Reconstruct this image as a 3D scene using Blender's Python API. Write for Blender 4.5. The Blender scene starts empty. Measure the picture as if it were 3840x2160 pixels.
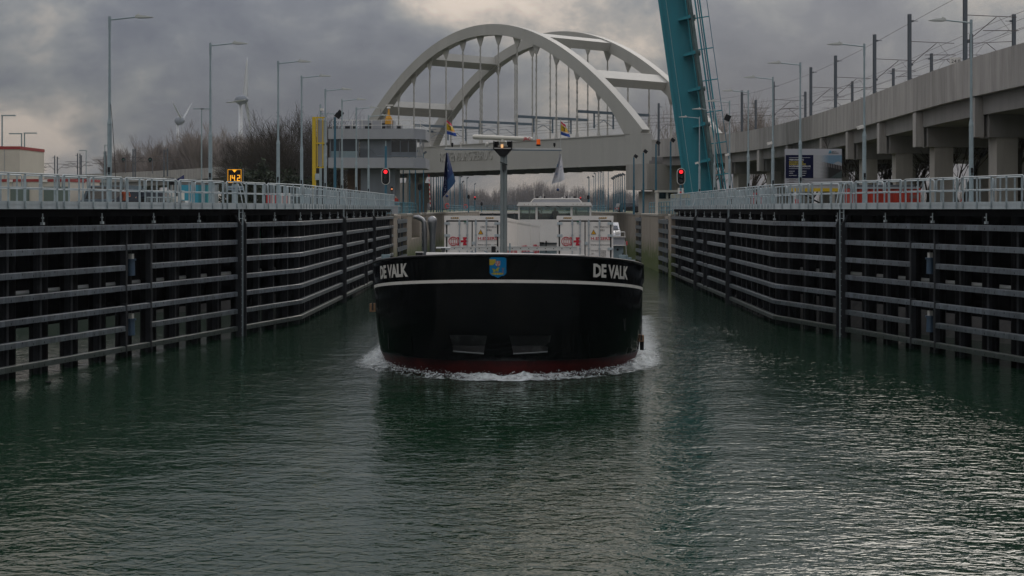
import bpy, math, random
from math import radians, sin, cos, pi, atan2, sqrt
from mathutils import Vector, Matrix, Euler

SC = bpy.context.scene
COL = SC.collection

# ------------------------------------------------------------------ camera
FPX, PX0, PY0, CAMH = 5200.0, 1958.0, 785.0, 5.87      # focal length and principal point in photo pixels, eye height over the water
cam_d = bpy.data.cameras.new('camera')
cam = bpy.data.objects.new('camera', cam_d); COL.objects.link(cam)
cam.location = (0, 0, CAMH); cam.rotation_euler = (radians(90), 0, 0)
cam_d.sensor_fit = 'HORIZONTAL'; cam_d.sensor_width = 36.0
cam_d.lens = 36.0 * FPX / 3840.0
cam_d.shift_x = (1920.0 - PX0) / 3840.0
cam_d.shift_y = (PY0 - 1080.0) / 3840.0
cam_d.clip_start = 0.5; cam_d.clip_end = 9000
SC.camera = cam

# ------------------------------------------------------------------ sky, sun, exposure
SKY_OFF = (46.0093, 40.5392, 0.4450)
SUN_AZ, SUN_EL = radians(23), radians(32)              # azimuth to the right of the view direction (+Y)
world = bpy.data.worlds.new('World'); SC.world = world
world.use_nodes = True
def build_world():
    nt = world.node_tree; N = nt.nodes; L = nt.links
    N.clear()
    out = N.new('ShaderNodeOutputWorld'); bg = N.new('ShaderNodeBackground')
    bg.inputs['Strength'].default_value = 0.1
    L.new(bg.outputs[0], out.inputs[0])
    sky = N.new('ShaderNodeTexSky'); sky.sky_type = 'NISHITA'; sky.sun_disc = False
    sky.sun_elevation = SUN_EL; sky.sun_rotation = SUN_AZ
    sky.dust_density = 2.0; sky.air_density = 1.0
    tc = N.new('ShaderNodeTexCoord')
    sep = N.new('ShaderNodeSeparateXYZ'); L.new(tc.outputs['Generated'], sep.inputs[0])
    def math_(op, a, b=None, clamp=False):
        m = N.new('ShaderNodeMath'); m.operation = op; m.use_clamp = clamp
        for i, v in enumerate((a, b)):
            if v is None: continue
            if isinstance(v, (int, float)): m.inputs[i].default_value = v
            else: L.new(v, m.inputs[i])
        return m.outputs[0]
    zc = math_('MAXIMUM', sep.outputs['Z'], 0.0)
    zp = math_('ADD', zc, 0.62)
    u = math_('DIVIDE', sep.outputs['X'], zp); v = math_('DIVIDE', sep.outputs['Y'], zp)
    comb = N.new('ShaderNodeCombineXYZ'); L.new(u, comb.inputs[0]); L.new(v, comb.inputs[1])
    def noise(scale, detail, rough, dist, off):
        mp = N.new('ShaderNodeMapping'); L.new(comb.outputs[0], mp.inputs[0]); mp.inputs['Location'].default_value = off
        n = N.new('ShaderNodeTexNoise'); n.inputs['Scale'].default_value = scale; n.inputs['Detail'].default_value = detail
        n.inputs['Roughness'].default_value = rough; n.inputs['Distortion'].default_value = dist
        L.new(mp.outputs[0], n.inputs['Vector']); return n.outputs['Fac']
    def ramp(fac, stops):
        r = N.new('ShaderNodeValToRGB'); L.new(fac, r.inputs[0])
        e = r.color_ramp.elements
        while len(e) < len(stops): e.new(0.5)
        for el, (p, c) in zip(e, stops): el.position = p; el.color = (*c, 1)
        return r.outputs[0]
    big = noise(3.9, 12, 0.55, 0.25, SKY_OFF)
    small = noise(10.5, 12, 0.6, 0.2, (7.7, 2.2, 0))
    mixf = math_('ADD', math_('MULTIPLY', big, 0.70), math_('MULTIPLY', small, 0.30))
    base = ramp(mixf, [(0.40, (1.12, 1.20, 1.46)), (0.465, (1.45, 1.53, 1.76)), (0.515, (2.0, 2.06, 2.14)), (0.56, (3.0, 2.82, 2.65)), (0.63, (5.6, 4.8, 4.1))])
    # overcast luminance distribution: brighter overhead than at the horizon
    grad = math_('ADD', 1.0, math_('MULTIPLY', zc, 8.6))
    mul = N.new('ShaderNodeVectorMath'); mul.operation = 'SCALE'; L.new(base, mul.inputs[0]); L.new(grad, mul.inputs['Scale'])
    mx = N.new('ShaderNodeMix'); mx.data_type = 'RGBA'; mx.inputs['Factor'].default_value = 0.93
    L.new(sky.outputs[0], mx.inputs['A']); L.new(mul.outputs[0], mx.inputs['B'])
    L.new(mx.outputs['Result'], bg.inputs['Color'])
build_world()

sun_d = bpy.data.lights.new('sun', 'SUN'); sun_d.energy = 1.2; sun_d.angle = radians(28); sun_d.color = (1.0, 0.93, 0.84)
sun = bpy.data.objects.new('sun', sun_d); COL.objects.link(sun)
sdir = Vector((sin(SUN_AZ) * cos(SUN_EL), cos(SUN_AZ) * cos(SUN_EL), sin(SUN_EL)))
sun.rotation_euler = sdir.to_track_quat('Z', 'Y').to_euler(); sun.location = sdir * 200

SC.view_settings.view_transform = 'Standard'; SC.view_settings.look = 'None'
SC.view_settings.exposure = -0.80; SC.view_settings.gamma = 1.0; SC.view_settings.use_curve_mapping = False
SC.render.engine = 'CYCLES'
SC.cycles.use_denoising = True; SC.cycles.use_adaptive_sampling = True; SC.cycles.adaptive_threshold = 0.025
SC.cycles.max_bounces = 5; SC.cycles.diffuse_bounces = 2; SC.cycles.glossy_bounces = 3
SC.cycles.transparent_max_bounces = 8; SC.cycles.volume_bounces = 0
SC.cycles.caustics_reflective = False; SC.cycles.caustics_refractive = False
SC.cycles.sample_clamp_indirect = 4.0

# ------------------------------------------------------------------ helpers
def at(px, py, Y):
    return Vector(((px - PX0) / FPX * Y, Y, CAMH - (py - PY0) / FPX * Y))
def sx(px, Y): return (px - PX0) / FPX * Y
def sz(py, Y): return CAMH - (py - PY0) / FPX * Y

class MB:
    def __init__(s): s.v = []; s.f = []; s.m = []
    def add(s, vs, fs, m=0):
        b = len(s.v); s.v += [tuple(v) for v in vs]
        s.f += [tuple(b + i for i in f) for f in fs]; s.m += [m] * len(fs)
        return s
    def box(s, c, d, m=0, ax=None, taper=1.0):
        c = Vector(c); X, Y, Z = ax if ax else (Vector((1, 0, 0)), Vector((0, 1, 0)), Vector((0, 0, 1)))
        hx, hy, hz = d[0] / 2, d[1] / 2, d[2] / 2
        vs = []
        for k in (-1, 1):
            t = taper if k > 0 else 1.0
            for i, j in ((-1, -1), (1, -1), (1, 1), (-1, 1)):
                vs.append(c + X * (hx * i * t) + Y * (hy * j * t) + Z * (hz * k))
        return s.add(vs, [(3, 2, 1, 0), (4, 5, 6, 7), (0, 1, 5, 4), (1, 2, 6, 5), (2, 3, 7, 6), (3, 0, 4, 7)], m)
    def tube(s, p0, p1, r0, r1=None, n=8, m=0, caps=True):
        p0, p1 = Vector(p0), Vector(p1); r1 = r0 if r1 is None else r1
        d = (p1 - p0)
        if d.length < 1e-9: return s
        d.normalize()
        a = d.orthogonal().normalized(); b = d.cross(a)
        vs = []
        for p, r in ((p0, r0), (p1, r1)):
            for k in range(n):
                t = 2 * pi * k / n; vs.append(p + a * (r * cos(t)) + b * (r * sin(t)))
        fs = [(k, (k + 1) % n, n + (k + 1) % n, n + k) for k in range(n)]
        if caps: fs += [tuple(range(n - 1, -1, -1)), tuple(range(n, 2 * n))]
        return s.add(vs, fs, m)
    def path(s, pts, r, n=8, m=0, closed=False):
        pts = [Vector(p) for p in pts]; rs = r if isinstance(r, (list, tuple)) else [r] * len(pts)
        N = len(pts); rings = []; a = None
        for i, p in enumerate(pts):
            if closed: d = pts[(i + 1) % N] - pts[i - 1]
            else: d = pts[min(i + 1, N - 1)] - pts[max(i - 1, 0)]
            d.normalize()
            if a is None: a = d.orthogonal().normalized()
            else:
                a = a - d * a.dot(d); a = d.orthogonal().normalized() if a.length < 1e-5 else a.normalized()
            b = d.cross(a)
            rings.append([p + a * (rs[i] * cos(2 * pi * k / n)) + b * (rs[i] * sin(2 * pi * k / n)) for k in range(n)])
        vs = [q for R in rings for q in R]; fs = []
        for i in range(N if closed else N - 1):
            j = (i + 1) % N
            fs += [(i * n + k, i * n + (k + 1) % n, j * n + (k + 1) % n, j * n + k) for k in range(n)]
        if not closed: fs += [tuple(range(n - 1, -1, -1)), tuple((N - 1) * n + k for k in range(n))]
        return s.add(vs, fs, m)
    def loft(s, rings, m=0, closed=True, caps=True):
        n = len(rings[0]); vs = [q for R in rings for q in R]; fs = []
        for i in range(len(rings) - 1):
            for k in range(n if closed else n - 1):
                k2 = (k + 1) % n; fs.append((i * n + k, i * n + k2, (i + 1) * n + k2, (i + 1) * n + k))
        if caps and closed: fs += [tuple(range(n - 1, -1, -1)), tuple((len(rings) - 1) * n + k for k in range(n))]
        return s.add(vs, fs, m)
    def prism(s, poly, o, X, Y, Zv, m=0):
        """polygon in the (X,Y) plane at o, extruded by vector Zv"""
        o, X, Y, Zv = Vector(o), Vector(X), Vector(Y), Vector(Zv); n = len(poly)
        vs = [o + X * a + Y * b for a, b in poly]; vs += [v + Zv for v in vs]
        fs = [tuple(range(n - 1, -1, -1)), tuple(range(n, 2 * n))] + [(k, (k + 1) % n, n + (k + 1) % n, n + k) for k in range(n)]
        return s.add(vs, fs, m)
    def sphere(s, c, r, n=12, k=8, m=0, sc=(1, 1, 1)):
        c = Vector(c); vs = [c + Vector((0, 0, -r * sc[2]))]
        for i in range(1, k):
            t = -pi / 2 + pi * i / k
            for j in range(n):
                a = 2 * pi * j / n; vs.append(c + Vector((r * sc[0] * cos(t) * cos(a), r * sc[1] * cos(t) * sin(a), r * sc[2] * sin(t))))
        vs.append(c + Vector((0, 0, r * sc[2]))); fs = [(0, 1 + (j + 1) % n, 1 + j) for j in range(n)]
        for i in range(k - 2):
            b = 1 + i * n
            fs += [(b + j, b + (j + 1) % n, b + n + (j + 1) % n, b + n + j) for j in range(n)]
        b = 1 + (k - 2) * n; fs += [(b + j, b + (j + 1) % n, len(vs) - 1) for j in range(n)]
        return s.add(vs, fs, m)
    def mesh(s, name, mats, smooth=False):
        me = bpy.data.meshes.new(name); me.from_pydata(s.v, [], s.f)
        for mm in (mats if isinstance(mats, (list, tuple)) else [mats]): me.materials.append(mm)
        if any(s.m): me.polygons.foreach_set('material_index', s.m)
        if smooth: me.polygons.foreach_set('use_smooth', [True] * len(s.f))
        me.update()
        if smooth == 'auto':
            me.set_sharp_from_angle(angle=radians(38))
        return me
    def build(s, name, mats, parent=None, smooth=False, world=True):
        return place(name, s.mesh(name, mats, smooth), parent, world=world)

def place(name, me, parent=None, loc=None, rot=None, scale=None, world=False):
    o = bpy.data.objects.new(name, me); COL.objects.link(o)
    if loc is not None: o.location = loc
    if rot is not None: o.rotation_euler = rot
    if scale is not None: o.scale = scale if hasattr(scale, '__len__') else (scale,) * 3
    if parent is not None:
        o.parent = parent
        if world: o.matrix_parent_inverse = Matrix.Translation(-Vector(PLOC.get(parent.name, (0, 0, 0))))
    return o
PLOC = {}
def thing(name, label, cat, loc=(0, 0, 0), rot=None, group=None, kind=None):
    o = bpy.data.objects.new(name, None); COL.objects.link(o); o.empty_display_size = 0.3
    o.location = loc; PLOC[o.name] = tuple(loc)
    if rot: o.rotation_euler = rot
    return tag(o, label, cat, group, kind)
def tag(o, label=None, cat=None, group=None, kind=None):
    if label: o['label'] = label
    if cat: o['category'] = cat
    if group: o['group'] = group
    if kind: o['kind'] = kind
    return o
def struct(name, mb, mats, label=None, smooth=False):
    o = mb.build(name, mats, smooth=smooth); o['kind'] = 'structure'
    if label: o['label'] = label
    return o
def copy_tree(o, parent=None):
    c = o.copy(); COL.objects.link(c); c.parent = parent
    if parent is not None: c.matrix_parent_inverse = o.matrix_parent_inverse.copy()
    for ch in list(o.children): copy_tree(ch, c)
    return c

# ------------------------------------------------------------------ materials
def mat(name, col, rough=0.6, metal=0.0, var=0.0, vs=1.0, streak=False, bump=0.0, bs=12.0, dirt=None, dirt_amt=0.5, dirt_sc=0.8, emis=None, es=1.0, rnd=0.0, spec=0.5, coat=0.0):
    m = bpy.data.materials.new(name); m.use_nodes = True
    nt = m.node_tree; N = nt.nodes; L = nt.links; P = N['Principled BSDF']
    P.inputs['Base Color'].default_value = (*col, 1); P.inputs['Roughness'].default_value = rough; P.inputs['Metallic'].default_value = metal
    P.inputs['Specular IOR Level'].default_value = spec
    if coat: P.inputs['Coat Weight'].default_value = coat
    if emis: P.inputs['Emission Color'].default_value = (*emis, 1); P.inputs['Emission Strength'].default_value = es
    cur = None
    if var or dirt or bump:
        g = N.new('ShaderNodeNewGeometry'); mp = N.new('ShaderNodeMapping'); L.new(g.outputs['Position'], mp.inputs[0])
        mp.inputs['Scale'].default_value = (1, 1, 0.12) if streak else (1, 1, 1)
    if var:
        n = N.new('ShaderNodeTexNoise'); n.inputs['Scale'].default_value = vs; n.inputs['Detail'].default_value = 8; n.inputs['Roughness'].default_value = 0.65
        L.new(mp.outputs[0], n.inputs['Vector'])
        r = N.new('ShaderNodeValToRGB'); L.new(n.outputs['Fac'], r.inputs[0])
        r.color_ramp.elements[0].position = 0.32; r.color_ramp.elements[1].position = 0.68
        r.color_ramp.elements[0].color = (*[max(0, c * (1 - var)) for c in col], 1)
        r.color_ramp.elements[1].color = (*[min(1, c * (1 + var)) for c in col], 1)
        cur = r.outputs[0]
    if dirt:
        n = N.new('ShaderNodeTexNoise'); n.inputs['Scale'].default_value = dirt_sc; n.inputs['Detail'].default_value = 10; n.inputs['Roughness'].default_value = 0.7
        n.inputs['Distortion'].default_value = 0.4; L.new(mp.outputs[0], n.inputs['Vector'])
        mr = N.new('ShaderNodeMapRange'); L.new(n.outputs['Fac'], mr.inputs[0]); mr.inputs[1].default_value = 0.52; mr.inputs[2].default_value = 0.72
        mr.inputs[3].default_value = 0; mr.inputs[4].default_value = dirt_amt
        mx = N.new('ShaderNodeMix'); mx.data_type = 'RGBA'; L.new(mr.outputs[0], mx.inputs['Factor'])
        if cur: L.new(cur, mx.inputs['A'])
        else: mx.inputs['A'].default_value = (*col, 1)
        mx.inputs['B'].default_value = (*dirt, 1); cur = mx.outputs['Result']
    if rnd:
        oi = N.new('ShaderNodeObjectInfo'); mr = N.new('ShaderNodeMapRange'); L.new(oi.outputs['Random'], mr.inputs[0])
        mr.inputs[3].default_value = 1 - rnd; mr.inputs[4].default_value = 1 + rnd
        vm = N.new('ShaderNodeVectorMath'); vm.operation = 'SCALE'
        if cur: L.new(cur, vm.inputs[0])
        else: vm.inputs[0].default_value = col
        L.new(mr.outputs[0], vm.inputs['Scale']); cur = vm.outputs[0]
    if cur: L.new(cur, P.inputs['Base Color'])
    if bump:
        n = N.new('ShaderNodeTexNoise'); n.inputs['Scale'].default_value = bs; n.inputs['Detail'].default_value = 5
        L.new(mp.outputs[0], n.inputs['Vector']); b = N.new('ShaderNodeBump'); b.inputs['Strength'].default_value = bump; b.inputs['Distance'].default_value = 0.02
        L.new(n.outputs['Fac'], b.inputs['Height']); L.new(b.outputs[0], P.inputs['Normal'])
    return m
def glassmat(name, tint=(0.75, 0.85, 0.85), alpha=0.35, rough=0.03):
    m = bpy.data.materials.new(name); m.use_nodes = True; nt = m.node_tree; N = nt.nodes; L = nt.links; N.clear()
    o = N.new('ShaderNodeOutputMaterial'); mx = N.new('ShaderNodeMixShader'); t = N.new('ShaderNodeBsdfTransparent'); g = N.new('ShaderNodeBsdfGlossy')
    t.inputs[0].default_value = (*tint, 1); g.inputs['Roughness'].default_value = rough
    f = N.new('ShaderNodeFresnel'); f.inputs[0].default_value = 1.6
    ad = N.new('ShaderNodeMath'); ad.operation = 'ADD'; ad.use_clamp = True; L.new(f.outputs[0], ad.inputs[0]); ad.inputs[1].default_value = alpha
    L.new(ad.outputs[0], mx.inputs[0]); L.new(t.outputs[0], mx.inputs[1]); L.new(g.outputs[0], mx.inputs[2]); L.new(mx.outputs[0], o.inputs[0])
    return m
def printmat(name, rough=0.6):
    m = bpy.data.materials.new(name); m.use_nodes = True; nt = m.node_tree
    a = nt.nodes.new('ShaderNodeVertexColor'); a.layer_name = 'print'
    P = nt.nodes['Principled BSDF']; P.inputs['Roughness'].default_value = rough
    nt.links.new(a.outputs[0], P.inputs['Base Color']); return m

GALV = mat('galvanised', (0.36, 0.42, 0.44), 0.5, 0.15, var=0.15, vs=3, dirt=(0.22, 0.24, 0.24), dirt_amt=0.5, dirt_sc=1.5, rnd=0.05)
GALVL = mat('galvanised_light', (0.45, 0.5, 0.515), 0.5, 0.1, var=0.12, vs=2, streak=True, dirt=(0.3, 0.31, 0.3), dirt_amt=0.6, dirt_sc=1.2, rnd=0.04)
LAMPG = mat('lamp_paint', (0.30, 0.37, 0.39), 0.5, 0.1, var=0.12, vs=4)
LAMPH = mat('lamp_head', (0.42, 0.43, 0.40), 0.5)
BEAM = mat('fender_plastic', (0.11, 0.128, 0.145), 0.38, var=0.45, vs=5, streak=True, dirt=(0.045, 0.05, 0.055), dirt_amt=0.75, dirt_sc=2.2, rnd=0.18)
def tide(m, col, z0, z1, amt):
    # wet algae growth above the waterline, with a ragged upper edge
    nt = m.node_tree; N = nt.nodes; L = nt.links; P = N['Principled BSDF']; src = P.inputs['Base Color'].links[0].from_socket
    g = N.new('ShaderNodeNewGeometry'); sp = N.new('ShaderNodeSeparateXYZ'); L.new(g.outputs['Position'], sp.inputs[0])
    n = N.new('ShaderNodeTexNoise'); n.inputs['Scale'].default_value = 1.3; n.inputs['Detail'].default_value = 9; n.inputs['Roughness'].default_value = .7; L.new(g.outputs['Position'], n.inputs['Vector'])
    a = N.new('ShaderNodeMath'); a.operation = 'MULTIPLY_ADD'; L.new(n.outputs['Fac'], a.inputs[0]); a.inputs[1].default_value = 1.6; L.new(sp.outputs['Z'], a.inputs[2])
    mr = N.new('ShaderNodeMapRange'); L.new(a.outputs[0], mr.inputs[0]); mr.inputs[1].default_value = z0; mr.inputs[2].default_value = z1; mr.inputs[3].default_value = amt; mr.inputs[4].default_value = 0
    mx = N.new('ShaderNodeMix'); mx.data_type = 'RGBA'; L.new(mr.outputs[0], mx.inputs['Factor']); L.new(src, mx.inputs['A']); mx.inputs['B'].default_value = (*col, 1)
    L.new(mx.outputs['Result'], P.inputs['Base Color'])
tide(BEAM, (.03, .042, .028), 1.1, 2.4, .75)
BLK = mat('black_steel', (0.004, 0.004, 0.0045), 0.7, var=0.3, vs=2, spec=0.1)
POST = mat('dark_post', (0.024, 0.026, 0.029), 0.55, spec=0.2, var=0.3, vs=3, rnd=0.15)
SKIRT = mat('timber_and_shade', (0.003, 0.003, 0.003), 0.9, spec=0.03)  # near-black boards, also standing in for the shaded bank on the left
PIPEW = mat('pale_pipe', (0.55, 0.56, 0.55), 0.4)
CONC = mat('concrete', (0.34, 0.32, 0.29), 0.85, var=0.18, vs=0.6, streak=True, bump=0.15, dirt=(0.2, 0.19, 0.17), dirt_amt=0.5, dirt_sc=0.5, rnd=0.05)
CONCP = mat('parapet_concrete', (0.35, 0.33, 0.31), 0.85, var=0.22, vs=1.3, streak=True, bump=0.1, dirt=(0.17, 0.165, 0.155), dirt_amt=0.6, dirt_sc=1.1, rnd=0.10)
CONCD = mat('shade_concrete', (0.22, 0.21, 0.20), 0.9, var=0.15, vs=0.8, streak=True)  # concrete darkened in its colour for the shade under the decks
BRIDGE = mat('bridge_paint', (0.42, 0.41, 0.375), 0.5, var=0.06, vs=0.3, dirt=(0.33, 0.32, 0.29), dirt_amt=0.45, dirt_sc=0.45, streak=True)
BSTEEL = mat('portal_steel', (0.13, 0.175, 0.21), 0.5)
MAST = mat('catenary_mast', (0.09, 0.105, 0.12), 0.55)
WIRE = mat('copper_wire', (0.10, 0.085, 0.08), 0.6)
TEAL = mat('teal_paint', (0.028, 0.215, 0.265), 0.45, var=0.1, vs=0.7, streak=True, dirt=(0.03, 0.15, 0.18), dirt_amt=0.45, dirt_sc=0.6, spec=0.3)
TEALD = mat('teal_deck_edge', (0.09, 0.14, 0.14), 0.6, var=0.3, vs=1.5)
BLUEP = mat('blue_pole', (0.03, 0.13, 0.19), 0.5, var=0.1, vs=2, rnd=0.12)
BLUER = mat('blue_rail', (0.11, 0.27, 0.33), 0.5, var=0.1, vs=2)
WHITE = mat('white_paint', (0.74, 0.71, 0.66), 0.4, var=0.05, vs=2)
WHITEC = mat('container_white', (0.80, 0.755, 0.70), 0.4, var=0.04, vs=1.2, dirt=(0.55, 0.5, 0.44), dirt_amt=0.25, dirt_sc=1.0)
CREAM = mat('cream_panel', (0.56, 0.52, 0.45), 0.6, var=0.06, vs=0.8)
RED = mat('red_paint', (0.55, 0.035, 0.04), 0.5)
REDLOGO = mat('logo_red', (0.50, 0.008, 0.028), 0.5)
TXTG = mat('text_grey', (0.17, 0.15, 0.135), 0.6)
TXTB = mat('text_dark', (0.05, 0.05, 0.055), 0.6)
BLACK = mat('black', (0.008, 0.008, 0.009), 0.5, spec=0.3)
RUBBER = mat('rubber', (0.012, 0.012, 0.012), 0.8, spec=0.2)
YEL = mat('yellow_paint', (0.62, 0.43, 0.02), 0.5, var=0.1, vs=3)
ORANGE = mat('orange_yellow', (0.62, 0.30, 0.02), 0.5)
CLAD = mat('grey_cladding', (0.34, 0.35, 0.37), 0.6, var=0.06, vs=0.8, streak=True)
CLADD = mat('dark_cladding', (0.145, 0.165, 0.185), 0.6, var=0.1, vs=1, streak=True)
GLASSD = mat('dark_glass', (0.02, 0.025, 0.028), 0.06, spec=0.8)
GLASSR = mat('reflecting_glass', (0.07, 0.08, 0.09), 0.03, metal=0.6)
GLASS = glassmat('clear_glass', (.62, .72, .70), .05)
STAIN = mat('stainless', (0.24, 0.245, 0.25), 0.3, 0.85)
ALU = mat('aluminium', (0.6, 0.6, 0.58), 0.35, 0.4)
HULL = mat('hull_black', (0.0012, 0.0014, 0.0018), 0.12, var=0.4, vs=0.5, spec=0.32, bump=0.35, bs=0.9)
HULLW = mat('hull_white', (0.66, 0.63, 0.58), 0.4, dirt=(0.3, 0.28, 0.25), dirt_amt=0.4, dirt_sc=2)
WORN = mat('worn_steel', (0.022, 0.025, 0.026), 0.5, var=0.7, vs=2.5, dirt=(0.06, 0.062, 0.06), dirt_amt=0.7, dirt_sc=2.5)
DECK = mat('deck_grey', (0.13, 0.15, 0.16), 0.7, var=0.2, vs=1)
BOLG = mat('bollard_grey', (0.20, 0.27, 0.29), 0.5, var=0.1, vs=3)
POCKET = mat('pocket_wear', (0.004, 0.0045, 0.005), 0.4, var=0.5, vs=2.5, dirt=(0.075, 0.08, 0.08), dirt_amt=0.8, dirt_sc=1.7)
WOOD = mat('fender_wood', (0.30, 0.17, 0.09), 0.8, var=0.3, vs=6)
ROPE = mat('rope', (0.03, 0.03, 0.03), 0.9)
REDC = mat('container_red', (0.42, 0.035, 0.015), 0.6, var=0.25, vs=1.5, streak=True, dirt=(0.12, 0.03, 0.02), dirt_amt=0.7, dirt_sc=1.5)
BARK = mat('bark', (0.085, 0.068, 0.052), 0.95, var=0.3, vs=2, rnd=0.15)
BARKD = mat('bark_dark', (0.055, 0.045, 0.034), 0.95, var=0.3, vs=2, rnd=0.15)
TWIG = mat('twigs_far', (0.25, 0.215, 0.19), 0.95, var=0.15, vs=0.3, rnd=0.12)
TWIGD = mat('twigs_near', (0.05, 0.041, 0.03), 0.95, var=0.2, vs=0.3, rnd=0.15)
LEAFD = mat('dark_leaves', (0.028, 0.04, 0.018), 0.85, var=0.4, vs=1.5)
GRASS = mat('ground_grass', (0.09, 0.10, 0.045), 0.95, var=0.35, vs=0.6)
PAVE = mat('quay_paving', (0.20, 0.19, 0.17), 0.9, var=0.25, vs=0.8)
SKIN = mat('skin', (0.45, 0.27, 0.2), 0.6)
LEDR = mat('red_signal', (0.5, 0.01, 0.01), 0.3, emis=(1.0, 0.02, 0.03), es=2.6)
LEDO = mat('orange_led', (0.5, 0.25, 0.0), 0.4, emis=(1.0, 0.43, 0.03), es=1.7)
LEDDIM = mat('amber_signal', (0.5, 0.2, 0.05), 0.4, emis=(1.0, 0.30, 0.12), es=0.9)
BEACON = mat('orange_beacon', (0.75, 0.13, 0.01), 0.15, emis=(1.0, 0.12, 0.0), es=0.35)
NAVL = mat('nav_lamp', (0.8, 0.55, 0.3), 0.2, emis=(1.0, 0.5, 0.2), es=1.2)
TURB = mat('turbine_white', (0.62, 0.63, 0.64), 0.5)
TURBD = mat('nacelle_grey', (0.20, 0.22, 0.25), 0.5)

# ------------------------------------------------------------------ text
def textmesh(s, size, m, extrude=0.004, bold=0.0, align='LEFT', sxf=1.0, space=1.0):
    c = bpy.data.curves.new('txt', 'FONT'); c.body = s; c.size = 1.0; c.extrude = extrude / size; c.offset = bold
    c.align_x = align; c.resolution_u = 2; c.space_character = space
    o = bpy.data.objects.new('txt', c)
    me = bpy.data.meshes.new_from_object(o)
    bpy.data.objects.remove(o); bpy.data.curves.remove(c)
    h = 0.70    # cap height of the built-in font is about 0.7 of its size
    me.transform(Matrix.Diagonal((size / h * sxf, size / h, size, 1)))
    me.materials.clear(); me.materials.append(m)
    return me
def basis(o, X, Y):
    X = Vector(X).normalized(); Y = Vector(Y).normalized(); Z = X.cross(Y)
    return Matrix(((X.x, Y.x, Z.x, o[0]), (X.y, Y.y, Z.y, o[1]), (X.z, Y.z, Z.z, o[2]), (0, 0, 0, 1)))
def put_text(name, s, size, m, o, X, Y, parent=None, world=False, fit=None, **kw):
    """capital height = size; fit = wanted total width"""
    me = textmesh(s, size, m, **kw); me.name = name
    if fit:
        xs = [v.co.x for v in me.vertices]; w = max(xs) - min(xs)
        if w > 1e-6: me.transform(Matrix.Diagonal((fit / w, 1, 1, 1)))
    me.transform(basis(o, X, Y))
    return place(name, me, parent, world=world)

def printgrid(name, nx, ny, pos, colf, m, parent=None, world=False, keep=None, smooth=False):
    """sheet with printed colours: pos(u,v)->point, colf(u,v)->rgb, keep(u,v)->bool"""
    vs = [tuple(pos(i / nx, j / ny)) for j in range(ny + 1) for i in range(nx + 1)]
    fs, cs = [], []
    for j in range(ny):
        for i in range(nx):
            u, v = (i + .5) / nx, (j + .5) / ny
            if keep and not keep(u, v): continue
            a = j * (nx + 1) + i; fs.append((a, a + 1, a + nx + 2, a + nx + 1)); cs.append(colf(u, v))
    me = bpy.data.meshes.new(name); me.from_pydata(vs, [], fs); me.materials.append(m)
    ca = me.color_attributes.new('print', 'FLOAT_COLOR', 'CORNER')
    buf = []
    for c in cs: buf += [c[0], c[1], c[2], 1.0] * 4
    ca.data.foreach_set('color', buf)
    if smooth: me.polygons.foreach_set('use_smooth', [True] * len(fs))
    me.update()
    return place(name, me, parent, world=world)
PRINT = printmat('printed')
V = Vector

# ------------------------------------------------------------------ water
def water_mat():
    m = bpy.data.materials.new('canal_water'); m.use_nodes = True; nt = m.node_tree; N = nt.nodes; L = nt.links; P = N['Principled BSDF']
    P.inputs['Base Color'].default_value = (0.006, 0.025, 0.0115, 1); P.inputs['Roughness'].default_value = 0.03; P.inputs['IOR'].default_value = 1.33
    g = N.new('ShaderNodeNewGeometry')
    def nz(scale, sc, det, off=0):
        mp = N.new('ShaderNodeMapping'); L.new(g.outputs['Position'], mp.inputs[0]); mp.inputs['Scale'].default_value = sc
        mp.inputs['Location'].default_value = (off, off * 2, 0); mp.inputs['Rotation'].default_value = (0, 0, 0.15 * off)
        n = N.new('ShaderNodeTexNoise'); n.inputs['Scale'].default_value = scale; n.inputs['Detail'].default_value = det; n.inputs['Roughness'].default_value = 0.55
        n.inputs['Distortion'].default_value = 0.6
        L.new(mp.outputs[0], n.inputs['Vector']); return n.outputs['Fac']
    def ma(op, a, b):
        x = N.new('ShaderNodeMath'); x.operation = op
        for i, v in enumerate((a, b)):
            if isinstance(v, (int, float)): x.inputs[i].default_value = v
            else: L.new(v, x.inputs[i])
        return x.outputs[0]
    # gust patches change how rough the ripples are
    gust = N.new('ShaderNodeMapRange'); L.new(nz(0.09, (1, 0.5, 1), 3, 5), gust.inputs[0])
    gust.inputs[1].default_value = 0.35; gust.inputs[2].default_value = 0.65; gust.inputs[3].default_value = 0.55; gust.inputs[4].default_value = 1.25
    h = ma('MULTIPLY', nz(0.5, (0.7, 1, 1), 2, 1), 0.060)
    h = ma('ADD', h, ma('MULTIPLY', ma('MULTIPLY', nz(3.4, (0.65, 1, 1), 2, 2), 0.036), gust.outputs[0]))
    h = ma('ADD', h, ma('MULTIPLY', ma('MULTIPLY', nz(8.0, (0.7, 1, 1), 2, 3), 0.011), gust.outputs[0]))
    b = N.new('ShaderNodeBump'); b.inputs['Strength'].default_value = 1.0; b.inputs['Distance'].default_value = 1.0
    L.new(h, b.inputs['Height']); L.new(b.outputs[0], P.inputs['Normal'])
    return m
WATER = water_mat()
wb = MB(); wb.add([(-60, -40, 0), (60, -40, 0), (60, 420, 0), (-60, 420, 0)], [(0, 1, 2, 3)])
struct('water', wb, WATER)

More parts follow.
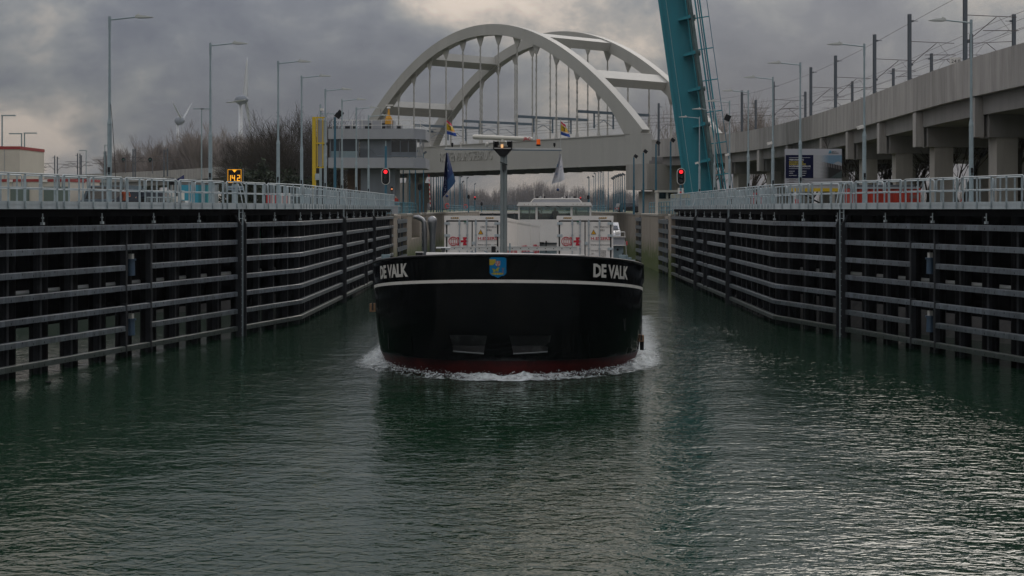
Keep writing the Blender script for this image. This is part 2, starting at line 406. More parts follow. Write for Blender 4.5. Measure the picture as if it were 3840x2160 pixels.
# ------------------------------------------------------------------ land
GZ = 5.3
def land(name, edge, far, m):
    mb = MB(); n = len(edge)
    vs = [(x, y, GZ) for x, y in edge] + [(x, y, GZ) for x, y in reversed(far)]
    mb.add(vs, [tuple(range(len(vs)))])
    return struct(name, mb, m)
LE = [(-60, -40), (-50, 30), (-44, 60), (-32, 76), (-18, 82), (-13.6, 95), (-12.2, 121)]
RE = [(60, -40), (34, 35), (27.5, 57), (17.5, 76), (15.4, 92), (13.8, 119)]
land('ground_left', LE + [(-12.2, 420)], [(-3500, -40), (-3500, 420)], GRASS)
land('ground_right', list(reversed([(3500, -40), (3500, 420)])) , list(reversed(RE + [(13.8, 420)])), GRASS)
gb = MB(); gb.add([(-3500, 420, GZ), (3500, 420, GZ), (3500, 6500, GZ), (-3500, 6500, GZ)], [(0, 1, 2, 3)])
struct('ground_far', gb, GRASS)
def bank(name, edge, dirx):
    mb = MB(); RUN = {edge[-1]: .6, edge[-2]: 2.5}
    random.seed(5)
    for (x0, y0), (x1, y1) in zip(edge, edge[1:]):
        n = max(1, int(math.hypot(x1 - x0, y1 - y0) / 2))
        for i in range(n):
            a = i / n; b = (i + 1) / n
            pa = (x0 + (x1 - x0) * a, y0 + (y1 - y0) * a); pb = (x0 + (x1 - x0) * b, y0 + (y1 - y0) * b)
            r0, r1 = RUN.get((x0, y0), 5), RUN.get((x1, y1), 5); ra, rb = r0 + (r1 - r0) * a, r0 + (r1 - r0) * b
            mb.add([(pa[0], pa[1], GZ - .02), (pb[0], pb[1], GZ - .02), (pb[0] - dirx * rb, pb[1], -0.6), (pa[0] - dirx * ra, pa[1], -0.6)], [(0, 1, 2, 3)])
    return struct(name, mb, mat('rubble_' + name, (0.045, 0.043, 0.04), 0.95, var=0.5, vs=1.2, bump=0.8, bs=1.5))
bank('bank_left', LE, -1); bank('bank_right', RE, 1)

# ------------------------------------------------------------------ guide walls (fender works), walkways, railings
KL, KR = V((-11.22, 70.65, 0)), V((12.79, 70.65, 0))
AL, AR = V((-20.1, 38.0, 0)), V((21.6, 38.0, 0))
EL, ER = V((-11.22, 121.0, 0)), V((12.79, 119.0, 0))
ROWS = [5.16 - 0.797 * i for i in range(7)]
SEG = 1.85
def beam_mesh(length):
    b = MB(); L_ = length - 0.012
    prof = [(0.0, -0.105), (0.0, 0.085), (-0.03, 0.108), (-0.20, 0.108), (-0.20, -0.105)]
    b.prism(prof, (-L_ / 2, 0, 0), (0, 1, 0), (0, 0, 1), (L_, 0, 0))
    n = max(1, round(length / 0.6))
    for i in range(n):
        x = -L_ / 2 + L_ * (i + .5) / n
        for dz in ((0.045,) if i % 2 else (-0.04,)):
            b.box((x, 0.0, dz), (0.035, 0.008, 0.075), 1)
    return b.mesh('fender_beam', [BEAM, BLACK])
def gw_frame(p0, p1, inward):
    d = (p1 - p0); L_ = d.length; d.normalize(); n = V((d.y, -d.x, 0))
    if n.dot(V((inward, 0, 0))) < 0: n = -n
    return d, n, L_
BM = {}
PILE = MB().tube((0, 0, -1.5), (0, 0, 5.62), 0.33, 0.33, 14).tube((0, 0, 5.62), (0, 0, 5.80), 0.24, 0.24, 10).mesh('pile', BLK, 'auto')
hp = MB().box((0, 0, 2.5), (0.13, 0.10, 5.6)).box((0.09, -0.12, 2.5), (0.02, 0.16, 5.6))
HPOST = hp.mesh('beam_post', POST)
BRK = MB().box((0, 0, 5.36), (0.10, 0.12, 0.10)).tube((0, 0, 5.36), (0, 0, 5.72), 0.022, n=6).box((0.03, 0.02, 5.56), (0.07, 0.07, 0.05)).mesh('bracket_light', GALVL)
GPOST = MB().box((0, 0, 0), (0.11, 0.22, 1.95)).mesh('recess_post', POST)
BOLL = MB().tube((0, 0, -.35), (0, 0, .25), .16, .14, 12).tube((0, 0, .25), (0, 0, .32), .20, .20, 12).mesh('recess_bollard', [mat('bollard_blue', (0.05, 0.09, 0.14), 0.4)], 'auto')
BCAP = MB().box((0, 0, .42), (.16, .16, .2)).mesh('bollard_cap', WHITE)
def ladder_mesh(z0, z1, w=0.42):
    b = MB()
    for s in (-1, 1): b.box((s * w / 2, 0, (z0 + z1) / 2), (0.06, 0.05, z1 - z0))
    z = z0 + .15
    while z < z1: b.tube((-w / 2, 0, z), (w / 2, 0, z), 0.016, n=6); z += 0.28
    return b
def guide_wall(name, label, p0, p1, inward, ladders, recess, parent_label=None):
    d, n, L_ = gw_frame(p0, p1, inward)
    ang = atan2(-n.x, n.y)                       # local +y = towards the water
    root = thing(name, label, 'guide wall', p0)
    def loc(s, back, z): return d * s - n * back + V((0, 0, z))
    rot = (0, 0, ang)
    xdir = V((cos(ang), sin(ang), 0)).dot(d)     # +-1: which way local x runs
    cuts = sorted(ladders)
    # spans between ladder gaps
    spans, s0 = [], 0.0
    for c in cuts: spans.append((s0, c - .30)); s0 = c + .30
    spans.append((s0, L_))
    k = 0
    for a, b in spans:
        m = max(1, round((b - a) / SEG)); sl = (b - a) / m
        key = round(sl, 2)
        if key not in BM: BM[key] = beam_mesh(sl)
        for i in range(m):
            s = a + sl * (i + .5)
            rec = any(abs(s - r) < sl / 2 for r in recess)
            for r, z in enumerate(ROWS):
                if rec and r in (2, 5): continue
                place('fender_beam', BM[key], root, loc(s, 0, z), rot)
            if rec:
                for zc in (ROWS[2], ROWS[5]):
                    for sg in (-1, 1): place('recess_post', GPOST, root, loc(s + sg * (sl / 2 - .02), .10, zc), rot)
                    bo = place('recess_bollard', BOLL, root, loc(s, .35, zc), rot)
                    place('bollard_cap', BCAP, bo)
            place('pile', PILE, root, loc(s + .25, .85, 0))
            place('beam_post', HPOST, root, loc(s - sl * .28, .26, 0), rot)
            if k % 2 == 0: place('bracket_light', BRK, root, loc(s - sl * .28, .14, 0), rot)
            k += 1
    # black boarding behind the piles, open at the foot; upper left part replaces the bank's shade
    bw = MB(); A, B = loc(-.2, 1.35, 0), loc(L_ + .2, 1.35, 0)
    bw.box(V((A + B)) / 2 + V((0, 0, 3.62)), ((B - A).length, .08, 4.1), 0, (d, n, V((0, 0, 1))))
    place('backing_shade_boards', bw.mesh('backing_shade_boards', SKIRT), root)
    pb = MB(); A, B = loc(0, 1.15, 2.86), loc(L_, 1.15, 2.86)
    pb.tube(A, B, .09, .09, 10)
    place('service_pipe', pb.mesh('service_pipe', PIPEW, True), root)
    return root, loc, rot, d, n, L_
def s_of(px, p0, p1):
    """distance along a wall line of a photo column"""
    d = (p1 - p0); t = (px - PX0) / FPX
    u = (t * p0.y - p0.x) / (d.x - t * d.y); return u * d.length
def make_ladder(label, p0, p1, inward, s):
    d, n, L_ = gw_frame(p0, p1, inward); ang = atan2(-n.x, n.y)
    base = p0 + d * s
    t = thing('quay_ladder', label, 'ladder', base, (0, 0, ang), group='ladders down the guide walls')
    ch = MB()
    for sg in (-1, 1): ch.box((sg * .27, .02, 2.45), (.05, .26, 5.5)); ch.prism([(.02, 5.2), (.15, 5.2), (-.12, 5.62), (-.2, 5.62)], (sg * .27 - .025, 0, 0), (0, 1, 0), (0, 0, 1), (.05, 0, 0))
    ch.build('channel', POST, t, world=False)
    ladder_mesh(-.3, 5.95, .36).build('rungs', GALV, t, world=False)
    hb = MB()
    for sg in (-1, 1):
        x = sg * .19
        hb.path([(x, -.32, 6.02), (x, -.34, 6.95), (x, -.28, 7.1), (x, -.18, 7.13), (x, -.08, 7.08), (x, .02, 6.9), (x, .20, 6.1), (x, .20, 6.0)], .024, 6)
    hb.build('grab_rail', GALVL, t, smooth=True, world=False)
    return t
sL1 = s_of(903, AL, KL); sL2 = s_of(1289, KL, EL); sL3 = s_of(1401, KL, EL)
sR1 = s_of(3157, AR, KR); sR2 = s_of(2732, KR, ER); sR3 = s_of(2609.5, KR, ER)
guide_wall('guide_wall', 'near stretch of left guide wall, splaying towards camera, seven rows of grey fender beams', AL, KL, 1, [sL1], [s_of(557, AL, KL)])
guide_wall('guide_wall', 'straight far stretch of left guide wall beside barge, lit grey fender beams', KL, EL, 1, [sL2, sL3], [s_of(1378, KL, EL), s_of(1462, KL, EL)])
guide_wall('guide_wall', 'near stretch of right guide wall, dark shaded fender beams splaying towards camera', AR, KR, -1, [sR1], [s_of(3505, AR, KR)])
guide_wall('guide_wall', 'straight far stretch of right guide wall below teal bridge leaf, dark fender beams', KR, ER, -1, [sR2, sR3], [s_of(2640, KR, ER), s_of(2545, KR, ER)])
make_ladder('galvanised ladder in near left guide wall, below the orange depth display', AL, KL, 1, sL1)
make_ladder('galvanised ladder in left guide wall just past its bend', KL, EL, 1, sL2)
make_ladder('galvanised ladder in left guide wall, the farthest one along it', KL, EL, 1, sL3)
make_ladder('galvanised ladder in near right guide wall, left of red skip container', AR, KR, -1, sR1)
make_ladder('galvanised ladder in right guide wall just past its bend', KR, ER, -1, sR2)
make_ladder('galvanised ladder in right guide wall, the farthest one along it', KR, ER, -1, sR3)

# walkways on top
WZ = 5.88
def walkway(label, p0, p1, inward, ext0=0.0, ext1=0.0):
    d, n, L_ = gw_frame(p0, p1, inward)
    t = thing('walkway', label, 'walkway', p0)
    m = max(1, round(L_ / 4.1)); sl = L_ / m
    def ax(): return (d, n, V((0, 0, 1)))
    for i in range(m):
        s = sl * (i + .5); c = d * s
        f = MB().box(c + n * .02 + V((0, 0, WZ + .14)), (sl - .02, .05, .28), 0, ax())
        f.box(c + n * .055 + V((0, 0, WZ + .012)), (sl - .02, .03, .024), 0, ax())
        f.box(c + n * .05 + V((0, 0, WZ + .165)), (sl - .02, .012, .012), 0, ax())
        place('edge_plate', f.mesh('edge_plate', GALVL), t)
        dk = MB().box(c - n * .8 + V((0, 0, WZ + .08)), (sl - .02, 1.58, .08), 0, ax())
        place('deck_panel', dk.mesh('deck_panel', GALV), t)
    u = MB()
    for bk in (.35, 1.35): u.box(d * (L_ / 2) - n * bk + V((0, 0, WZ - .13)), (L_, .22, .30), 0, ax())
    place('deck_beam', u.mesh('deck_beam', BLK), t)
    rb = MB().box(d * (L_ / 2) - n * 1.62 + V((0, 0, WZ + .14)), (L_, .04, .28), 0, ax())
    place('rear_edge_plate', rb.mesh('rear_edge_plate', GALVL), t)
    return t
RPOST = MB().box((0, .06, WZ + .66), (.012, .075, 1.14)).box((0, .075, WZ + .13), (.05, .04, .22)).box((.03, .10, WZ + .10), (.03, .02, .05)).mesh('rail_post', GALV)
def railing(label, p0, p1, inward, back=0.0):
    d, n, L_ = gw_frame(p0, p1, inward); ang = atan2(-n.x, n.y)
    t = thing('walkway_railing', label, 'railing', p0)
    m = max(1, round(L_ / 4.1)); sl = L_ / m
    for i in range(m):
        a, b = sl * i + .10, sl * (i + 1) - .10
        top, mid, r = WZ + 1.24, WZ + .74, .09
        off = n * (.06 - back)
        pts = []
        def q(s, z): pts.append(d * s + off + V((0, 0, z)))
        q(a, mid)
        q(a, top - r); q(a + r * .3, top - r * .3); q(a + r, top); q(b - r, top); q(b - r * .3, top - r * .3); q(b, top - r); q(b, mid)
        place('top_rail', MB().path(pts, .026, 7).mesh('top_rail', GALVL, True), t)
        place('middle_rail', MB().tube(d * (a - .06) + off + V((0, 0, mid)), d * (b + .06) + off + V((0, 0, mid)), .022, n=7).mesh('middle_rail', GALVL, True), t)
        for j in range(5):
            s = a + .12 + (b - a - .24) * j / 4
            place('rail_post', RPOST, t, d * s - n * back, (0, 0, ang if back == 0 else ang + pi))
    return t
for (p0, p1, inw, w1, r1, r2) in (
    (AL, KL, 1, 'grey steel walkway on near left guide wall', 'galvanised railing along water edge of near left walkway', 'galvanised railing on land side of near left walkway'),
    (KL, EL, 1, 'grey steel walkway on far stretch of left guide wall', 'galvanised railing along water edge of far left walkway', 'galvanised railing on land side of far left walkway'),
    (AR, KR, -1, 'grey steel walkway on near right guide wall', 'galvanised railing along water edge of near right walkway', 'galvanised railing on land side of near right walkway'),
    (KR, ER, -1, 'grey steel walkway on far stretch of right guide wall', 'galvanised railing along water edge of far right walkway', 'galvanised railing on land side of far right walkway')):
    walkway(w1, p0, p1, inw); railing(r1, p0, p1, inw); railing(r2, p0, p1, inw, 1.55)

# ------------------------------------------------------------------ lock chamber beyond
def algae_concrete():
    m = mat('lock_concrete', (0.30, 0.255, 0.205), 0.9, var=0.25, vs=0.9, streak=True, bump=0.2, dirt=(0.13, 0.115, 0.09), dirt_amt=0.7, dirt_sc=0.9)
    nt = m.node_tree; N = nt.nodes; L = nt.links; P = N['Principled BSDF']
    src = P.inputs['Base Color'].links[0].from_socket
    g = N.new('ShaderNodeNewGeometry'); sp = N.new('ShaderNodeSeparateXYZ'); L.new(g.outputs['Position'], sp.inputs[0])
    nn = N.new('ShaderNodeTexNoise'); nn.inputs['Scale'].default_value = 0.9; nn.inputs['Detail'].default_value = 8; L.new(g.outputs['Position'], nn.inputs['Vector'])
    a = N.new('ShaderNodeMath'); a.operation = 'MULTIPLY_ADD'; L.new(nn.outputs['Fac'], a.inputs[0]); a.inputs[1].default_value = 2.6; L.new(sp.outputs['Z'], a.inputs[2])
    mr = N.new('ShaderNodeMapRange'); L.new(a.outputs[0], mr.inputs[0]); mr.inputs[1].default_value = 2.6; mr.inputs[2].default_value = 4.1; mr.inputs[3].default_value = 1; mr.inputs[4].default_value = 0
    mx = N.new('ShaderNodeMix'); mx.data_type = 'RGBA'; L.new(mr.outputs[0], mx.inputs['Factor']); L.new(src, mx.inputs['A']); mx.inputs['B'].default_value = (0.075, 0.10, 0.018, 1)
    L.new(mx.outputs['Result'], P.inputs['Base Color']); return m
ALG = algae_concrete()
COPE = mat('coping', (0.36, 0.33, 0.28), 0.85, var=0.25, vs=1.5)
LZ = 5.46
def lock_wall(name, label, X, inward, segs):
    """segs: (Y0, Y1, kind) kind wall / fender / recess"""
    t = thing(name, label, 'lock wall', (X, segs[0][0], 0)); t['kind'] = 'structure'
    del t['category']
    ex = V((inward, 0, 0))
    for (y0, y1, k) in segs:
        back = {'wall': 0, 'fender': .55, 'recess': 2.5}[k]
        b = MB()
        x0 = X - inward * back; x1 = X - inward * 4
        b.box(((x0 + x1) / 2, (y0 + y1) / 2, (LZ - .22 - 2) / 2), (abs(x1 - x0), y1 - y0, LZ - .22 + 2))
        place('wall_block', b.mesh('wall_block', ALG), t, world=True)
        if k == 'wall':
            n = max(1, round((y1 - y0) / 15)); sl = (y1 - y0) / n
            for i in range(n):
                c = MB(); ya, yb = y0 + sl * i + .02, y0 + sl * (i + 1) - .02
                prof = [(inward * .06, LZ - .22), (inward * .06, LZ - .06), (inward * 0.0, LZ), (-inward * 1.1, LZ), (-inward * 1.1, LZ - .22)]
                c.prism(prof, (X, ya, 0), (1, 0, 0), (0, 0, 1), (0, yb - ya, 0))
                place('coping_stone', c.mesh('coping_stone', COPE), t, world=True)
                if i: place('expansion_joint', MB().box((X + inward * .004, y0 + sl * i, 2.6), (.02, .05, 5.2)).mesh('expansion_joint', BLACK), t, world=True)
        if k == 'fender':
            for i in range(6):
                z = 4.75 - i * .85
                place('fender_beam', MB().box((X - inward * .1, (y0 + y1) / 2, z), (.28, y1 - y0 - .1, .36)).mesh('fender_beam', [BEAM]), t, world=True)
            nn = 3
            for i in range(nn):
                yy = y0 + (y1 - y0) * (i + .5) / nn
                place('fender_post', MB().box((X - inward * .32, yy, 2.3), (.16, .22, 5.4)).mesh('fender_post', BEAM), t, world=True)
        if k == 'recess':
            c = MB().box((X - inward * .4, (y0 + y1) / 2, .6), (.8, y1 - y0, 4.4))
            place('recess_sill', c.mesh('recess_sill', ALG), t, world=True)
            place('recess_pipe', MB().tube((X - inward * 1.2, y0, LZ - .3), (X - inward * 1.2, y1, LZ - .3), .28, n=10).mesh('recess_pipe', WORN, True), t, world=True)
    return t
lock_wall('lock_wall_left', 'weathered left concrete wall of the lock chamber with algae at its foot', -11.22, 1,
          [(121, 124.6, 'wall'), (124.6, 135, 'fender'), (135, 141, 'wall'), (141, 152, 'recess'), (152, 155, 'wall'), (155, 162, 'fender'), (162, 362, 'wall')])
lock_wall('lock_wall_right', 'weathered right concrete wall of the lock chamber with algae at its foot', 12.79, -1,
          [(119, 121.2, 'wall'), (121.2, 130, 'fender'), (130, 148.8, 'wall'), (148.8, 156, 'fender'), (156, 362, 'wall')])
# far gate with its road
t = thing('lock_gate', 'far steel lock gate with blue railing closing the chamber behind wheelhouse', 'lock gate', (0.8, 358, 0))
MB().box((.8, 358.3, 2.2), (23.6, .5, 5.2)).build('gate_plate', mat('gate_steel', (0.05, 0.06, 0.06), 0.7, var=0.3), t)
for i in range(9):
    MB().box((-10.4 + i * 2.8, 357.9, 3.0), (.3, .3, 4.6)).build('gate_rib', mat('gate_rib%d' % i, (0.11, 0.12, 0.11), 0.7) if i == 0 else bpy.data.materials['gate_rib0'], t)
MB().box((.8, 358.2, 5.15), (23.8, 2.4, .45)).build('gate_road', WHITE, t)
for z in (5.9, 6.3, 6.75): MB().box((.8, 357.2, z), (30, .07, .09)).build('gate_rail', BLUER, t)
for i in range(16): MB().box((-13.2 + i * 1.86, 357.2, 6.0), (.08, .08, 1.4)).build('gate_rail_post', BLUER, t)

# ------------------------------------------------------------------ railway arch bridge
def railway_bridge():
    ang = atan2(-.784, .62)
    R = V((14.68, 161.1, 0)); e = V((-.62, .784, 0)); HL = 33.15
    O = R + e * HL
    t = thing('arch_bridge', 'pale grey tied-arch railway bridge with twisted hangers and raised name lettering', 'bridge', (O.x, O.y, 0), (0, 0, ang))
    GB, GT, W = CAMH + 5.3, CAMH + 8.75, 12.2
    Z0, ZA, XC = CAMH + 7.1, CAMH + 24.0, 0.6
    def az(x): return Z0 + (ZA - Z0) * (1 - ((x - XC) / HL) ** 2)
    def xw(px):   # photo column -> local x on the near face
        tt = (px - PX0) / FPX; Rw = O; X = V((.62, -.784, 0)); return (tt * Rw.y - Rw.x) / (X.x - tt * X.y)
    XE = xw(2421)
    def arch(y):
        b = MB(); rings = []
        xe = XE - .5; xs = [XC - HL - 2 + (xe - XC + HL + 2) * i / 72 for i in range(73)]
        for x in xs:
            sl = -2 * (ZA - Z0) * (x - XC) / HL ** 2
            nrm = V((-sl, 0, 1)).normalized(); k = abs(x - XC) / HL
            h = .72 + .15 * k * k; hi = .72 + .5 * max(0, k - .35) ** 1.6 + (1.5 * max(0, k - .82) / .18)
            c = V((x, y, az(x)))
            rings.append([c + nrm * h + V((0, -.6, 0)), c + nrm * h + V((0, .6, 0)), c - nrm * hi + V((0, .6, 0)), c - nrm * hi + V((0, -.6, 0))])
        b.loft(rings); return b
    def girder(y):
        b = MB(); x0, x1 = XC - HL - 3.5, XE - .02
        b.box(((x0 + x1) / 2, y, (GB + GT) / 2), (x1 - x0, 1.0, GT - GB))
        b.box(((x0 + x1) / 2, y - .02, GT + .06), (x1 - x0 + .1, 1.16, .12)); b.box(((x0 + x1) / 2, y, GB - .06), (x1 - x0 + .1, 1.16, .12))
        return b
    for y in (0.0, W):
        arch(y).build('arch_rib', BRIDGE, t, world=False)
        girder(y).build('main_girder', BRIDGE, t, world=False)
    for xe in (XC - HL - 1.6, XE - 1.0):
        MB().box((xe, .15, (GB + GT) / 2), (2.0, 1.62, GT - GB + .3)).build('end_block', BRIDGE, t, world=False)
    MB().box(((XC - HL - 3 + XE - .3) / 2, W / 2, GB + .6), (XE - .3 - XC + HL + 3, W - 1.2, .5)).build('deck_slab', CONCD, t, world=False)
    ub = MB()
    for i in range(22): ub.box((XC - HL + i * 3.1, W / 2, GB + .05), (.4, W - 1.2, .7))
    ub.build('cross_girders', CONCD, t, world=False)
    # braces between the ribs
    for x in (-23.5, -12.4, 12.6, 23.3):
        z = az(x); sl = -2 * (ZA - Z0) * (x - XC) / HL ** 2; X = V((1, 0, sl)).normalized(); Zv = V((-sl, 0, 1)).normalized()
        MB().box((x, W / 2, z), (1.9, W - 1.2, 1.15), 0, (X, V((0, 1, 0)), Zv)).build('arch_brace', BRIDGE, t, world=False)
    # hangers: twisted bars with gusset plates, thick smooth foot
    for y in (0.0, W):
        for k in range(13):
            x = .4 + (k - 6) * 4.0
            zt, zb = az(x) - .75, GT
            h = MB(); n = max(6, int((zt - .9 - zb - 2.6) / .15)); rings = []
            for i in range(n + 1):
                z = zb + 2.6 + (zt - .9 - zb - 2.6) * i / n; a = i * .42
                r = .125
                rings.append([V((x + r * cos(a + q * pi / 2) * (1.0 if q % 2 else .8), y + r * sin(a + q * pi / 2) * (1 if q % 2 else .8), z)) for q in range(4)])
            h.loft(rings)
            ho = h.build('hanger', BRIDGE, t, world=False)
            f = MB().tube((x, y, zb), (x, y, zb + 2.7), .13, .11, 8).tube((x, y, zb), (x, y, zb + .8), .27, .12, 8).tube((x, y, zb + 2.62), (x, y, zb + 2.76), .19, .19, 8)
            f.build('hanger_foot', BRIDGE, ho, world=False)
            sl = -2 * (ZA - Z0) * (x - XC) / HL ** 2
            g = MB().prism([(-.95, .28 - .95 * sl), (.95, .28 + .95 * sl), (.17, -1.25), (-.17, -1.25)], (x, y - .06, zt), (1, 0, 0), (0, 0, 1), (0, .12, 0))
            g.build('gusset', BRIDGE, ho, world=False)
    # lettering on the girder
    a, b_ = xw(1661), xw(1856)
    put_text('name_letters', 'ROZENBURGSEBRUG', 1.3, BRIDGE, (a, -.55, GT - 2.15), (1, 0, 0), (0, 0, 1), t, fit=b_ - a, extrude=.05, bold=0.0, space=1.05)
    # portals for the overhead line
    for i, k in enumerate((-1, 2, 5, 8, 11)):
        x = .4 + (k - 6) * 4.0; z = GT + 3.35
        b = MB().box((x, W / 2, z), (.28, W - .3, .34))
        po = b.build('overhead_portal', BSTEEL, t, world=False)
        for q, (yy, sg) in enumerate(((2.8, 1), (6.0, -1), (9.2, -1))):
            MB().box((x, yy, z - 1.0), (.16, .16, 2.0)).tube((x, yy, z - .5), (x, yy + sg * 1.1, z - .5), .04, n=5).tube((x, yy, z - 1.75), (x, yy + sg * 1.6, z - .95), .045, n=5).tube((x, yy + sg * 1.5, z - .95), (x, yy + sg * 2.7, z - .95), .035, n=5).build('drop_post', BSTEEL, po, world=False)
    # wires across the bridge
    for yy in (4.0, 8.0):
        for z in (GT + 2.5, GT + 1.65):
            MB().tube((XC - 36, yy, z), (XC + 36, yy, z), .018, n=4).build('overhead_wire', WIRE, t, world=False)
    # piers
    for px, w, h0, cap in ((2417, 3.0, 614, 1), (1515, 2.4, 670, 0)):
        x = xw(px); b = MB()
        if cap: b.box((x, 2.2, GB - 1.55), (3.6, 7, 3.0)).box((x + .2, 2.6, 2), (2.7, 5, GB * 2 - 10.4))
        else: b.tube((x, 1.5, GB - 1.4), (x, 1.5, GB), 1.0, .8, 12).box((x, 1.5, GB - 2.9), (3.2, 4, 2.9)).box((x, 1.5, 3), (2.6, 3.4, 11))
        b.build('pier', CONC, t, world=False)
    return t
railway_bridge()

# ------------------------------------------------------------------ rail viaducts
def catmull(pts, step):
    P = [pts[0] * 2 - pts[1]] + pts + [pts[-1] * 2 - pts[-2]]; out = []
    for i in range(1, len(P) - 2):
        n = max(2, int((P[i + 1] - P[i]).length / step))
        for k in range(n):
            t = k / n
            out.append(.5 * ((2 * P[i]) + (P[i + 1] - P[i - 1]) * t + (2 * P[i - 1] - 5 * P[i] + 4 * P[i + 1] - P[i + 2]) * t * t + (3 * P[i] - P[i - 1] - 3 * P[i + 1] + P[i + 2]) * t ** 3))
    out.append(P[-2]); return out
PT, PB = CAMH + 8.2, CAMH + 6.1                       # parapet top and foot
def viaduct(label, ctrl, outward, piers, width=13.5, step=3.0, detail=True):
    pts = catmull([V((x, y, 0)) for x, y in ctrl], step)
    t = thing('rail_viaduct', label, 'viaduct', (pts[0].x, pts[0].y, 0))
    nr = []
    for i, p in enumerate(pts):
        d = (pts[min(i + 1, len(pts) - 1)] - pts[max(i - 1, 0)]).normalized(); q = V((d.y, -d.x, 0))
        if q.dot(V(outward)) < 0: q = -q
        nr.append(q)                                   # points from the near edge across the deck
    Zv = V((0, 0, 1))
    def strip(i, o0, o1, z0, z1, gap=.0):
        a, b = pts[i], pts[i + 1]; d = (b - a).normalized() * gap
        vs = []
        for z in (z0, z1):
            vs += [a + nr[i] * o0 + d + Zv * z, b + nr[i + 1] * o0 - d + Zv * z, b + nr[i + 1] * o1 - d + Zv * z, a + nr[i] * o1 + d + Zv * z]
        return vs
    F = [(3, 2, 1, 0), (4, 5, 6, 7), (0, 1, 5, 4), (1, 2, 6, 5), (2, 3, 7, 6), (3, 0, 4, 7)]
    gir, deck, farp = MB(), MB(), MB()
    for i in range(len(pts) - 1):
        MB().add(strip(i, 0, .28, PB, PT, .012), F).build('parapet_panel', CONCP, t)
        gir.add(strip(i, .5, width - .5, PB - 1.0, PB), F)
        deck.add(strip(i, .29, width - .29, PB + .01, PB + .35), F)
        farp.add(strip(i, width - .28, width, PB, PT), F)
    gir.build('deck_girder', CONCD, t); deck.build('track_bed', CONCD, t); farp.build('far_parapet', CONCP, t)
    for yv in piers:
        i = min(range(len(pts)), key=lambda k: abs(pts[k].y - yv)); p, q = pts[i], nr[i]; d = V((-q.y, q.x, 0))
        ax = (q, d, Zv)
        MB().box(p + q * (width / 2 + .3) + Zv * (PB - 1.62), (width - .9, 1.35, 1.2), 0, ax).build('pier_cap', CONCD, t)
        MB().box(p + q * .32 + Zv * (PB - 1.12), (.50, .75, 2.15), 0, ax).build('cap_end_plate', CONCP, t)
        for o in (1.75, 7.4):
            MB().box(p + q * o + Zv * ((PB - 2.2 + 4.5) / 2), (1.15, 1.2, PB - 2.2 - 4.5), 0, ax).build('pier_column', CONC, t)
    return t, pts, nr
VR = [(28.5, 26), (26.3, 45), (24.8, 66), (24.3, 78), (24.6, 90.3), (25.2, 108), (25.2, 124), (24.4, 138), (22.2, 151), (18.4, 158.5), (16.0, 161.2)]
vt, vpts, vnr = viaduct('curved concrete railway viaduct on square columns sweeping in along right bank', VR, (1, .3, 0), (52, 63.5, 75, 86, 97, 108, 119, 130, 141, 151.5))
VL = [(-28.5, 216), (-42, 238), (-57, 266), (-80, 298), (-106, 328), (-140, 365), (-200, 420)]
viaduct('low grey railway viaduct running away beyond the left tree line', VL, (.7, .7, 0), (240, 262, 290, 318, 345), step=5)

# overhead line masts
def mast(label, x, y, group, h, arm, big=True, face=1):
    t = thing('catenary_mast', label, 'mast', (x, y, PB + .3), group=group)
    b = MB().box((0, 0, h / 2), (.20, .24, h)).box((.0, 0, h / 2), (.26, .05, h))
    b.build('mast_post', MAST, t, world=False)
    s = arm; r = .022 if big else .05
    c = MB()
    c.tube((0, 0, h * .72), (s * 2.9, 0, h * .70), r, n=5).tube((0, 0, h * .47), (s * 1.75, 0, h * .70), r * 1.1, n=5).tube((s * 1.0, 0, h * .58), (s * 3.0, 0, h * .58), r, n=5)
    c.tube((s * 1.9, 0, h * .70), (s * 2.5, 0, h * .58), r * .5, n=4).tube((s * 2.5, 0, h * .58), (s * 1.9, 0, h * .53), r * .6, n=4)
    c.build('cantilever', WIRE, t, world=False)
    d = MB().tube((0, 0, h * .93), (s * .55, 0, h * .93), r, n=5)
    for q in (.15, .2, .25): d.tube((s * q, 0, h * .93), (s * (q + .02), 0, h * .93), .07, n=6)
    for q in (.1, .15, .2): d.tube((s * q, 0, h * .47 + q * .3), (s * (q + .03), 0, h * .47 + q * .31), .06, n=6)
    d.build('insulator', MAST, t, world=False)
    return t
ORD = ['first', 'second', 'third', 'fourth', 'fifth', 'sixth', 'seventh', 'eighth', 'ninth', 'tenth', 'eleventh', 'twelfth']
MH = CAMH + 12.7 - PB - .3
def on_deck(Y, off):
    i = min(range(len(vpts)), key=lambda k: abs(vpts[k].y - Y)); p = vpts[i] + vnr[i] * off; return p.x, p.y
near_m = [(3575, 78.5), (3369, 90.3), (3261, 100.6), (3149, 113), (3046, 125.3), (2920, 137), (2775, 148.7)]
for i, (px, Y) in enumerate(near_m):
    mast('dark catenary mast on near edge of viaduct, %s of its row from camera' % ORD[i], *on_deck(Y, .62), 'masts on near edge of the viaduct', MH, 1)
far_m = [(3802, 90.3), (3642, 100.5), (3493, 113), (3350, 125), (3196, 137.6), (3020, 149.7), (2834, 161)]
for i, (px, Y) in enumerate(far_m):
    mast('dark catenary mast on far edge of viaduct, %s of its row from camera' % ORD[i], sx(px, Y), Y, 'masts on far edge of the viaduct', MH, -1)
t = mast('dark catenary mast at right end of the arch bridge', sx(2470, 166), 166, 'masts on near edge of the viaduct', MH, 1)
for px, txt in ((3582, '24.0'),):
    o = at(px - 12, 236, 78.6)
    kb = thing('kilometre_board', 'small white kilometre board on the nearest catenary mast', 'sign', o)
    MB().box(o + V((.2, 0, .1)), (.62, .04, .42)).build('board', WHITE, kb)
    put_text('digits', txt, .2, TXTB, o + V((-.05, -.025, 0)), (1, 0, 0), (0, 0, 1), kb, True, fit=.5)
